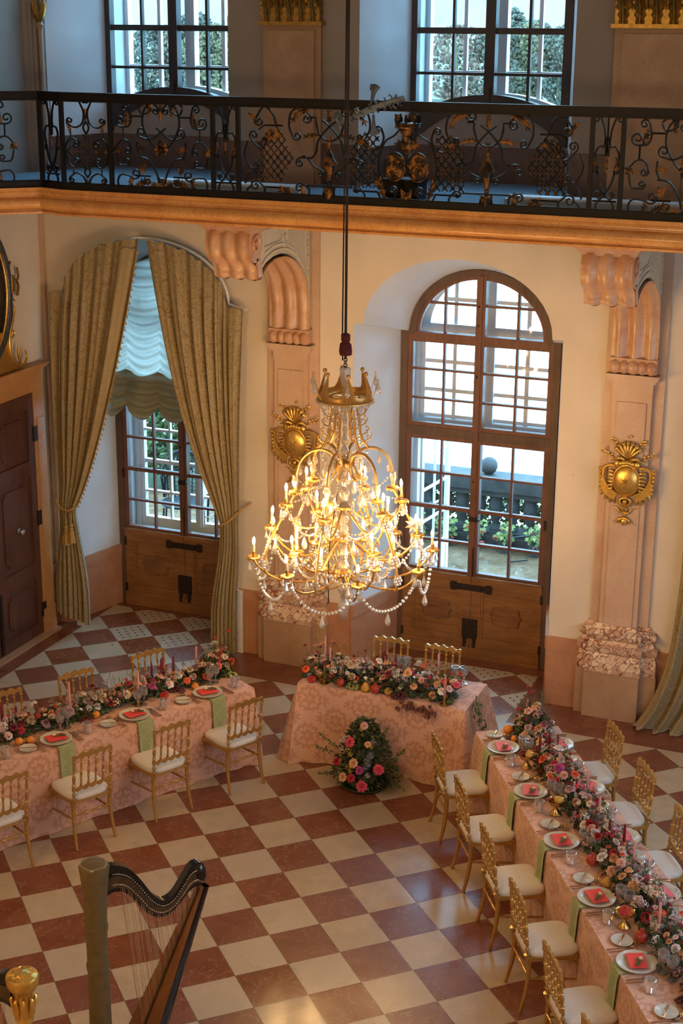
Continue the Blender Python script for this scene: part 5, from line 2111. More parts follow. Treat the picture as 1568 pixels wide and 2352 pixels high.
# ---------------------------------------------------------------- gilded cartouches on the pilasters
def cartouche(c, label):
    t = thing('gilded_cartouche', label, 'wall ornament', (c, YW - 0.10, 2.53))
    b = MB()
    def shield(a, v):
        q = v * 0.5 * pi
        x = 0.125 * sin(q) * cos(a * 2 * pi)
        z = 0.150 * sin(q) * sin(a * 2 * pi)
        return (x, -0.025 - 0.055 * cos(q), z)
    b.grid(shield, 32, 8)
    b.tube([(0.128 * cos(q), -0.03, 0.153 * sin(q)) for q in [2 * pi * k / 36 for k in range(36)]], 0.010, 6, closed=True)
    b.build('shield', M['gilt'], t, smooth=60)
    b = MB()
    for k in range(6):
        a = pi / 2 + k * pi / 3 + 0.08
        d = Vector((cos(a), 0, sin(a)))
        s = Vector((-sin(a), 0, cos(a)))
        o = Vector((0, -0.078, 0))
        tip = d * 0.088 + Vector((0, -0.064, 0))
        b.add([tuple(o + Vector((0, -0.016, 0))), tuple(o + s * 0.016 + d * 0.02 + Vector((0, 0.008, 0))), tuple(tip), tuple(o - s * 0.016 + d * 0.02 + Vector((0, 0.008, 0)))],
              [(0, 1, 2), (0, 2, 3)])
    b.build('star', M['gilt'], t, smooth=0)
    b = MB()
    for s in (-1, 1):
        # side shells
        pts = catmull([(s * 0.10, -0.02, 0.13), (s * 0.17, -0.02, 0.14), (s * 0.225, -0.02, 0.10), (s * 0.225, -0.02, 0.0), (s * 0.17, -0.02, -0.09), (s * 0.08, -0.02, -0.15)], 6)
        b.tube(pts, [0.016] * len(pts), 6)
        b.tube([p + Vector((s * 0.022, 0.01, -0.01)) for p in pts], 0.012, 6)
        for k in range(6):
            z = 0.09 - 0.038 * k
            b.tube([(s * 0.13, -0.03, z * 0.9), (s * 0.165, -0.035, z), (s * 0.185, -0.025, z - 0.004)], [0.014, 0.013, 0.006], 6)
        for k in range(6):
            b.ball((s * 0.265 - s * 0.003 * k, -0.02, 0.10 - 0.042 * k), 0.019, 6, 5)
        # ragged wings
        wing = [(s * 0.24, 0.02), (s * 0.26, -0.06), (s * 0.23, -0.13), (s * 0.17, -0.18), (s * 0.11, -0.21), (s * 0.09, -0.16), (s * 0.17, -0.09)]
        b.prism(wing, lambda x, z: (x, 0.0, z), lambda x, z: (x, -0.03, z))
        for k, (x, z, dx, dz) in enumerate(((0.25, -0.08, 0.025, -0.03), (0.225, -0.13, 0.03, -0.05), (0.19, -0.165, 0.02, -0.055), (0.15, -0.19, 0.005, -0.06), (0.115, -0.2, -0.015, -0.05))):
            b.tube([(s * x, -0.015, z), (s * (x + dx * 0.4), -0.02, z + dz * 0.7), (s * (x + dx), -0.01, z + dz)], [0.018, 0.011, 0.002], 5)
        # horns over the shield
        b.tube(catmull([(s * 0.02, -0.03, 0.20), (s * 0.08, -0.05, 0.23), (s * 0.13, -0.03, 0.20), (s * 0.17, -0.02, 0.19)], 5), [0.012, 0.016, 0.018, 0.02, 0.02, 0.02, 0.018, 0.016, 0.014, 0.012, 0.01, 0.008, 0.008, 0.006, 0.005, 0.004], 6)
        b.ball((s * 0.095, -0.03, 0.16), 0.045, 8, 6, (0.8, 0.6, 1))
        # twigs
        for tw in (((0.12, 0.20), (0.17, 0.24), (0.22, 0.25), (0.25, 0.28)), ((0.06, 0.28), (0.10, 0.33), (0.13, 0.38), (0.16, 0.39))):
            P = catmull([(s * x, -0.01, z) for x, z in tw], 4)
            b.tube(P, 0.004, 4)
            for q in range(3, len(P), 3):
                b.ball((P[q].x, -0.012, P[q].z + 0.012), 0.012, 5, 4, (1, 0.5, 1.3))
                b.ball((P[q].x + s * 0.012, -0.012, P[q].z - 0.010), 0.010, 5, 4, (1.3, 0.5, 1))
    for k in range(5):
        b.ball((-0.06 + 0.03 * k, -0.055, 0.175 + 0.012 * (1 - abs(k - 2) / 2)), 0.026, 7, 5)
    b.build('shell_frame', M['gilt'], t, smooth=60)
    b = MB()
    for k in range(7):
        a = (k - 3) * 0.30
        P = [(0.01 * sin(a), -0.02, 0.22), (0.07 * sin(a), -0.04, 0.22 + 0.07 * cos(a)), (0.14 * sin(a), -0.035, 0.22 + 0.15 * cos(a)), (0.16 * sin(a), -0.05, 0.22 + 0.17 * cos(a))]
        b.tube(catmull(P, 4), [0.008 + 0.018 * (q / 12) if q < 11 else 0.012 for q in range(13)], 6)
    b.ball((0.02, -0.012, 0.44), 0.014, 6, 4)
    b.ball((0.005, -0.012, 0.435), 0.012, 6, 4)
    b.build('palmette', M['gilt'], t, smooth=60)
    b = MB()
    b.tube([(0.055 * cos(q), -0.03, -0.215 + 0.042 * sin(q)) for q in [2 * pi * k / 18 for k in range(18)]], 0.018, 6, closed=True)
    b.ball((0, -0.03, -0.215), 0.026, 8, 6)
    b.tube([(0.024 * cos(q), -0.02, -0.30 + 0.022 * sin(q)) for q in [2 * pi * k / 14 for k in range(14)]], 0.008, 6, closed=True)
    for s in (-1, 1):
        b.tube(catmull([(0, -0.02, -0.335), (s * 0.045, -0.025, -0.325), (s * 0.075, -0.02, -0.285), (s * 0.125, -0.015, -0.275)], 5), [0.014 - 0.0007 * k for k in range(16)], 6)
        b.tube(catmull([(0, -0.02, -0.385), (s * 0.045, -0.03, -0.40), (s * 0.065, -0.02, -0.43), (s * 0.10, -0.015, -0.445)], 5), [0.022 - 0.001 * k for k in range(16)], 6)
    b.ball((0, -0.02, -0.352), 0.014, 6, 5)
    b.ball((0, -0.025, -0.42), 0.035, 8, 6, (1, 0.6, 1.2))
    b.build('pendant', M['gilt'], t, smooth=60)


cartouche(PILS[0] + 0.06, 'gilded star shield ornament on the pilaster behind the chandelier')
cartouche(PILS[1], 'gilded star shield ornament on the pilaster past the bare arched window')


# ---------------------------------------------------------------- chandelier
CX, CYY = 1.2, 0.65
ch = thing('chandelier', 'gilded crystal chandelier with lit candle bulbs hanging over the hall', 'chandelier', (CX, CYY, 0))
b = MB()
b.tube([(0.0, 0, 4.12), (0.004, 0, ZT)], 0.011, 6)
b.tube([(-0.03, 0.01, 4.10), (-0.034, 0.012, 4.32), (-0.022, 0.01, 6.5), (0.0, 0.0, ZT)], 0.006, 6)
b.build('hanging_cords', M['cord'], ch)
b = MB()
b.lathe([(0.02, 4.33), (0.038, 4.32), (0.038, 4.27), (0.03, 4.26), (0.048, 4.24), (0.055, 4.18), (0.05, 4.15), (0.02, 4.145)], 12, rfn=lambda a, z: 1 + 0.07 * cos(a * 6))
b.build('red_tassel', M['velvet_red'], ch)
b = MB()
for k in range(5):
    z = 4.13 - k * 0.022
    b.tube([(0.014 * cos(q) * (1 if k % 2 else 0.2), 0.014 * cos(q) * (0.2 if k % 2 else 1), z + 0.016 * sin(q)) for q in [2 * pi * i / 10 for i in range(10)]], 0.004, 5, closed=True)
b.build('chain_hook', M['hinge'], ch)
b = MB()
b.lathe([(0.012, 3.86), (0.03, 3.90), (0.045, 3.97), (0.05, 4.03), (0.035, 4.045), (0.012, 4.05)], 10)
b.build('glass_cap', M['crystal'], ch, smooth=20)

# crown
b = MB()
n = 72
NP = 6
def crest(a):
    return 0.5 + 0.5 * cos(a * NP)
vs = []
for k in range(n):
    a = 2 * pi * k / n
    h = crest(a) ** 4.0
    for (r, z) in ((0.222, 3.765), (0.236, 3.785), (0.225, 3.80), (0.228 - 0.045 * h, 3.83 + 0.16 * h), (0.220 - 0.045 * h, 3.835 + 0.16 * h), (0.205, 3.80), (0.205, 3.765)):
        vs.append((r * cos(a), r * sin(a), z))
fs = []
for k in range(n):
    k2 = (k + 1) % n
    for j in range(7):
        j2 = (j + 1) % 7
        fs.append((k * 7 + j, k2 * 7 + j, k2 * 7 + j2, k * 7 + j2))
b.add(vs, fs)
for k in range(NP):
    a = 2 * pi * k / NP
    b.ball((0.182 * cos(a), 0.182 * sin(a), 4.005), 0.020, 8, 6)
for z, r in ((3.775, 0.236), (3.80, 0.12)):
    b.tube([(r * cos(q), r * sin(q), z) for q in [2 * pi * k / 40 for k in range(40)]], 0.008, 6, closed=True)
for k in range(3):
    a = k * pi / 3
    b.tube([(0.21 * cos(a), 0.21 * sin(a), 3.79), (-0.21 * cos(a), -0.21 * sin(a), 3.79)], 0.006, 5)
b.build('gilded_crown', M['chand_gold'], ch, smooth=50)

# stem of stacked glass
b = MB()
prof = [(0.012, 2.02)]
z = 2.04
r = random.Random(2)
while z < 3.84:
    h = r.uniform(0.07, 0.13)
    w = r.uniform(0.032, 0.06) if z < 3.0 else r.uniform(0.022, 0.04)
    prof += [(0.013, z), (w * 0.7, z + h * 0.15), (w, z + h * 0.5), (w * 0.6, z + h * 0.85), (0.013, z + h)]
    z += h
b.lathe(prof, 10)
b.build('glass_stem', M['crystal'], ch, smooth=25)
b = MB()
b.lathe([(0.006, 1.98), (0.006, 3.85)], 6)
for z, w in ((2.24, 0.075), (2.55, 0.065), (2.83, 0.06), (3.22, 0.05)):
    b.lathe([(0.02, z - 0.05), (w * 0.6, z - 0.035), (w, z - 0.01), (w, z + 0.012), (w * 0.5, z + 0.03), (0.015, z + 0.05)], 12)
b.build('gilded_hubs', M['chand_gold'], ch, smooth=40)

# shared small meshes
b = MB()
b.lathe([(0.0, -0.075), (0.008, -0.072), (0.0165, -0.058), (0.017, -0.048), (0.006, -0.012), (0.003, 0.0)], 6)
b.tube([(0, 0, -0.004), (0, 0, 0.022)], 0.0018, 4)
b.ball((0, 0, 0.012), 0.006, 6, 4)
DROP = b.mesh('crystal_drop', M['crystal'], 15)
b = MB()
b.lathe([(0.012, -0.026), (0.024, -0.020), (0.03, -0.006), (0.058, -0.004), (0.060, 0.008), (0.048, 0.014), (0.014, 0.010), (0.012, 0.03), (0.017, 0.034), (0.017, 0.055), (0.0, 0.056)], 6)
for k in range(12):
    a = pi * k / 6
    b.tube([(0.055 * cos(a), 0.055 * sin(a), 0), (0.060 * cos(a), 0.060 * sin(a), -0.020)], [0.007, 0.002], 4)
PAN = b.mesh('drip_pan', M['chand_gold'], 30)
b = MB()
b.lathe([(0.0115, 0.05), (0.0115, 0.125), (0.006, 0.128), (0.0, 0.128)], 8)
CANDLE = b.mesh('candle_sleeve', M['wax_ivory'], 40)
b = MB()
b.lathe([(0.006, 0.128), (0.011, 0.140), (0.0135, 0.152), (0.012, 0.165), (0.007, 0.180), (0.0, 0.192)], 8)
BULBM = b.mesh('bulb', M['bulb'], 60)


def beads(P, r=0.0075, every=0.024):
    b = MB()
    P = catmull(P, 10)
    acc = 0
    for p, q in zip(P, P[1:]):
        acc += (q - p).length
        if acc >= every:
            acc = 0
            b.ball(q, r * 1.45, 6, 4)
    b.tube(P, 0.0012, 3)
    return b.build('bead_strand', M['crystal'], ch, smooth=0)


def pol(r, a, z):
    return Vector((r * cos(a), r * sin(a), z))


def swag(p, q, sag, r=0.0075, pend=False):
    m_ = (p + q) / 2 - Vector((0, 0, sag))
    a = p.lerp(m_, 0.5) - Vector((0, 0, sag * 0.28))
    c = q.lerp(m_, 0.5) - Vector((0, 0, sag * 0.28))
    beads([p, a, m_, c, q], r)
    if pend:
        inst(DROP, 'crystal_drop', ch, m_ - Vector((0, 0, 0.02)), sc=1.5)


PH = radians(22.4)
tiers = [(8, 0.775, 2.415, radians(188) + PH, 2.26), (6, 0.44, 2.40, radians(245) + PH, 2.22), (6, 0.63, 2.61, radians(172) + PH, 2.56), (6, 0.50, 2.875, radians(190) + PH, 2.83)]
arms = []
pans = []
for ti, (cnt, R_, zp, a0, zh) in enumerate(tiers):
    row = []
    for k in range(cnt):
        a = a0 + 2 * pi * k / cnt
        jz = 0.015 * sin(k * 2.3 + ti)
        zz = zp + jz
        pts = [pol(0.04, a, zh), pol(R_ * 0.22, a, zh - 0.06), pol(R_ * 0.48, a, zz - 0.24 + 0.04 * (ti == 3)), pol(R_ * 0.75, a, zz - 0.20), pol(R_ * 0.94, a, zz - 0.09), pol(R_, a, zz - 0.02)]
        b = MB()
        b.tube(catmull(pts, 7), 0.0095, 6)
        # small returning scroll near the hub
        c = pol(R_ * 0.40, a, zz - 0.08)
        d = Vector((cos(a), sin(a), 0))
        b.tube([c + d * (0.075 * (1 - q / 16) * cos(q * 0.5 + 3.6)) + Vector((0, 0, 0.075 * (1 - q / 16) * sin(q * 0.5 + 3.6))) for q in range(13)], 0.006, 5)
        arm = b.build('arm', M['chand_gold'], ch)
        p = pol(R_, a, zz)
        tl_ = Matrix.Rotation(r.uniform(-0.09, 0.09), 3, 'X') @ Matrix.Rotation(r.uniform(-0.09, 0.09), 3, 'Y')
        eu = tl_.to_euler()
        inst(PAN, 'drip_pan', ch, p, eu)
        cd = inst(CANDLE, 'candle_sleeve', ch, p, eu)
        inst(BULBM, 'bulb', cd)
        row.append((p, a))
        for q in range(3):
            aa = a + 2.1 * q + 0.5
            inst(DROP, 'crystal_drop', ch, p + Vector((0.045 * cos(aa), 0.045 * sin(aa), -0.035 - 0.03 * (q % 2))), (0, 0, aa), r.uniform(0.9, 1.35))
    pans.append(row)
for k in range(8):
    p, q = pans[0][k][0], pans[0][(k + 1) % 8][0]
    swag(p - Vector((0, 0, 0.06)), q - Vector((0, 0, 0.06)), 0.22, 0.011, True)
for k in range(6):
    p, q = pans[3][k][0], pans[3][(k + 1) % 6][0]
    swag(p - Vector((0, 0, 0.03)), q - Vector((0, 0, 0.03)), 0.16, 0.008, True)
    p, q = pans[2][k][0], pans[2][(k + 1) % 6][0]
    swag(p - Vector((0, 0, 0.03)), q - Vector((0, 0, 0.03)), 0.17, 0.008)

# the six openwork frames: leafy uprights under the crown, round hoops, then bands down to the lower tiers
for k in range(6):
    a = radians(190) + PH + 2 * pi * k / 6
    b = MB()
    b.tube(catmull([pol(0.10, a, 3.70), pol(0.125, a, 3.58), pol(0.135, a, 3.47), pol(0.18, a, 3.38), pol(0.205, a, 3.345)], 6), 0.011, 6)
    for q, (rr, zz) in enumerate(((0.115, 3.62), (0.128, 3.54), (0.14, 3.46), (0.165, 3.405))):
        b.tube(catmull([pol(rr, a, zz), pol(rr + 0.04, a, zz + 0.02), pol(rr + 0.065, a, zz + 0.06), pol(rr + 0.045, a, zz + 0.075)], 4), 0.006, 5)
    hoop = [pol(0.10, a, 3.13), pol(0.075, a, 3.22), pol(0.11, a, 3.31), pol(0.20, a, 3.35), pol(0.30, a, 3.33), pol(0.38, a, 3.25), pol(0.415, a, 3.12), pol(0.42, a, 2.98)]
    b.tube(catmull(hoop, 7), 0.0125, 6)
    b.tube(catmull([pol(0.10, a, 3.13), pol(0.14, a, 3.10), pol(0.17, a, 3.12), pol(0.16, a, 3.155)], 5), 0.010, 6)
    b.tube(catmull([pol(0.42, a, 2.98), pol(0.50, a, 2.84), pol(0.56, a, 2.72), pol(0.62, a, 2.60), pol(0.665, a, 2.48), pol(0.69, a, 2.34), pol(0.66, a, 2.26)], 6), 0.010, 6)
    b.build('hoop_frame', M['chand_gold'], ch)
    inst(PAN, 'drip_pan', ch, pol(0.42, a, 2.985))
    b = MB()
    b.lathe([(0.012, 0.03), (0.02, 0.06), (0.03, 0.10), (0.022, 0.13), (0.03, 0.145), (0.0, 0.15)], 8)
    b.build('glass_vase', M['crystal'], ch, loc=pol(0.42, a, 2.985), smooth=20)
    swag(pol(0.40, a, 3.10), pol(0.09, a, 3.12), 0.10, 0.007, True)
    a2 = a + 2 * pi / 6
    swag(pol(0.20, a, 3.34), pol(0.20, a2, 3.34), 0.12, 0.007, True)
    beads([pol(0.225, a, 3.77), pol(0.17, a, 3.62), pol(0.19, a, 3.48), pol(0.20, a, 3.36)], 0.0065)
    beads([pol(0.225, a, 3.77), pol(0.15, a + 0.5, 3.60), pol(0.225, a2, 3.77)], 0.0065)
    for q, (rr, zz) in enumerate(((0.30, 3.30), (0.38, 3.22), (0.60, 2.56), (0.67, 2.42))):
        inst(DROP, 'crystal_drop', ch, pol(rr, a, zz), (0, 0, a + q), 1.2)
    b = MB()
    b.tube(catmull([pol(0.23, a + 0.4, 3.79), pol(0.27, a + 0.4, 3.86), pol(0.30, a + 0.4, 3.98)], 5), 0.003, 4)
    b.build('drop_wire', M['chand_gold'], ch)
    inst(DROP, 'crystal_drop', ch, pol(0.305, a + 0.4, 3.95), sc=1.3)
    # flower-shaped crystal rosettes on the bands
    for (rr, zz) in ((0.53, 2.79), (0.645, 2.53), (0.695, 2.36)):
        b = MB()
        c = pol(rr, a, zz)
        b.ball(c, 0.014, 6, 4)
        for q in range(6):
            an = q * pi / 3
            b.ball(c + Vector((-sin(a) * 0.030 * cos(an), cos(a) * 0.030 * cos(an), 0.030 * sin(an))), 0.017, 6, 4)
        b.build('crystal_rosette', M['crystal'], ch, smooth=0)
for k in range(6):
    swag(pans[2][k][0], pans[0][(k * 8) // 6][0] - Vector((0, 0, 0.05)), 0.10, 0.008)
    swag(pol(0.10, pans[3][k][1], 3.16), pans[3][k][0] + Vector((0, 0, 0.02)), 0.07, 0.007)
    swag(pans[1][k][0], pans[1][(k + 1) % 6][0], 0.13, 0.009, True)
    beads([pol(0.06, pans[3][k][1] + 0.5, 2.86), pol(0.16, pans[3][k][1] + 0.5, 2.66), pol(0.30, pans[3][k][1] + 0.4, 2.46)], 0.008)
b = MB()
for k in range(56):
    a = 2 * pi * k / 56
    b.ball((0.24 * cos(a), 0.24 * sin(a), 3.758), 0.0095, 6, 4)
b.build('crown_beads', M['crystal'], ch, smooth=0)
b = MB()
for k in range(9):
    a = 2 * pi * k / 9
    b.tube([(0, 0, 0), (0.05 * cos(a), 0, 0.05 * sin(a)), (0.085 * cos(a), 0, 0.085 * sin(a))], [0.018, 0.014, 0.001], 4)
b.ball((0, 0, 0), 0.026, 8, 6)
b.build('crystal_star', M['crystal'], ch, smooth=0, loc=pol(0.60, radians(-5) + PH, 2.70), rz=PH)
b = MB()
b.lathe([(0.0, 1.80), (0.02, 1.83), (0.045, 1.90), (0.05, 1.95), (0.02, 2.00), (0.03, 2.03)], 10)
b.build('glass_finial', M['crystal'], ch, smooth=20)
b = MB()
b.tube(catmull([(-0.10, -0.10, 1.98), (-0.09, -0.10, 2.5), (-0.03, -0.07, 3.0), (0.0, -0.05, 3.3)], 6), 0.005, 5)
b.build('electric_flex', M['hinge'], ch)


# ---------------------------------------------------------------- chairs
def chair_proto():
    """spindle-back banquet chair: origin on the floor under the back legs, seat towards +y"""
    t = thing('banquet_chair', 'x', 'chair')
    hw = 0.178
    lean = lambda z: -0.10 * (z - 0.44) if z > 0.44 else 0.0

    def bsplay(z):
        return -0.055 * ((0.30 - z) / 0.30) ** 1.6 if z < 0.30 else 0.0
    for s in (-1, 1):
        b = MB()
        b.tube([(s * (hw + 0.012 * max(0, (0.3 - z)) / 0.3), 0.03 + bsplay(z) + 0.025 * (z < 0.44), z) for z in (0, 0.08, 0.16, 0.24, 0.32, 0.40, 0.47)], [0.013, 0.014, 0.016, 0.017, 0.018, 0.0185, 0.018], 8)
        b.build('leg', M['gold'], t)
        b = MB()
        b.tube([(s * 0.195, 0.43, 0), (s * 0.195, 0.43, 0.10), (s * 0.193, 0.428, 0.25), (s * 0.19, 0.42, 0.43)], [0.011, 0.0135, 0.0165, 0.018], 8)
        b.ball((s * 0.193, 0.428, 0.25), 0.019, 8, 4, (1, 1, 0.4))
        b.build('leg', M['gold'], t)
    Y0 = 0.045
    # seat frame
    b = MB()
    fr = [(-hw - 0.018, Y0 - 0.01), (hw + 0.018, Y0 - 0.01), (0.218, 0.40), (0.19, 0.44), (-0.19, 0.44), (-0.218, 0.40)]
    b.prism(fr, lambda x, y: (x, y, 0.415), lambda x, y: (x, y, 0.442))
    for s in (-1, 1):
        b.bar((s * 0.19, 0.36, 0.42), (s * 0.192, 0.42, 0.33), 0.014, 0.014)
    b.build('seat_frame', M['gold'], t, smooth=0)
    # cushion
    b = MB()
    n = 40
    ring = []
    for k in range(n):
        a = 2 * pi * k / n
        q = (abs(cos(a)) ** 4.5 + abs(sin(a)) ** 4.5) ** (-1 / 4.5)
        x = 0.212 * q * cos(a)
        y = 0.24 + 0.205 * q * sin(a)
        x *= 0.90 + 0.10 * (y - 0.04) / 0.4
        ring.append((x, y))
    vs = []
    lay = [(0.985, 0.441), (1.0, 0.452), (1.0, 0.466), (0.97, 0.478), (0.90, 0.487), (0.70, 0.496), (0.40, 0.501), (0.0, 0.502)]
    for f_, z in lay[:-1]:
        for x, y in ring:
            vs.append((x * f_, 0.24 + (y - 0.24) * f_, z))
    vs.append((0, 0.24, 0.502))
    fs = []
    L = len(lay) - 1
    for i in range(L - 1):
        for k in range(n):
            k2 = (k + 1) % n
            fs.append((i * n + k, i * n + k2, (i + 1) * n + k2, (i + 1) * n + k))
    for k in range(n):
        fs.append(((L - 1) * n + k, (L - 1) * n + (k + 1) % n, L * n))
    fs.append(tuple(range(n - 1, -1, -1)))
    b.add(vs, fs)
    b.build('seat', M['seat'], t)
    # back: posts, scalloped rails, turned spindles
    xs = [-hw + 2 * hw * k / 5 for k in range(6)]

    def turned(x, z0, z1, r):
        b = MB()
        prof = []
        for u, m_ in ((0, .8), (.06, .8), (.08, 1.5), (.11, 1.5), (.13, .8), (.22, 1.0), (.28, 1.35), (.30, .8), (.33, 1.7), (.36, .8), (.42, 1.2), (.5, 1.5), (.56, 1.1), (.58, .8), (.60, 1.6), (.63, .8), (.72, 1.25), (.80, 1.0), (.86, .8), (.88, 1.5), (.91, 1.5), (.93, .8), (1, .8)):
            prof.append((z0 + (z1 - z0) * u, r * m_))
        b.tube([(x, Y0 + lean(z), z) for z, q in prof], [q for z, q in prof], 7)
        return b
    for s in (-1, 1):
        turned(s * hw, 0.47, 0.86, 0.0115).build('back_post', M['gold'], t)
    for x in xs[1:-1]:
        turned(x, 0.575, 0.83, 0.0085).build('spindle', M['gold'], t)

    def rail(zc, up):
        pts_o, pts_i = [], []
        N = 60
        for k in range(N + 1):
            x = -hw - 0.012 + (2 * hw + 0.024) * k / N
            ph = (x + hw) / (2 * hw) * 5
            fr_ = min(1, max(0, ph - math.floor(ph))) if 0 <= ph < 5 else 0
            arch_ = sqrt(max(0, 1 - (2 * fr_ - 1) ** 2)) if 0 <= ph < 5 else 0
            if up:
                wave = 0.010 * cos((ph - 2.5) * 2 * pi / 1.25)
                pts_o.append((x, 0.893 - 0.016 * (abs(x) / hw) ** 3 + wave))
                pts_i.append((x, 0.815 + 0.038 * arch_))
            else:
                pts_o.append((x, 0.552 - 0.020 * abs(sin(ph * pi))))
                pts_i.append((x, 0.596 - 0.032 * arch_))
        b = MB()
        for k in range(N):
            q = [pts_i[k], pts_i[k + 1], pts_o[k + 1], pts_o[k]]
            vs = [(x, Y0 + lean(z) - 0.011, z) for x, z in q] + [(x, Y0 + lean(z) + 0.011, z) for x, z in q]
            f4 = [(0, 1, 2, 3), (7, 6, 5, 4), (3, 2, 6, 7), (1, 0, 4, 5)]
            if k == 0:
                f4.append((0, 3, 7, 4))
            if k == N - 1:
                f4.append((2, 1, 5, 6))
            b.add(vs, f4)
        return b
    rail(0.85, True).build('top_rail', M['gold'], t, smooth=40)
    rail(0.57, False).build('lower_back_rail', M['gold'], t, smooth=40)
    for nm, p, q in (('stretcher', (-0.182, 0.04, 0.27), (-0.193, 0.425, 0.235)), ('stretcher', (0.182, 0.04, 0.27), (0.193, 0.425, 0.235)),
                     ('stretcher', (-0.18, 0.045, 0.305), (0.18, 0.045, 0.305)), ('stretcher', (-0.19, 0.425, 0.30), (0.19, 0.425, 0.30))):
        b = MB()
        P = [Vector(p).lerp(Vector(q), u) for u in (0, .2, .25, .3, .33, .36, .45, .5, .55, .64, .67, .7, .75, .8, 1)]
        b.tube(P, [.007, .008, .012, .008, .013, .009, .010, .013, .010, .009, .013, .008, .012, .008, .007], 7)
        b.build(nm, M['gold'], t)
    return t


CH0 = chair_proto()
FIRST = [True]


def put_chair(x, y, fx, fy, label, group):
    """chair whose back legs stand at (x, y) and whose seat faces direction (fx, fy)"""
    o = CH0 if FIRST[0] else copy_tree(CH0)
    FIRST[0] = False
    o.location = (x, y, 0)
    o.rotation_euler = (0, 0, atan2(fy, fx) - pi / 2)
    tag(o, label, 'chair', group)
    return o


# ---------------------------------------------------------------- tables
class Table:
    """table frame: s runs along the table from its far end, t from its inner edge to the outer one"""

    def __init__(self, o, d, n, L, W, nm):
        self.o, self.d, self.n, self.L, self.W, self.nm = Vector(o), Vector(d).normalized(), Vector(n).normalized(), L, W, nm

    def p(self, s, t, z=0.765):
        q = self.o + self.d * s + self.n * t
        return Vector((q.x, q.y, z))

    def ang(self, ds, dt):
        v = self.d * ds + self.n * dt
        return atan2(v.y, v.x)


TL = Table((0.088, 1.166), (-0.477, -0.879), (-0.879, 0.477), 4.6, 0.76, 'table near the harps')
TR = Table((2.306, 1.076), (0.534, -0.846), (0.846, 0.534), 5.4, 0.76, 'table opposite the harps')
TC = Table((0.42, 1.44), (1, 0), (0, 1), 1.67, 0.68, 'head table')


def tablecloth(T, label, flare, seed, ends):
    b = MB()
    L, W, H = T.L, T.W, 0.762
    ns, nt = max(8, int(L / 0.1)), 10
    b.grid(lambda a, v: tuple(T.p(L * a, W * v, H + 0.0)), ns, nt, lambda a, v: (L * a, W * v))
    # skirt: walk the perimeter
    per = [(0, 0, 0, -1, 0.0)]
    r = random.Random(seed)
    cr = 0.03
    pts = []
    step = 0.035
    def side(s0, t0, s1, t1, ns_, nt_):
        d = hypot(s1 - s0, t1 - t0)
        k = int(d / step)
        for i in range(k):
            f_ = i / k
            pts.append((s0 + (s1 - s0) * f_, t0 + (t1 - t0) * f_, ns_, nt_))
    def corner(cs, ct, a0, a1):
        for i in range(7):
            a = a0 + (a1 - a0) * i / 7
            pts.append((cs, ct, cos(a), sin(a)))
    side(0, 0, L, 0, 0, -1)
    corner(L, 0, -pi / 2, 0)
    side(L, 0, L, W, 1, 0)
    corner(L, W, 0, pi / 2)
    side(L, W, 0, W, 0, 1)
    corner(0, W, pi / 2, pi)
    side(0, W, 0, 0, -1, 0)
    corner(0, 0, pi, 1.5 * pi)
    n = len(pts)
    cum = [0.0]
    for i in range(n):
        p, q = pts[i], pts[(i + 1) % n]
        cum.append(cum[-1] + hypot(q[0] - p[0], q[1] - p[1]) + 0.10 * hypot(q[2] - p[2], q[3] - p[3]))
    nv = 14
    ph = r.uniform(0, 6)

    def off(i, v):
        p = pts[i % n]
        iscorner = abs(p[2]) > 1e-6 and abs(p[3]) > 1e-6 and not (abs(abs(p[2]) - 1) < 1e-6 or abs(abs(p[3]) - 1) < 1e-6)
        dc = min(hypot(p[0] - a, p[1] - c) for a in (0, L) for c in (0, W))
        cf = max(0.0, 1 - dc / 0.35)
        o = flare * v * (1 + 1.6 * cf * cf)
        o += 0.010 * v * sin(cum[i % n] * 9 + ph) + 0.006 * v * sin(cum[i % n] * 23 + 2 * ph)
        o += 0.022 * v * cf * sin(cum[i % n] * 30 + ph)
        return 0.004 + o
    def fn(a, v):
        i = int(round(a * n))
        p = pts[i % n]
        o = off(i, v)
        z = H - (H - 0.004) * v
        if v < 0.06:
            o = 0.004 * v / 0.06
        q = T.p(p[0] + p[2] * o, p[1] + p[3] * o, z)
        return tuple(q)
    b.grid(fn, n, nv, lambda a, v: (cum[int(round(a * n))], -(H * v) - 0.05))
    o = b.build('tablecloth', M['cloth'], smooth=0)
    o.data.polygons.foreach_set('use_smooth', [True] * len(o.data.polygons))
    o.data.set_sharp_from_angle(angle=radians(60))
    return tag(o, label, 'tablecloth')


tablecloth(TL, 'pink damask tablecloth to the floor on the long table near the harps', 0.03, 1, 0)
tablecloth(TR, 'pink damask tablecloth to the floor on the long table opposite the harps', 0.03, 2, 0)
tablecloth(TC, 'pink damask tablecloth with flaring corners on the short head table', 0.075, 3, 0)

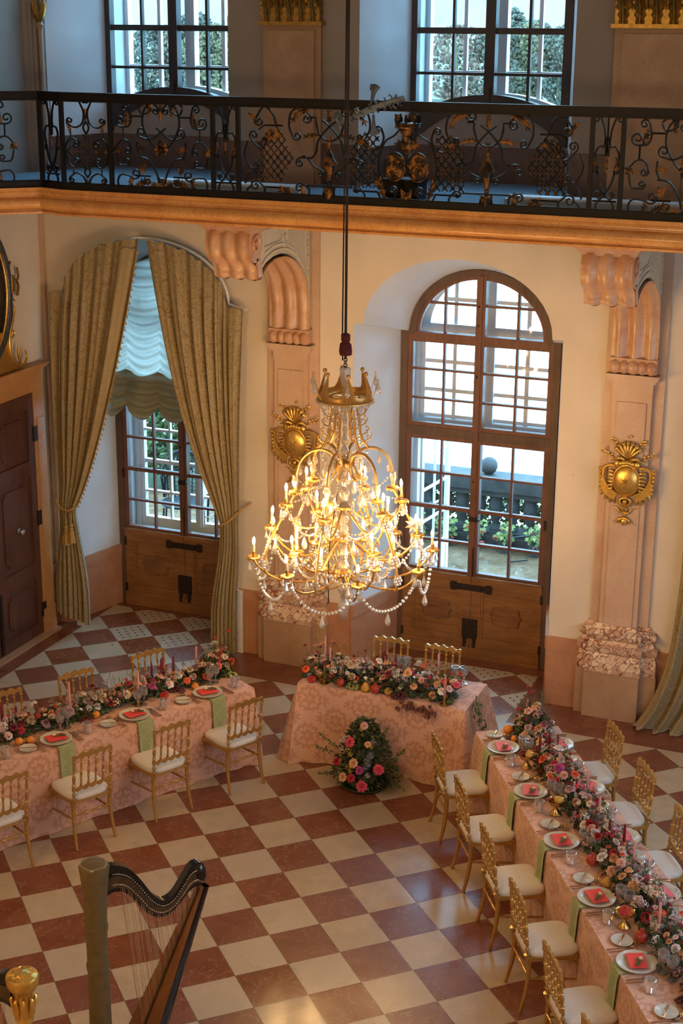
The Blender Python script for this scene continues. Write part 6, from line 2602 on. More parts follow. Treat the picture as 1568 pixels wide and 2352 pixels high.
SL = [0.42 + 0.80 * k for k in range(5)]
SR = [0.39 + 0.82 * k for k in range(6)]
for k, s in enumerate(SL[:4]):
    p = TL.p(s - 0.02, -0.43)
    put_chair(p.x, p.y, TL.n.x, TL.n.y, 'gold spindle-back chair, %s from far end, hall side, table near the harps' % ORD[k], 'gold chairs at the long table near the harps')
for k, s in enumerate((0.47, 1.27, 2.03)):
    p = TL.p(s, 1.12)
    put_chair(p.x, p.y, -TL.n.x, -TL.n.y, 'gold spindle-back chair, %s from far end, wall side, table near the harps' % ORD[k], 'gold chairs at the long table near the harps')
for k, s in enumerate(SR):
    p = TR.p(s - 0.03, -0.44)
    put_chair(p.x, p.y, TR.n.x, TR.n.y, 'gold spindle-back chair, %s from far end, hall side, table opposite the harps' % ORD[k], 'gold chairs at the long table opposite the harps')
for k, s in enumerate((0.37, 1.13, 1.96, 2.78)):
    p = TR.p(s, 1.17)
    put_chair(p.x, p.y, -TR.n.x, -TR.n.y, 'gold spindle-back chair, %s from far end, wall side, table opposite the harps' % ORD[k], 'gold chairs at the long table opposite the harps')
put_chair(0.95, 2.56, 0.05, -1, 'gold spindle-back chair behind the head table, nearer the chandelier pilaster', 'gold chairs behind the head table')
put_chair(1.50, 2.56, -0.04, -1, 'gold spindle-back chair behind the head table, nearer the table opposite the harps', 'gold chairs behind the head table')

# ---------------------------------------------------------------- place settings
b = MB()
b.lathe([(0.0, 0.006), (0.085, 0.006), (0.093, 0.009), (0.105, 0.016), (0.138, 0.021), (0.140, 0.019), (0.10, 0.010), (0.08, 0.0), (0.0, 0.0)], 40)
PLATE = b.mesh('plate', M['porcelain'], 40)
b = MB()
b.lathe([(0.0, 0.005), (0.045, 0.005), (0.052, 0.010), (0.076, 0.018), (0.078, 0.016), (0.05, 0.005), (0.04, 0.0), (0.0, 0.0)], 32)
SIDEPL = b.mesh('side_plate', M['porcelain'], 40)
b = MB()
b.box((-0.085, -0.060, 0.0), (0.085, 0.060, 0.006))
CARD = b.mesh('menu_card', M['card_red'], 0)
b = MB()
b.lathe([(0.0, 0.004), (0.030, 0.004), (0.034, 0.09), (0.039, 0.092), (0.041, 0.09), (0.035, 0.0), (0.0, 0.0)], 12, rfn=lambda a, z: 1 + 0.03 * cos(a * 12))
TUMB = b.mesh('tumbler', M['tableglass'], 25)
b = MB()
b.lathe([(0.0, 0.003), (0.034, 0.0), (0.034, 0.004), (0.006, 0.012), (0.005, 0.05), (0.010, 0.06), (0.005, 0.07), (0.018, 0.082), (0.036, 0.105), (0.042, 0.135), (0.039, 0.165), (0.036, 0.165), (0.038, 0.135), (0.032, 0.108), (0.0, 0.09)], 14, rfn=lambda a, z: 1 + (0.03 * cos(a * 7) if z > 0.08 else 0))
GOBLET = b.mesh('goblet', M['tableglass'], 25)


def knife_mesh():
    b = MB()
    b.tube([(-0.105, 0, 0.004), (-0.10, 0, 0.004), (-0.02, 0, 0.004), (0.0, 0, 0.004)], [0.004, 0.006, 0.005, 0.004], 6)
    b.prism([(0.0, -0.006), (0.085, -0.008), (0.105, 0.004), (0.10, 0.006), (0.0, 0.006)], lambda x, y: (x, y, 0.003), lambda x, y: (x, y, 0.005))
    return b.mesh('table_knife', M['rose_gold'], 40)


def fork_mesh():
    b = MB()
    b.tube([(-0.10, 0, 0.004), (-0.095, 0, 0.004), (0.0, 0, 0.003), (0.045, 0, 0.005)], [0.003, 0.0055, 0.0035, 0.004], 6)
    b.prism([(0.04, -0.004), (0.055, -0.011), (0.07, -0.011), (0.07, 0.011), (0.055, 0.011), (0.04, 0.004)], lambda x, y: (x, y, 0.005), lambda x, y: (x, y, 0.007))
    for k in range(4):
        y = -0.0095 + 0.0063 * k
        b.box((0.07, y - 0.0018, 0.005), (0.10, y + 0.0018, 0.007))
    return b.mesh('table_fork', M['rose_gold'], 40)


KNIFE, FORK = knife_mesh(), fork_mesh()


def leaf_poly(b, base, d, nrm, L, w):
    """one folded leaf blade"""
    d = Vector(d).normalized()
    nrm = Vector(nrm)
    s = d.cross(nrm)
    if s.length < 1e-4:
        s = d.orthogonal()
    s.normalize()
    nn = s.cross(d)
    B = Vector(base)
    m1 = B + d * L * 0.38
    m2 = B + d * L * 0.72 - nn * L * 0.06
    tp = B + d * L - nn * L * 0.18
    lift = nn * w * 0.25
    b.add([tuple(B), tuple(m1 + s * w * 0.5 + lift), tuple(m2 + s * w * 0.38 + lift), tuple(tp), tuple(m2 - s * w * 0.38 + lift), tuple(m1 - s * w * 0.5 + lift), tuple(m1), tuple(m2)],
          [(0, 6, 1), (1, 6, 7, 2), (2, 7, 3), (0, 5, 6), (5, 4, 7, 6), (4, 3, 7)])


def sprig_mesh(seed):
    r = random.Random(seed)
    b = MB()
    b.tube([(-0.05, 0, 0.006), (0.0, 0.006, 0.010), (0.05, 0.0, 0.008)], 0.0016, 4)
    for k in range(9):
        x = -0.04 + 0.01 * k
        leaf_poly(b, (x, 0, 0.008), (0.5, r.choice((-1, 1)), r.uniform(0.1, 0.6)), (0, 0, 1), r.uniform(0.025, 0.04), r.uniform(0.014, 0.022))
    return b.mesh('leaf_sprig', M['leaf'], 0)


SPRIG = sprig_mesh(4)
b = MB()
b.ball((0, 0, 0.012), 0.016, 8, 6, (1, 1, 0.8))
BUD = b.mesh('bud', plain('cream_bud', (0.78, 0.62, 0.42), 0.7), 60)
b = MB()
for k in range(7):
    a = k * 0.9
    leaf_poly(b, (0.004 * cos(a), 0.004 * sin(a), 0.004), (cos(a), sin(a), 0.5), (0, 0, 1), 0.034, 0.026)
GILTD = b.mesh('gilt_leaf_dish', M['brass'], 0)


def napkin(T, s, label, drop, side):
    """folded green napkin under the plate, hanging over the inner (side 0) or outer edge"""
    b = MB()
    w = 0.155
    e = 0.0 if side == 0 else T.W
    sg = 1 if side == 0 else -1
    path = [(0.20, 0.768), (0.10, 0.768), (0.02, 0.770), (-0.006, 0.766), (-0.014, 0.74), (-0.020, 0.70), (-0.024, 0.62), (-0.030, 0.70 - drop * 0.75), (-0.036, 0.765 - drop)]
    n = len(path) - 1

    def fn(a, v):
        i = min(int(v * n), n - 1)
        f_ = v * n - i
        t_ = path[i][0] * (1 - f_) + path[i + 1][0] * f_
        z = path[i][1] * (1 - f_) + path[i + 1][1] * f_
        q = max(0, (v - 0.45))
        x = s + (a - 0.5) * w * (1 - 0.12 * q)
        t2 = t_ - 0.012 * sin(a * pi * 2.0) * q * 2 - 0.004
        return tuple(T.p(x, e + sg * t2, z + 0.002))
    b.grid(fn, 10, 24, lambda a, v: (a * w, v * 0.45))
    b.grid(lambda a, v: tuple(Vector(fn(a, v)) - Vector((0, 0, 0.004)) + (T.n * (0.003 * sg)).to_3d()), 10, 24, lambda a, v: (a * w, v * 0.45))
    o = b.build('napkin', M['napkin'], smooth=60)
    tag(o, label, 'napkin', 'green napkins')


def place(T, s, side, k, sd, card, nap=True, sprig=True, which=''):
    """sd: +1 if the side plate lies towards larger s"""
    t = 0.145 if side == 0 else T.W - 0.13
    f = 1 if side == 0 else -1
    wh = '%s from far end, %s, %s' % (ORD[k], which, T.nm)
    z = 0.768
    a = T.ang(0, f)
    p = T.p(s, t, z + (0.004 if nap else 0))
    tag(inst(PLATE, 'dinner_plate', None, p, (0, 0, a)), 'cream dinner plate, %s' % wh, 'plate', 'cream dinner plates')
    tilt = r.uniform(-0.25, 0.15)
    c = inst(CARD, 'menu_card', None, p + Vector((0, 0, 0.0225)), (0.0, 0.0, a - pi / 2 + tilt), mat=M['card_red' if card else 'card_pink'])
    tag(c, '%s paper card, %s' % ('red' if card else 'pink', wh), 'card', 'coloured cards on the plates')
    if sprig:
        q = T.p(s - 0.04 * sd, t - 0.015 * f, z + 0.033)
        o = thing('leaf_sprig', 'green leaf sprig on card, %s' % wh, 'sprig', q, a + 0.8, 'leaf sprigs on the cards')
        inst(SPRIG, 'leaves', o, (0, 0, 0))
        inst(BUD, 'bud', o, (0.06, 0.0, -0.002))
    if nap:
        napkin(T, s - 0.015 * sd, 'green hanging napkin, %s' % wh, r.uniform(0.27, 0.31), side)
    # bread plate with its knife, forks, knives
    ss = s + sd * 0.275
    tb = t + (-0.005 * f)
    tag(inst(SIDEPL, 'bread_plate', None, T.p(ss, tb, z)), 'small cream bread plate, %s' % wh, 'plate', 'small bread plates')
    tag(inst(KNIFE, 'butter_knife', None, T.p(ss, tb, z + 0.016), (0, 0, T.ang(0.8 * sd, 0.5 * f)), 0.75), 'butter knife on bread plate, %s' % wh, 'knife', 'butter knives')
    for q in range(2):
        tag(inst(FORK, 'table_fork', None, T.p(s + sd * (0.165 + 0.03 * q), t - (0.03 + 0.012 * q) * f, z), (0, 0, a)), 'rose gold fork, %s' % wh, 'fork', 'forks at the %s' % wh)
        tag(inst(KNIFE, 'table_knife', None, T.p(s - sd * (0.165 + 0.03 * q), t - (0.03 + 0.012 * q) * f, z), (0, 0, a)), 'rose gold knife, %s' % wh, 'knife', 'knives at the %s' % wh)
    tag(inst(TUMB, 'tumbler', None, T.p(s - sd * 0.30, t - 0.02 * f, z)), 'cut glass tumbler, %s' % wh, 'glass', 'cut glass tumblers')
    for q in range(2):
        tag(inst(GOBLET, 'goblet', None, T.p(s - sd * (0.12 + 0.085 * q), t + (0.135 + 0.03 * q) * f, z), (0, 0, q)), 'cut glass goblet, %s' % wh, 'glass', 'goblets at the %s' % wh)
    if side == 0:
        tag(inst(GILTD, 'gilt_dish', None, T.p(s + sd * 0.22, t + 0.095 * f, z), (0, 0, k)), 'tiny crumpled gilt dish, %s' % wh, 'dish', 'tiny gilt dishes')


r = random.Random(21)
for k, s in enumerate(SL[:4]):
    place(TL, s + 0.01, 0, k, 1, True, which='hall side')
for k, s in enumerate(SR):
    place(TR, s, 0, k, -1, k >= 2, which='hall side')
for k, s in enumerate(SR[:4]):
    place(TR, s + 0.01, 1, k, 1, False, which='wall side')
# the two settings of the head table face the hall
for k, (x, lab) in enumerate(((0.93, 'nearer the chandelier pilaster'), (1.51, 'nearer the long table opposite the harps'))):
    tag(inst(PLATE, 'dinner_plate', None, (x, 1.98, 0.768)), 'cream dinner plate, head table, %s' % lab, 'plate', 'cream dinner plates')
    tag(inst(CARD, 'menu_card', None, (x, 1.98, 0.79), (0, 0, 0.2), mat=M['card_pink']), 'pink card on the plate at the head table, %s' % lab, 'card', 'coloured cards on the plates')
    for q in range(2):
        tag(inst(GOBLET, 'goblet', None, (x + 0.30 + 0.08 * q - 0.58 * k * 0.0, 2.0 + 0.02 * q, 0.768), sc=1.05), 'cut glass goblet on the short head table, %s' % lab, 'glass', 'goblets on the head table %s' % lab)

# ---------------------------------------------------------------- candles
b = MB()
b.lathe([(0.042, 0.0), (0.044, 0.006), (0.012, 0.016), (0.008, 0.05), (0.014, 0.056), (0.016, 0.075), (0.0115, 0.08), (0.0, 0.08)], 16)
HOLDER = b.mesh('candlestick', M['brass'], 40)


def taper(x, y, ztop, col, label, group, rad=0.0105, lean=0.0):
    tag(inst(HOLDER, 'candlestick', None, (x, y, 0.766)), 'brass candlestick of ' + label.replace(' taper', ''), 'candlestick', 'brass candlesticks')
    b = MB()
    h = ztop - 0.84
    b.lathe([(rad * 0.95, 0.0), (rad, 0.01), (rad * 0.82, h - 0.012), (rad * 0.5, h - 0.003), (0.0015, h), (0.0012, h + 0.012), (0, h + 0.012)], 12)
    o = b.build('taper_candle', M[col], loc=(x, y, 0.842))
    o.rotation_euler = (lean, -lean, 0)
    tag(o, label, 'candle', group)


def order(lst, T):
    return sorted(lst, key=lambda q: (Vector((q[0], q[1])) - T.o).dot(T.d))


for T, dark, pink in ((TL, [(-0.79, 0.78, 1.02), (-0.67, 0.75, 1.09), (-0.70, 0.83, 1.07), (-0.66, 0.97, 1.03), (-1.53, -0.59, 1.02), (-1.57, -0.52, 1.03), (-1.46, -0.47, 0.98)],
                       [(-0.55, 1.22, 1.06), (-0.72, 0.40, 1.10), (-1.11, -0.14, 1.14)]),
                      (TR, [(3.0, 0.66, 1.04), (3.04, 0.82, 1.0), (3.12, 0.78, 1.02), (3.45, 0.13, 0.98), (3.78, -0.57, 1.02), (3.86, -0.48, 1.0), (3.98, -0.51, 1.0), (4.90, -2.42, 1.05)],
                       [(2.71, 1.28, 1.06), (3.23, 0.42, 1.03), (3.52, 0.22, 1.0), (3.71, -0.19, 1.02), (4.12, -0.83, 1.06), (4.46, -1.6, 1.06)]),
                      (TC, [(1.07, 1.78, 0.99), (1.115, 1.90, 1.02), (1.165, 1.85, 1.02), (1.215, 1.80, 0.99), (1.23, 1.93, 1.0)],
                       [(0.55, 1.80, 1.12), (0.645, 1.70, 1.06), (1.63, 2.03, 1.03), (1.87, 1.50, 1.05)])):
    for k, q in enumerate(order(dark, T)):
        taper(q[0], q[1], q[2], 'wax_dark', 'dark red taper candle, %s from %s end, %s' % (ORD[k], 'far' if T is not TC else 'left', T.nm), 'dark red candles on the ' + T.nm, 0.0115)
    for k, q in enumerate(order(pink, T)):
        taper(q[0], q[1], q[2], 'wax_pink', 'pale pink taper candle, %s from %s end, %s' % (ORD[k], 'far' if T is not TC else 'left', T.nm), 'pink candles on the ' + T.nm, 0.0115, 0.01 * (k % 3 - 1))
taper(4.38, -1.36, 1.03, 'wax_green', 'dark green taper candle on the table opposite the harps', None)
taper(0.66, 1.52, 0.95, 'wax_green', 'short dark green taper candle, front of head table', None)


# ---------------------------------------------------------------- flowers
def petal(b, a, r0, r1, h0, h1, w, curl_, cup=0.0):
    """one petal fanning from the centre: angle a, radii, heights"""
    vs = []
    nu, nv = 4, 4
    for j in range(nv + 1):
        v = j / nv
        rr = r0 + (r1 - r0) * v
        hh = h0 + (h1 - h0) * (v ** 0.75) - curl_ * max(0, v - 0.7) ** 1.5 * 4
        for i in range(nu + 1):
            u = (i / nu - 0.5) * 2
            aa = a + u * w * (0.45 + 0.55 * sin(pi * min(1, 0.25 + v * 0.55)))
            k = 1 - 0.10 * u * u * v
            vs.append((rr * k * cos(aa), rr * k * sin(aa), hh + cup * u * u * v - 0.06 * v * u * u))
    fs = [(j * 5 + i, j * 5 + i + 1, j * 5 + i + 6, j * 5 + i + 5) for j in range(nv) for i in range(nu)]
    b.add(vs, fs)


def rose_mesh(seed, layers=6, open_=1.0):
    """full garden rose of unit radius, facing +z"""
    r = random.Random(seed)
    b = MB()
    for L in range(layers):
        f = (L + 1) / layers
        n = 3 + L
        for k in range(n):
            a = 2 * pi * k / n + L * 0.7 + r.uniform(-.15, .15)
            petal(b, a, 0.10 * f, (0.18 + 0.82 * f ** 1.2) * r.uniform(0.94, 1.04), -0.35, 0.62 - 0.50 * f ** 2.0 * open_ + r.uniform(-.04, .04), min(1.1, 3.4 / n), 0.10 + 0.25 * f * open_)
    b.ball((0, 0, 0.0), 0.24, 7, 5, (1, 1, 1.6))
    return b.mesh('rose', PETAL[0], 0)


def ruffle_mesh(seed):
    """carnation-like ruffled head"""
    r = random.Random(seed)
    b = MB()
    for L in range(7):
        R_ = 0.25 + 0.125 * L
        n = 36
        vs = []
        ph = r.uniform(0, 6)
        for k in range(n):
            a = 2 * pi * k / n
            q = R_ * (1 + 0.07 * sin(a * 9 + ph) + 0.05 * sin(a * 17 + ph))
            vs.append((0.15 * R_ * cos(a), 0.15 * R_ * sin(a), -0.3))
            vs.append((q * cos(a), q * sin(a), 0.55 - 0.085 * L - 0.02 * L * L + 0.10 * sin(a * 11 + ph * 2)))
        b.add(vs, [(2 * k, 2 * ((k + 1) % n), 2 * ((k + 1) % n) + 1, 2 * k + 1) for k in range(n)])
    return b.mesh('carnation', PETAL[0], 0)


def cluster_mesh(seed, n=26, flat=0.7, nm='blossom_cluster'):
    """head of many small five-petalled florets"""
    r = random.Random(seed)
    b = MB()
    for k in range(n):
        z = r.uniform(-0.1, 1)
        a = r.uniform(0, 6.283)
        q = sqrt(max(0, 1 - z * z))
        d = Vector((q * cos(a), q * sin(a), z * flat))
        nn = d.normalized()
        u = nn.orthogonal().normalized()
        w = nn.cross(u)
        c = d * 0.85
        for i in range(5):
            t = 2 * pi * i / 5 + a
            e = u * cos(t) + w * sin(t)
            g = u * cos(t + 0.5) + w * sin(t + 0.5)
            h = u * cos(t - 0.5) + w * sin(t - 0.5)
            b.add([tuple(c), tuple(c + h * 0.15 + nn * 0.05), tuple(c + e * 0.24 + nn * 0.03), tuple(c + g * 0.15 + nn * 0.05)], [(0, 1, 2, 3)])
    return b.mesh(nm, PETAL[0], 0)


def spike_mesh(seed):
    """tall spike of small florets (unit height 1)"""
    r = random.Random(seed)
    b = MB()
    for k in range(40):
        z = k / 40
        a = k * 2.4
        q = 0.13 * (1 - 0.75 * z)
        c = Vector((q * cos(a), q * sin(a), z))
        for i in range(4):
            t = i * pi / 2 + a
            b.add([tuple(c), tuple(c + Vector((0.05 * cos(t - .5), 0.05 * sin(t - .5), 0.03)) * (1.3 - z)), tuple(c + Vector((0.08 * cos(t), 0.08 * sin(t), 0.05)) * (1.3 - z)), tuple(c + Vector((0.05 * cos(t + .5), 0.05 * sin(t + .5), 0.03)) * (1.3 - z))], [(0, 1, 2, 3)])
    return b.mesh('flower_spike', PETAL[0], 0)


def scab_mesh(seed):
    """dark pincushion head on a wiry stem, stem length 4 radii"""
    b = MB()
    for k in range(60):
        z = 1 - 1.3 * (k + .5) / 60
        q = sqrt(max(0, 1 - z * z))
        a = k * 2.39996
        b.ball((0.8 * q * cos(a), 0.8 * q * sin(a), 0.7 * z), 0.17, 5, 4)
    return b.mesh('pincushion_flower', PETAL[0], 0)


def pm(nm, c, v=0.16):
    m = plain(nm, c, 0.65, var=v, scale=18)
    return m


PETAL = [pm('blush_petal', (0.76, 0.42, 0.34)), pm('peach_petal', (0.80, 0.43, 0.22)), pm('cream_petal', (0.78, 0.62, 0.46)), pm('coral_petal', (0.78, 0.13, 0.055)),
         pm('burgundy_petal', (0.20, 0.012, 0.030)), pm('mauve_petal', (0.46, 0.26, 0.30)), pm('crimson_petal', (0.48, 0.022, 0.045)), pm('hot_pink_petal', (0.72, 0.075, 0.14)),
         pm('white_petal', (0.80, 0.76, 0.74)), pm('yellow_petal', (0.62, 0.46, 0.06)), pm('lilac_petal', (0.36, 0.34, 0.46)), pm('magenta_petal', (0.45, 0.06, 0.24)), pm('pale_pink_petal', (0.82, 0.58, 0.56))]
PN = ['blush', 'peach', 'cream', 'coral', 'burgundy', 'dusty mauve', 'crimson', 'hot pink', 'white', 'yellow', 'lilac', 'magenta', 'pale pink']
ROSES = [rose_mesh(1), rose_mesh(2, 7, 0.8), rose_mesh(3, 5, 1.2)]
RUFF = [ruffle_mesh(1), ruffle_mesh(2)]
CLUS = [cluster_mesh(1), cluster_mesh(2, 34)]
SPIKE = spike_mesh(1)
SCAB = scab_mesh(1)


def foliage_mesh(nm, L, W, H, n, seed, low=0.0, mats=None, droop=0.3, size=(0.035, 0.07)):
    r = random.Random(seed)
    b = MB()
    for k in range(n):
        x, y = r.uniform(-1, 1), r.uniform(-1, 1)
        if x * x + y * y > 1.1:
            x *= 0.7
            y *= 0.7
        dome = max(0.12, 1 - 0.55 * (x * x * 0.5 + y * y))
        z = H * dome * r.uniform(0.15, 0.85)
        d = Vector((x * 0.7 + r.uniform(-.6, .6), y * 0.9 + r.uniform(-.6, .6), r.uniform(-droop, 1.0)))
        nrm = Vector((r.uniform(-.5, .5), r.uniform(-.5, .5), 1)).normalized()
        b.mi = r.choices((0, 1, 2), (0.42, 0.40, 0.18))[0]
        leaf_poly(b, (x * L / 2, y * W / 2, max(0.012, z)), d, nrm, r.uniform(*size), r.uniform(0.020, 0.036) * size[1] / 0.07)
    # thin stems with buds
    b.mi = 3
    for k in range(n // 9):
        x, y = r.uniform(-.9, .9), r.uniform(-.8, .8)
        p = Vector((x * L / 2, y * W / 2, 0.02))
        q = p + Vector((x * 0.04 + r.uniform(-.04, .04), y * 0.04 + r.uniform(-.03, .03), H * r.uniform(0.8, 1.35)))
        b.tube([p, (p + q) / 2 + Vector((r.uniform(-.015, .015), 0, 0)), q], 0.0013, 3)
        for i in range(4):
            b.ball(q - Vector((r.uniform(-.012, .012), r.uniform(-.012, .012), i * 0.012)), r.uniform(0.003, 0.0055), 5, 3)
    # moss / base mass so that no gap shows the cloth through the middle
    b.mi = 1
    for k in range(int(40 * L)):
        b.ball((r.uniform(-.46, .46) * L, r.uniform(-.36, .36) * W, H * 0.12), H * r.uniform(0.14, 0.24), 5, 4, (1.3, 1.0, 0.8))
    return b.mesh(nm, mats or [M['leaf'], M['leaf_dark'], M['leaf_brown'], M['stem']], 0)


FOL = [foliage_mesh('foliage', 0.74, 0.30, 0.17, 300, s) for s in (1, 2, 3)]


def arrangement(label, loc, rz, L, W, H, n, pal, seed, group):
    r = random.Random(seed)
    t = thing('flower_arrangement', label, 'flowers', loc, rz, group)
    f = inst(FOL[seed % 3], 'foliage', t, (0, 0, 0), (0, 0, pi * (seed % 2)), (L / 0.74, W / 0.30, H / 0.17))
    f['kind'] = 'stuff'
    placed = []
    for k in range(n):
        for _ in range(30):
            x, y = r.uniform(-1, 1), r.uniform(-1, 1)
            if abs(y) > 0.95 or x * x * 0.6 + y * y > 1.15:
                continue
            c = r.choices(range(len(PETAL)), pal)[0]
            kind = r.random()
            if kind < 0.42:
                me, rad, nm = r.choice(ROSES), r.uniform(0.036, 0.054), 'rose'
            elif kind < 0.58:
                me, rad, nm = r.choice(RUFF), r.uniform(0.030, 0.046), 'carnation'
            elif kind < 0.78:
                me, rad, nm = r.choice(CLUS), r.uniform(0.030, 0.048), 'blossom_cluster'
            elif kind < 0.90:
                me, rad, nm = r.choice(ROSES), r.uniform(0.018, 0.027), 'small_rose'
            else:
                me, rad, nm = SCAB, r.uniform(0.012, 0.019), 'pincushion_flower'
                c = r.choice((4, 4, 6, 5))
            px, py = x * L * 0.5, y * W * 0.46
            if all(hypot(px - a, py - d) > (rad + e) * 0.72 for a, d, e in placed):
                break
        placed.append((px, py, rad))
        dome = 1 - 0.45 * (y * y) - 0.18 * x * x
        z = H * dome * r.uniform(0.72, 1.08)
        if nm == 'pincushion_flower' or r.random() < 0.10:
            z += H * r.uniform(0.2, 0.7)
            b = MB()
            b.tube([(px * 0.8, py * 0.8, 0.02), (px * 0.95, py * 0.9, z * 0.6), (px, py, z - 0.2 * rad)], 0.0016, 4)
            b.build('stem', M['stem'], t)
        nrm = Vector((x * 0.45 + r.uniform(-.3, .3), y * 0.9 + r.uniform(-.3, .3), 0.9))
        q = nrm.to_track_quat('Z', 'Y')
        q = q @ Matrix.Rotation(r.uniform(0, 6), 3, 'Z').to_quaternion()
        inst(me, nm, t, (px, py, z), q.to_euler(), rad, PETAL[c])
    for k in range(max(1, n // 14)):
        inst(SPIKE, 'flower_spike', t, (r.uniform(-.42, .42) * L, r.uniform(-.3, .3) * W, H * 0.5), (r.uniform(-.3, .3), r.uniform(-.3, .3), 0), r.uniform(0.12, 0.17), PETAL[r.choice((8, 12, 5, 0))])
    return t


#        blush peach cream coral burg mauve crim hot white yel lilac mag pale
PAL_W = [5, 5, 4, 2.2, 1.2, 2.5, 1.6, 0.8, 3.0, 0, 0.3, 0.2, 4]
PAL_R = [4, 3, 3, 2.0, 2.5, 2.5, 2.5, 1.2, 2.5, 0, 0, 0.3, 3]
GA = 'flower runners on the tables'
k = 0
for T, a, z_, nm in ((TL, 0.02, 5, 'near the harps'), (TR, 0.02, 7, 'opposite the harps')):
    nseg = z_
    for q in range(nseg):
        s = (0.36 if T is TL else 0.33) + 0.66 * q
        t_ = 0.47 if T is TL else 0.44
        p = T.p(s, t_, 0.766)
        W_ = 0.27 + 0.04 * ((q * 7) % 3) / 2
        arrangement('flower runner, %s section from far end, table %s' % (ORD[q], nm), p, T.ang(1, 0),
                    0.70, W_, 0.155 + 0.03 * ((q * 5) % 3) / 2, 42, PAL_W if q % 2 == 0 else PAL_R, 30 + k, GA)
        k += 1
for q, (x, y, lab) in enumerate(((0.80, 1.70, 'end of head table nearer the table near the harps'), (1.56, 1.66, 'end of head table nearer the table opposite the harps'))):
    arrangement('lush rose arrangement, %s' % lab, (x, y, 0.766), 0, 0.80, 0.40, 0.21, 54, PAL_W if q == 0 else PAL_R, 60 + q, GA)
# a taller spray at the far ends of the long tables
for T, lab, sd in ((TL, 'long table near the harps', 71), (TR, 'long table opposite the harps', 72)):
    p = T.p(0.10 if T is TL else 0.14, 0.48, 0.766)
    arrangement('tall airy flower spray at the far end of the %s' % lab, p, T.ang(1, 0), 0.30, 0.26, 0.27, 20, PAL_W, sd, GA)

# leaf trails hanging over the head table's edges
t = thing('leaf_trail', 'green leaf trail hanging over the corner of the short head table', 'leaves', (2.11, 1.62, 0.765))
b = MB()
r = random.Random(8)
for k in range(46):
    f_ = k / 46
    p = Vector((0.02 + 0.10 * f_ + r.uniform(-.03, .03), r.uniform(-.07, .07) - 0.08 * f_, 0.06 - 0.30 * f_))
    leaf_poly(b, p, (r.uniform(-.2, .9), r.uniform(-.8, .8), -0.8), (0.7, 0, 0.7), r.uniform(0.035, 0.055), 0.03)
for k in range(4):
    b.tube([(0.0, 0.03 * (k - 2), 0.04), (0.06, 0.03 * (k - 2), 0.02), (0.11, 0.03 * (k - 2) - 0.05, -0.22)], 0.002, 4)
b.build('leaves', M['leaf'], t, smooth=0)
t = thing('leaf_trail', 'bronze leaf trail spilling over the front edge of the short head table', 'leaves', (1.62, 1.43, 0.765))
b = MB()
for k in range(30):
    p = Vector((r.uniform(-.20, .20), -0.02 + r.uniform(-.03, .02), 0.03 - r.uniform(0, 0.10)))
    leaf_poly(b, p, (r.uniform(-.5, .5), -0.5, -0.9), (0, -0.8, 0.5), r.uniform(0.04, 0.06), 0.04)
b.build('leaves', M['leaf_brown'], t, smooth=0)

# the big arrangement standing on the floor in front of the head table
t = thing('floor_arrangement', 'large rose arrangement standing on the floor in front of the short head table', 'flowers', (1.24, 1.13, 0))
b = MB()
r = random.Random(14)
mats4 = [M['leaf'], M['leaf_dark'], plain('olive_leaf', (0.17, 0.15, 0.03), 0.6, var=0.4, scale=20), M['stem']]
for k in range(1500):
    z = r.random()
    R_ = 0.31 * (1 - z) ** 0.55 * (1.0 if z > 0.06 else 0.9) + 0.03
    a = r.uniform(0, 6.283)
    q = R_ * sqrt(r.uniform(0.35, 1.0))
    p = Vector((q * cos(a), q * 0.62 * sin(a), 0.03 + 0.62 * z))
    d = Vector((cos(a) + r.uniform(-.5, .5), sin(a) + r.uniform(-.5, .5), r.uniform(-.3, .9)))
    b.mi = r.choices((0, 1, 2), (0.3, 0.52, 0.18))[0]
    leaf_poly(b, p, d, Vector((r.uniform(-.4, .4), r.uniform(-.4, .4), 1)).normalized(), r.uniform(0.03, 0.06), r.uniform(0.014, 0.03))
b.mi = 1
for k in range(60):
    z = r.random()
    R_ = 0.22 * (1 - z) ** 0.6
    a = r.uniform(0, 6.283)
    b.ball((R_ * cos(a) * r.random(), 0.6 * R_ * sin(a) * r.random(), 0.05 + 0.48 * z), r.uniform(0.04, 0.075), 6, 4)
# airy side branches
b.mi = 0
for (x, z, dx, dz) in ((-0.24, 0.34, -0.18, 0.14), (-0.26, 0.28, -0.20, 0.06), (0.26, 0.22, 0.20, -0.04), (0.25, 0.30, 0.16, 0.16), (-0.28, 0.08, -0.14, -0.02), (0.28, 0.12, 0.13, -0.05), (0.0, 0.58, -0.03, 0.12), (0.12, 0.48, 0.12, 0.18)):
    b.tube([(x, -0.05, z), (x + dx, -0.08, z + dz)], 0.0022, 4)
    for k in range(16):
        f_ = r.random()
        leaf_poly(b, (x + dx * f_, -0.05 - 0.03 * f_, z + dz * f_), (dx * 3 + r.uniform(-.6, .6), r.uniform(-.7, .3), dz * 2 + r.uniform(-.6, .6)), (0, -0.5, 0.8), r.uniform(0.025, 0.045), 0.018)
f = b.build('foliage', mats4, t, smooth=0)
f['kind'] = 'stuff'
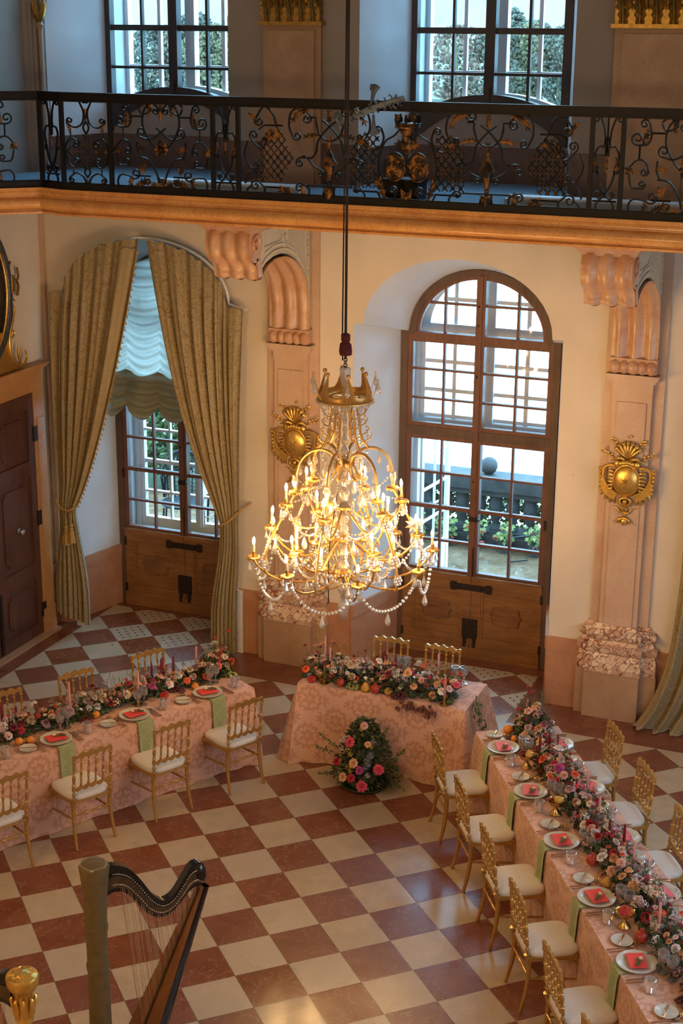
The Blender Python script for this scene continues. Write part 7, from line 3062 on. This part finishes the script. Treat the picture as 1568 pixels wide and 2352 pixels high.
# px, py measured as fractions across / up the bouquet
for (x, z, kind, c, rad) in ((-0.105, 0.475, 0, 7, 0.052), (0.015, 0.640, 0, 0, 0.040), (0.075, 0.485, 1, 1, 0.034), (-0.045, 0.300, 0, 1, 0.048), (-0.235, 0.255, 0, 6, 0.042),
                             (0.19, 0.265, 0, 7, 0.054), (-0.145, 0.145, 0, 1, 0.046), (-0.055, 0.160, 0, 6, 0.044), (0.055, 0.105, 0, 7, 0.058), (0.02, 0.245, 0, 11, 0.042)):
    R_ = 0.31 * (1 - min(0.97, z / 0.65)) ** 0.55 + 0.05
    y = -0.62 * sqrt(max(0.0, R_ * R_ - x * x)) - 0.03
    nrm = Vector((x * 1.5, -0.8, 0.55))
    inst(ROSES[kind], 'rose', t, (x, y, z), nrm.to_track_quat('Z', 'Y').to_euler(), rad, PETAL[c])
for (x, z, c, rad, me, nm) in ((-0.21, 0.42, 8, 0.045, 0, 'blossom_cluster'), (-0.18, 0.46, 8, 0.040, 1, 'blossom_cluster'), (-0.19, 0.37, 12, 0.040, 0, 'blossom_cluster'), (-0.115, 0.40, 9, 0.034, 0, 'blossom_cluster'), (-0.09, 0.36, 9, 0.028, 1, 'blossom_cluster'),
                               (-0.10, 0.245, 9, 0.030, 0, 'blossom_cluster'), (-0.075, 0.215, 9, 0.028, 1, 'blossom_cluster'), (0.10, 0.46, 9, 0.026, 1, 'blossom_cluster'), (0.115, 0.50, 10, 0.034, 0, 'blossom_cluster'),
                               (0.105, 0.38, 10, 0.038, 1, 'blossom_cluster'), (0.08, 0.34, 10, 0.036, 0, 'blossom_cluster'), (0.09, 0.30, 10, 0.034, 1, 'blossom_cluster'), (0.07, 0.26, 10, 0.030, 0, 'blossom_cluster'),
                               (0.095, 0.20, 2, 0.030, 1, 'blossom_cluster'), (-0.01, 0.60, 9, 0.026, 1, 'blossom_cluster')):
    R_ = 0.31 * (1 - min(0.97, z / 0.65)) ** 0.55 + 0.04
    y = -0.62 * sqrt(max(0.0, R_ * R_ - x * x)) - 0.02
    inst(CLUS[me], nm, t, (x, y, z), Vector((x, -0.8, 0.4)).to_track_quat('Z', 'Y').to_euler(), rad, PETAL[c])
b = MB()
b.lathe([(0.0, 0.0), (0.20, 0.0), (0.23, 0.03), (0.225, 0.035), (0.19, 0.01), (0.0, 0.01)], 28)
b.build('dish', M['leaf_dark'], t)

# ---------------------------------------------------------------- fruit
FM = {'orange': plain('orange_peel', (0.72, 0.25, 0.03), 0.5, var=0.12, scale=40, bump=0.15), 'pom': plain('pomegranate_skin', (0.45, 0.05, 0.03), 0.35, var=0.35, scale=14),
      'seeds': plain('pomegranate_seeds', (0.40, 0.02, 0.03), 0.2, var=0.4, scale=60), 'pear': plain('yellow_pear_skin', (0.62, 0.34, 0.06), 0.4, var=0.25, scale=12),
      'gg': plain('green_grape', (0.36, 0.40, 0.13), 0.25, var=0.2), 'rg': plain('dark_grape', (0.10, 0.025, 0.035), 0.3, var=0.3), 'cg': plain('red_grape', (0.24, 0.04, 0.03), 0.25, var=0.3),
      'pith': plain('pomegranate_pith', (0.70, 0.45, 0.25), 0.6)}


def orange(loc, rad, label, cat='orange', nm='orange', mat='orange', group=None):
    t = thing(nm, label, cat, loc, group=group)
    b = MB()
    b.ball((0, 0, rad * 0.92), rad, 18, 12, (1, 1, 0.92))
    b.build('flesh', FM[mat], t)
    b = MB()
    b.lathe([(rad * 0.18, rad * 1.80), (rad * 0.10, rad * 1.86), (0, rad * 1.88)], 5)
    b.build('stem_end', M['stem'], t)


def pomegranate(loc, rad, label, half=False):
    t = thing('pomegranate', label, 'pomegranate', loc)
    if half:
        b = MB(Matrix.Rotation(0.5, 4, 'X'))
        b.lathe([(0.0, 0.0), (rad * 0.6, rad * 0.12), (rad * 0.93, rad * 0.5), (rad, rad * 0.9), (rad * 0.93, rad * 0.93)], 20)
        b.build('skin', FM['pom'], t)
        b = MB(Matrix.Rotation(0.5, 4, 'X'))
        b.lathe([(0, rad * 0.90), (rad * 0.94, rad * 0.92)], 20)
        b.build('pith', FM['pith'], t)
        b = MB(Matrix.Rotation(0.5, 4, 'X'))
        rr = random.Random(3)
        for k in range(46):
            a, q = rr.uniform(0, 6.28), sqrt(rr.random()) * 0.82
            if abs(((a * 5 / 6.283) % 1) - 0.5) > 0.40:
                continue
            b.ball((rad * q * cos(a), rad * q * sin(a), rad * 0.93), rad * 0.12, 5, 4)
        b.build('seeds', FM['seeds'], t)
    else:
        b = MB()
        b.ball((0, 0, rad * 0.94), rad, 18, 12, (1, 1, 0.94))
        b.build('skin', FM['pom'], t)
        b = MB()
        b.lathe([(rad * 0.26, rad * 1.82), (rad * 0.20, rad * 2.0), (rad * 0.30, rad * 2.16), (rad * 0.16, rad * 2.05)], 6, rfn=lambda a, z: 1 + 0.25 * cos(a * 6))
        b.build('crown', FM['pom'], t)


def pear(loc, rad, label):
    t = thing('pear', label, 'pear', loc)
    b = MB()
    b.lathe([(0.0, 0.0), (rad * 0.6, rad * 0.08), (rad * 0.95, rad * 0.5), (rad, rad * 0.85), (rad * 0.85, rad * 1.3), (rad * 0.55, rad * 1.75), (rad * 0.42, rad * 2.05), (rad * 0.2, rad * 2.22), (0, rad * 2.22)], 16)
    b.build('flesh', FM['pear'], t)
    b = MB()
    b.tube([(0, 0, rad * 2.2), (rad * 0.1, 0, rad * 2.6)], rad * 0.05, 5)
    b.build('stem', M['stem'], t)


def grapes(loc, label, mat, n=34, spread=0.055, hgt=0.06, seed=1):
    t = thing('grape_bunch', label, 'grapes', loc)
    rr = random.Random(seed)
    b = MB()
    for k in range(n):
        a, q = rr.uniform(0, 6.28), sqrt(rr.random())
        b.ball((spread * q * cos(a), spread * 0.75 * q * sin(a), 0.011 + hgt * (1 - q) * rr.random()), 0.0115, 8, 6)
    b.build('grapes', FM[mat], t)
    b = MB()
    b.tube([(0, 0, hgt), (0.01, 0.01, hgt + 0.03)], 0.002, 4)
    b.build('stem', M['stem'], t)


def L_(s, t_, z=0.766):
    return TL.p(s, t_, z)


def R__(s, t_, z=0.766):
    return TR.p(s, t_, z)


E_L, E_R = 'on table near the harps', 'on table opposite the harps'
orange(L_(0.46, 0.31), 0.036, 'orange beside the runner near the far end plate %s' % E_L)
pomegranate(L_(0.78, 0.33), 0.043, 'cut pomegranate half %s' % E_L, True)
orange(L_(1.52, 0.33), 0.038, 'red orange persimmon in front of the runner %s' % E_L, 'persimmon', 'persimmon')
orange(L_(2.32, 0.27), 0.037, 'orange by the dark candle cluster at the near end %s' % E_L)
orange(L_(2.23, 0.24), 0.035, 'second orange beside the near dark candle cluster %s' % E_L)
grapes(L_(0.02, 0.36), 'green grape bunch at the far corner %s' % E_L, 'gg', 36, 0.07, 0.05)
grapes(L_(0.62, 0.36), 'dark grape bunch among the flowers near the first plate %s' % E_L, 'rg', 40, 0.07, 0.05, 2)
grapes(L_(1.62, 0.33), 'dark red grape bunch in front of the runner %s' % E_L, 'cg', 36, 0.07, 0.04, 3)
orange(R__(0.10, 0.27), 0.046, 'large orange persimmon at the far corner %s' % E_R, 'persimmon', 'persimmon')
orange(R__(0.27, 0.28), 0.034, 'small orange near the first dinner plate %s' % E_R)
pomegranate(R__(2.38, 0.27), 0.046, 'whole red pomegranate at the edge of the runner %s' % E_R)
pomegranate(R__(3.42, 0.27), 0.048, 'whole red pomegranate nearer the viewer %s' % E_R)
pear(R__(2.69, 0.28), 0.036, 'yellow pear lying by the runner %s' % E_R)
grapes(R__(0.22, 0.26), 'dark grape bunch behind the large persimmon %s' % E_R, 'rg', 26, 0.05, 0.04, 5)
grapes(R__(0.90, 0.37), 'long dark red grape bunch by the first dark candles %s' % E_R, 'cg', 60, 0.09, 0.07, 6)
grapes(R__(1.50, 0.62), 'green grape bunch on the wall side %s' % E_R, 'gg', 40, 0.07, 0.06, 7)
grapes(R__(3.06, 0.22), 'green grape bunch beside the cut pomegranate bowl %s' % E_R, 'gg', 34, 0.06, 0.05, 8)
grapes(R__(4.15, 0.32), 'dark grape bunch nearest the viewer %s' % E_R, 'rg', 50, 0.09, 0.06, 9)


def compote(s, t_, label):
    t = thing('compote_bowl', label, 'bowl', R__(s, t_))
    b = MB()
    b.lathe([(0.045, 0.0), (0.046, 0.008), (0.038, 0.018), (0.018, 0.045), (0.016, 0.065), (0.03, 0.075), (0.055, 0.095), (0.066, 0.125), (0.068, 0.128), (0.062, 0.124), (0.05, 0.10), (0.0, 0.09)], 24, rfn=lambda a, z: 1 + 0.035 * cos(a * 12))
    b.build('bowl', M['brass'], t, smooth=40)


compote(0.76, 0.24, 'fluted gilt footed bowl with a pear by the first setting %s' % E_R)
pear(R__(0.79, 0.25, 0.870), 0.034, 'russet pear in the first gilt footed bowl %s' % E_R)
grapes(R__(0.73, 0.22, 0.866), 'red grapes in the first gilt footed bowl %s' % E_R, 'cg', 30, 0.045, 0.05, 11)
compote(1.58, 0.24, 'fluted gilt footed bowl with an apricot by the second setting %s' % E_R)
orange(R__(1.60, 0.25, 0.868), 0.036, 'large apricot in the second gilt footed bowl %s' % E_R, 'apricot', 'apricot', 'pear')
grapes(R__(1.56, 0.21, 0.866), 'dried dates and grapes in the second gilt footed bowl %s' % E_R, 'cg', 26, 0.045, 0.04, 12)
compote(3.22, 0.22, 'gilt footed bowl with cut pomegranate by fourth setting %s' % E_R)
pomegranate(R__(3.22, 0.22, 0.868), 0.046, 'cut pomegranate half in the gilt footed bowl %s' % E_R, True)
E_C = 'on head table'
for (x, y, lab) in ((0.54, 1.52, 'at the left corner'), (0.70, 1.60, 'on a glass dish'), (0.95, 1.60, 'beside the green grapes')):
    pomegranate((x, y, 0.766 + (0.04 if y > 1.55 else 0)), 0.042, 'cut pomegranate half %s %s' % (lab, E_C), True)
pomegranate((0.83, 1.51, 0.766), 0.043, 'whole red pomegranate left of the green grapes %s' % E_C)
pomegranate((1.19, 1.495, 0.766), 0.047, 'whole red pomegranate between the yellow pears %s' % E_C)
pear((1.09, 1.49, 0.766), 0.042, 'yellow pear left of the whole pomegranate %s' % E_C)
pear((0.61, 1.57, 0.766), 0.038, 'yellow pear near the left corner %s' % E_C)
orange((1.32, 1.50, 0.766), 0.040, 'peach right of the whole pomegranate %s' % E_C, 'peach', 'peach', 'pear')
grapes((0.95, 1.52, 0.766), 'green grape bunch %s' % E_C, 'gg', 50, 0.08, 0.10, 14)
grapes((1.43, 1.47, 0.766), 'dark grape bunch at the front edge %s' % E_C, 'rg', 60, 0.08, 0.08, 15)
t = thing('glass_dish', 'cut glass dish under a pomegranate half %s' % E_C, 'dish', (0.70, 1.60, 0.766))
b = MB()
b.lathe([(0.03, 0.0), (0.03, 0.005), (0.008, 0.012), (0.008, 0.02), (0.05, 0.036), (0.055, 0.042), (0.0, 0.03)], 16)
b.build('dish', M['tableglass'], t)

# flower boxes outside behind the balustrade
for k in range(9):
    t = thing('geranium_box', 'red and green geraniums behind the terrace balustrade, %s from the left end' % ORD[k], 'flowers', (-1.5 + 0.5 * k, 8.75, -0.012), group='geraniums behind the balustrade')
    b = MB()
    rr = random.Random(90 + k)
    b.box((-0.24, -0.08, 0.0), (0.24, 0.08, 0.16))
    b.build('box', M['stone_black'], t, smooth=0)
    b = MB()
    for q in range(330):
        p = Vector((rr.uniform(-.26, .26), rr.uniform(-.10, .08), rr.uniform(0.12, 0.76)))
        leaf_poly(b, p, (rr.uniform(-1, 1), rr.uniform(-1, 0.4), rr.uniform(-.3, .8)), (0, -0.6, 0.8), 0.07, 0.06)
    b.build('leaves', GER[0] if False else M['gerleaf'] if 'gerleaf' in M else M.setdefault('gerleaf', plain('geranium_leaf', (0.16, 0.19, 0.05), 0.7, var=0.5, scale=8)), t, smooth=0)
    for q in range(14):
        inst(CLUS[q % 2], 'geranium_head', t, (rr.uniform(-.24, .24), rr.uniform(-.14, .0), rr.uniform(0.2, 0.72)), (rr.uniform(-1.2, 0), 0, 0), rr.uniform(0.04, 0.065), M.setdefault('gerred', plain('coral_geranium', (0.45, 0.08, 0.06), 0.7, var=0.2)))
for k in range(6):
    t = thing('geranium_pot', 'potted geranium in front of the terrace balustrade, %s from the left' % ORD[k], 'flowers', (-0.75 + 0.42 * k, 8.12, -0.012), group='geraniums in front of the balustrade')
    b = MB()
    rr = random.Random(120 + k)
    b.lathe([(0.07, 0), (0.10, 0.16), (0.09, 0.16)], 12)
    b.build('pot', M['stone_black'], t)
    b = MB()
    for q in range(70):
        a, h = rr.uniform(0, 6.28), rr.random()
        leaf_poly(b, (0.12 * cos(a) * rr.random(), 0.10 * sin(a) * rr.random(), 0.14 + 0.25 * h), (cos(a), sin(a), rr.uniform(-.8, .6)), (0, -0.6, 0.8), 0.07, 0.055)
    b.build('leaves', M['gerleaf'], t, smooth=0)
    for q in range(4):
        inst(CLUS[q % 2], 'geranium_head', t, (rr.uniform(-.13, .13), rr.uniform(-.14, -.04), rr.uniform(0.1, 0.38)), (-0.8, 0, 0), rr.uniform(0.035, 0.05), M['gerred'])


# ---------------------------------------------------------------- harps
def harp(name_label, loc, rz, covered):
    """pedal harp in its own frame: column at x=0, neck and sound box towards +x, floor z=0"""
    t = thing('harp', name_label, 'harp', loc, rz)
    ZC_ = 1.80
    if covered:
        b = MB()
        b.lathe([(0.075, 0.10), (0.072, 0.5), (0.068, 0.9), (0.066, 1.2), (0.070, 1.40), (0.074, 1.58), (0.088, 1.72), (0.094, 1.795), (0.088, 1.805)], 28,
                rfn=lambda a, z: 1 + 0.035 * sin(a * 3 + z * 9) + 0.02 * sin(a * 7 - z * 14))
        o = b.build('column_cover', M['harp_cover'], t, smooth=60)
        b = MB()
        b.lathe([(0.089, 1.798), (0.082, 1.806), (0.05, 1.800), (0.0, 1.803)], 24, rfn=lambda a, z: 1 + 0.05 * sin(a * 5))
        b.build('cover_top', M['cover_top'], o, smooth=60)
        for z in (1.36, 1.08):
            b = MB()
            b.lathe([(0.072, z - 0.02), (0.0745, z), (0.072, z + 0.02)], 28)
            b.build('elastic_band', M['harp_cover'], o)
    else:
        b = MB()
        b.lathe([(0.045, 0.12), (0.045, 0.4), (0.042, 1.0), (0.040, 1.50)], 24, rfn=lambda a, z: 1 + 0.04 * cos(a * 10 + z * 12))
        b.build('fluted_column', M['gilt'], t, smooth=60)
        b = MB()
        b.lathe([(0.042, 1.50), (0.052, 1.51), (0.045, 1.54), (0.05, 1.66), (0.06, 1.69), (0.075, 1.71), (0.088, 1.735), (0.092, 1.775), (0.086, 1.79), (0.055, 1.80), (0.03, 1.812), (0.0, 1.815)], 28)
        for k in range(8):
            a = 2 * pi * k / 8
            b.tube([(0.045 * cos(a), 0.045 * sin(a), 1.53), (0.056 * cos(a), 0.056 * sin(a), 1.60), (0.066 * cos(a), 0.066 * sin(a), 1.65), (0.060 * cos(a), 0.060 * sin(a), 1.66)], [0.012, 0.014, 0.010, 0.004], 6)
            b.ball((0.080 * cos(a), 0.080 * sin(a), 1.785), 0.008, 6, 4)
            b.tube([(0.07 * cos(a), 0.07 * sin(a), 1.796), (0.045 * cos(a + 0.3), 0.045 * sin(a + 0.3), 1.806), (0.06 * cos(a + 0.6), 0.06 * sin(a + 0.6), 1.80)], 0.005, 5)
        b.build('gilded_capital', M['gilt'], t, smooth=50)
    # neck: harmonic curve
    up = catmull([(0.06, 0, 1.775), (0.14, 0, 1.765), (0.22, 0, 1.72), (0.30, 0, 1.615), (0.37, 0, 1.50), (0.44, 0, 1.435), (0.51, 0, 1.455), (0.58, 0, 1.545), (0.64, 0, 1.625), (0.70, 0, 1.635), (0.735, 0, 1.585), (0.73, 0, 1.50)], 6)
    lo = catmull([(0.06, 0, 1.57), (0.13, 0, 1.585), (0.20, 0, 1.55), (0.27, 0, 1.46), (0.34, 0, 1.365), (0.42, 0, 1.32), (0.50, 0, 1.335), (0.57, 0, 1.395), (0.62, 0, 1.45), (0.66, 0, 1.47), (0.69, 0, 1.47), (0.72, 0, 1.48)], 6)
    n = len(up)

    def ribbon(fa, fb, y0, y1, mat, nm, par):
        b = MB()
        A = [lo[i].lerp(up[i], fa) for i in range(n)]
        B = [lo[i].lerp(up[i], fb) for i in range(n)]
        vs, fs = [], []
        for i in range(n):
            for p in (A[i], B[i]):
                for y in (y0, y1):
                    vs.append((p.x, y, p.z))
        for i in range(n - 1):
            k = i * 4
            fs += [(k, k + 4, k + 6, k + 2), (k + 1, k + 3, k + 7, k + 5), (k + 2, k + 6, k + 7, k + 3), (k, k + 1, k + 5, k + 4)]
        fs += [(0, 2, 3, 1), (4 * n - 4, 4 * n - 3, 4 * n - 1, 4 * n - 2)]
        b.add(vs, fs)
        return b.build(nm, M[mat], par, smooth=35)
    nk = ribbon(0.0, 1.0, -0.028, 0.028, 'harp_black', 'neck', t)
    b = MB()
    b.ball((0.700, 0, 1.555), 0.05, 16, 12, (0.95, 1.0, 1.75), Matrix.Rotation(-0.25, 3, 'Y'))
    b.build('shoulder', M['harp_black'], nk)
    ribbon(0.18, 0.62, -0.036, -0.028, 'harp_plate', 'brass_plate', nk)
    ribbon(0.18, 0.62, 0.028, 0.036, 'harp_plate', 'brass_plate', nk)
    b = MB()
    for i in range(4, n - 4):
        for f_ in (0.70, 0.30):
            p = lo[i].lerp(up[i], f_)
            b.ball((p.x, -0.036, p.z), 0.0055, 5, 4)
    b.build('tuning_pins', M['silver'], nk)
    # sound box slopes from the shoulder down to the foot of the column
    top, bot = Vector((0.715, 0, 1.46)), Vector((0.12, 0, 0.14))
    ax = (bot - top).normalized()
    out = Vector((-ax.z, 0, ax.x))
    if out.x < 0:
        out = -out
    b = MB()
    vs, fs = [], []
    N, K = 14, 12
    for i in range(N + 1):
        f_ = i / N
        c = top.lerp(bot, f_)
        w = 0.042 + 0.19 * f_
        dp = 0.06 + 0.11 * f_
        for k in range(K + 1):
            a = pi * k / K
            vs.append(tuple(c + out * (dp * sin(a)) + Vector((0, w * cos(a), 0))))
    for i in range(N):
        for k in range(K):
            q = i * (K + 1) + k
            fs.append((q, q + 1, q + K + 2, q + K + 1))
    b.add(vs, fs)
    b.build('sound_box', M['harp_black'], t, smooth=60)
    b = MB()
    vs, fs = [], []
    for i in range(N + 1):
        f_ = i / N
        c = top.lerp(bot, f_) - out * 0.004
        w = 0.040 + 0.185 * f_
        vs += [tuple(c + Vector((0, -w, 0))), tuple(c + Vector((0, w, 0))), tuple(c + out * 0.006 + Vector((0, w, 0))), tuple(c + out * 0.006 + Vector((0, -w, 0)))]
    for i in range(N):
        k = i * 4
        fs += [(k, k + 4, k + 5, k + 1), (k + 3, k + 2, k + 6, k + 7), (k, k + 3, k + 7, k + 4), (k + 1, k + 5, k + 6, k + 2)]
    b.add(vs, fs)
    sb = b.build('soundboard', M['harp_wood'], t, smooth=0)
    b = MB()
    b.bar(top.lerp(bot, 0.02) - out * 0.008, top.lerp(bot, 0.97) - out * 0.008, 0.022, 0.012)
    b.build('string_rib', M['harp_plate'], sb, smooth=0)
    # strings
    for k in range(36):
        f_ = 0.06 + 0.90 * k / 35
        i = int((1 - f_) * (n - 14)) + 6
        p = lo[i].lerp(up[i], 0.25)
        q = top.lerp(bot, 0.05 + 0.78 * (0.70 - p.x) / 0.62)
        b = MB()
        b.tube([(p.x, -0.030, p.z), (q.x + (p.x - q.x) * 0.0, 0.0, q.z)], 0.0016, 4)
        b.build('string', M['string_red' if k % 7 == 0 else 'string'], t, smooth=0)
    b = MB()
    b.lathe([(0.15, 0.0), (0.16, 0.03), (0.13, 0.06), (0.11, 0.12), (0.08, 0.14), (0.0, 0.14)], 20, (0.06, 0, 0), rfn=lambda a, z: 1 + 0.12 * cos(2 * a))
    b.build('pedal_base', M['harp_black'], t)
    return t


harp('black pedal harp with an olive cloth cover on its column', (1.336, -3.76, 0), atan2(0.62, 0.50), True)
harp('gilded pedal harp with a round gold capital beside the covered harp', (1.573, -4.911, 0), radians(172), False)
t = thing('music_stand', 'dark green desk of a music stand beside the covered harp', 'music stand', (1.50, -4.42, 0))
b = MB()
b.tube([(0, 0, 0.02), (0, 0, 0.85)], 0.011, 8)
b.build('pole', M['iron'], t)
b = MB()
for k in range(3):
    a = k * 2.094
    b.tube([(0, 0, 0.12), (0.2 * cos(a), 0.2 * sin(a), 0.012)], 0.009, 6)
b.build('tripod', M['iron'], t)
b = MB()
b.prism([(-0.22, 0.0), (0.22, 0.0), (0.22, 0.26), (-0.22, 0.26)], lambda x, y: (x * 0.8, 0.10 - y * 0.5 + x * 0.5, 0.80 + y * 0.8), lambda x, y: (x * 0.8 + 0.01, 0.115 - y * 0.5 + x * 0.5, 0.805 + y * 0.8))
b.build('desk', M['green_card'], t, smooth=0)
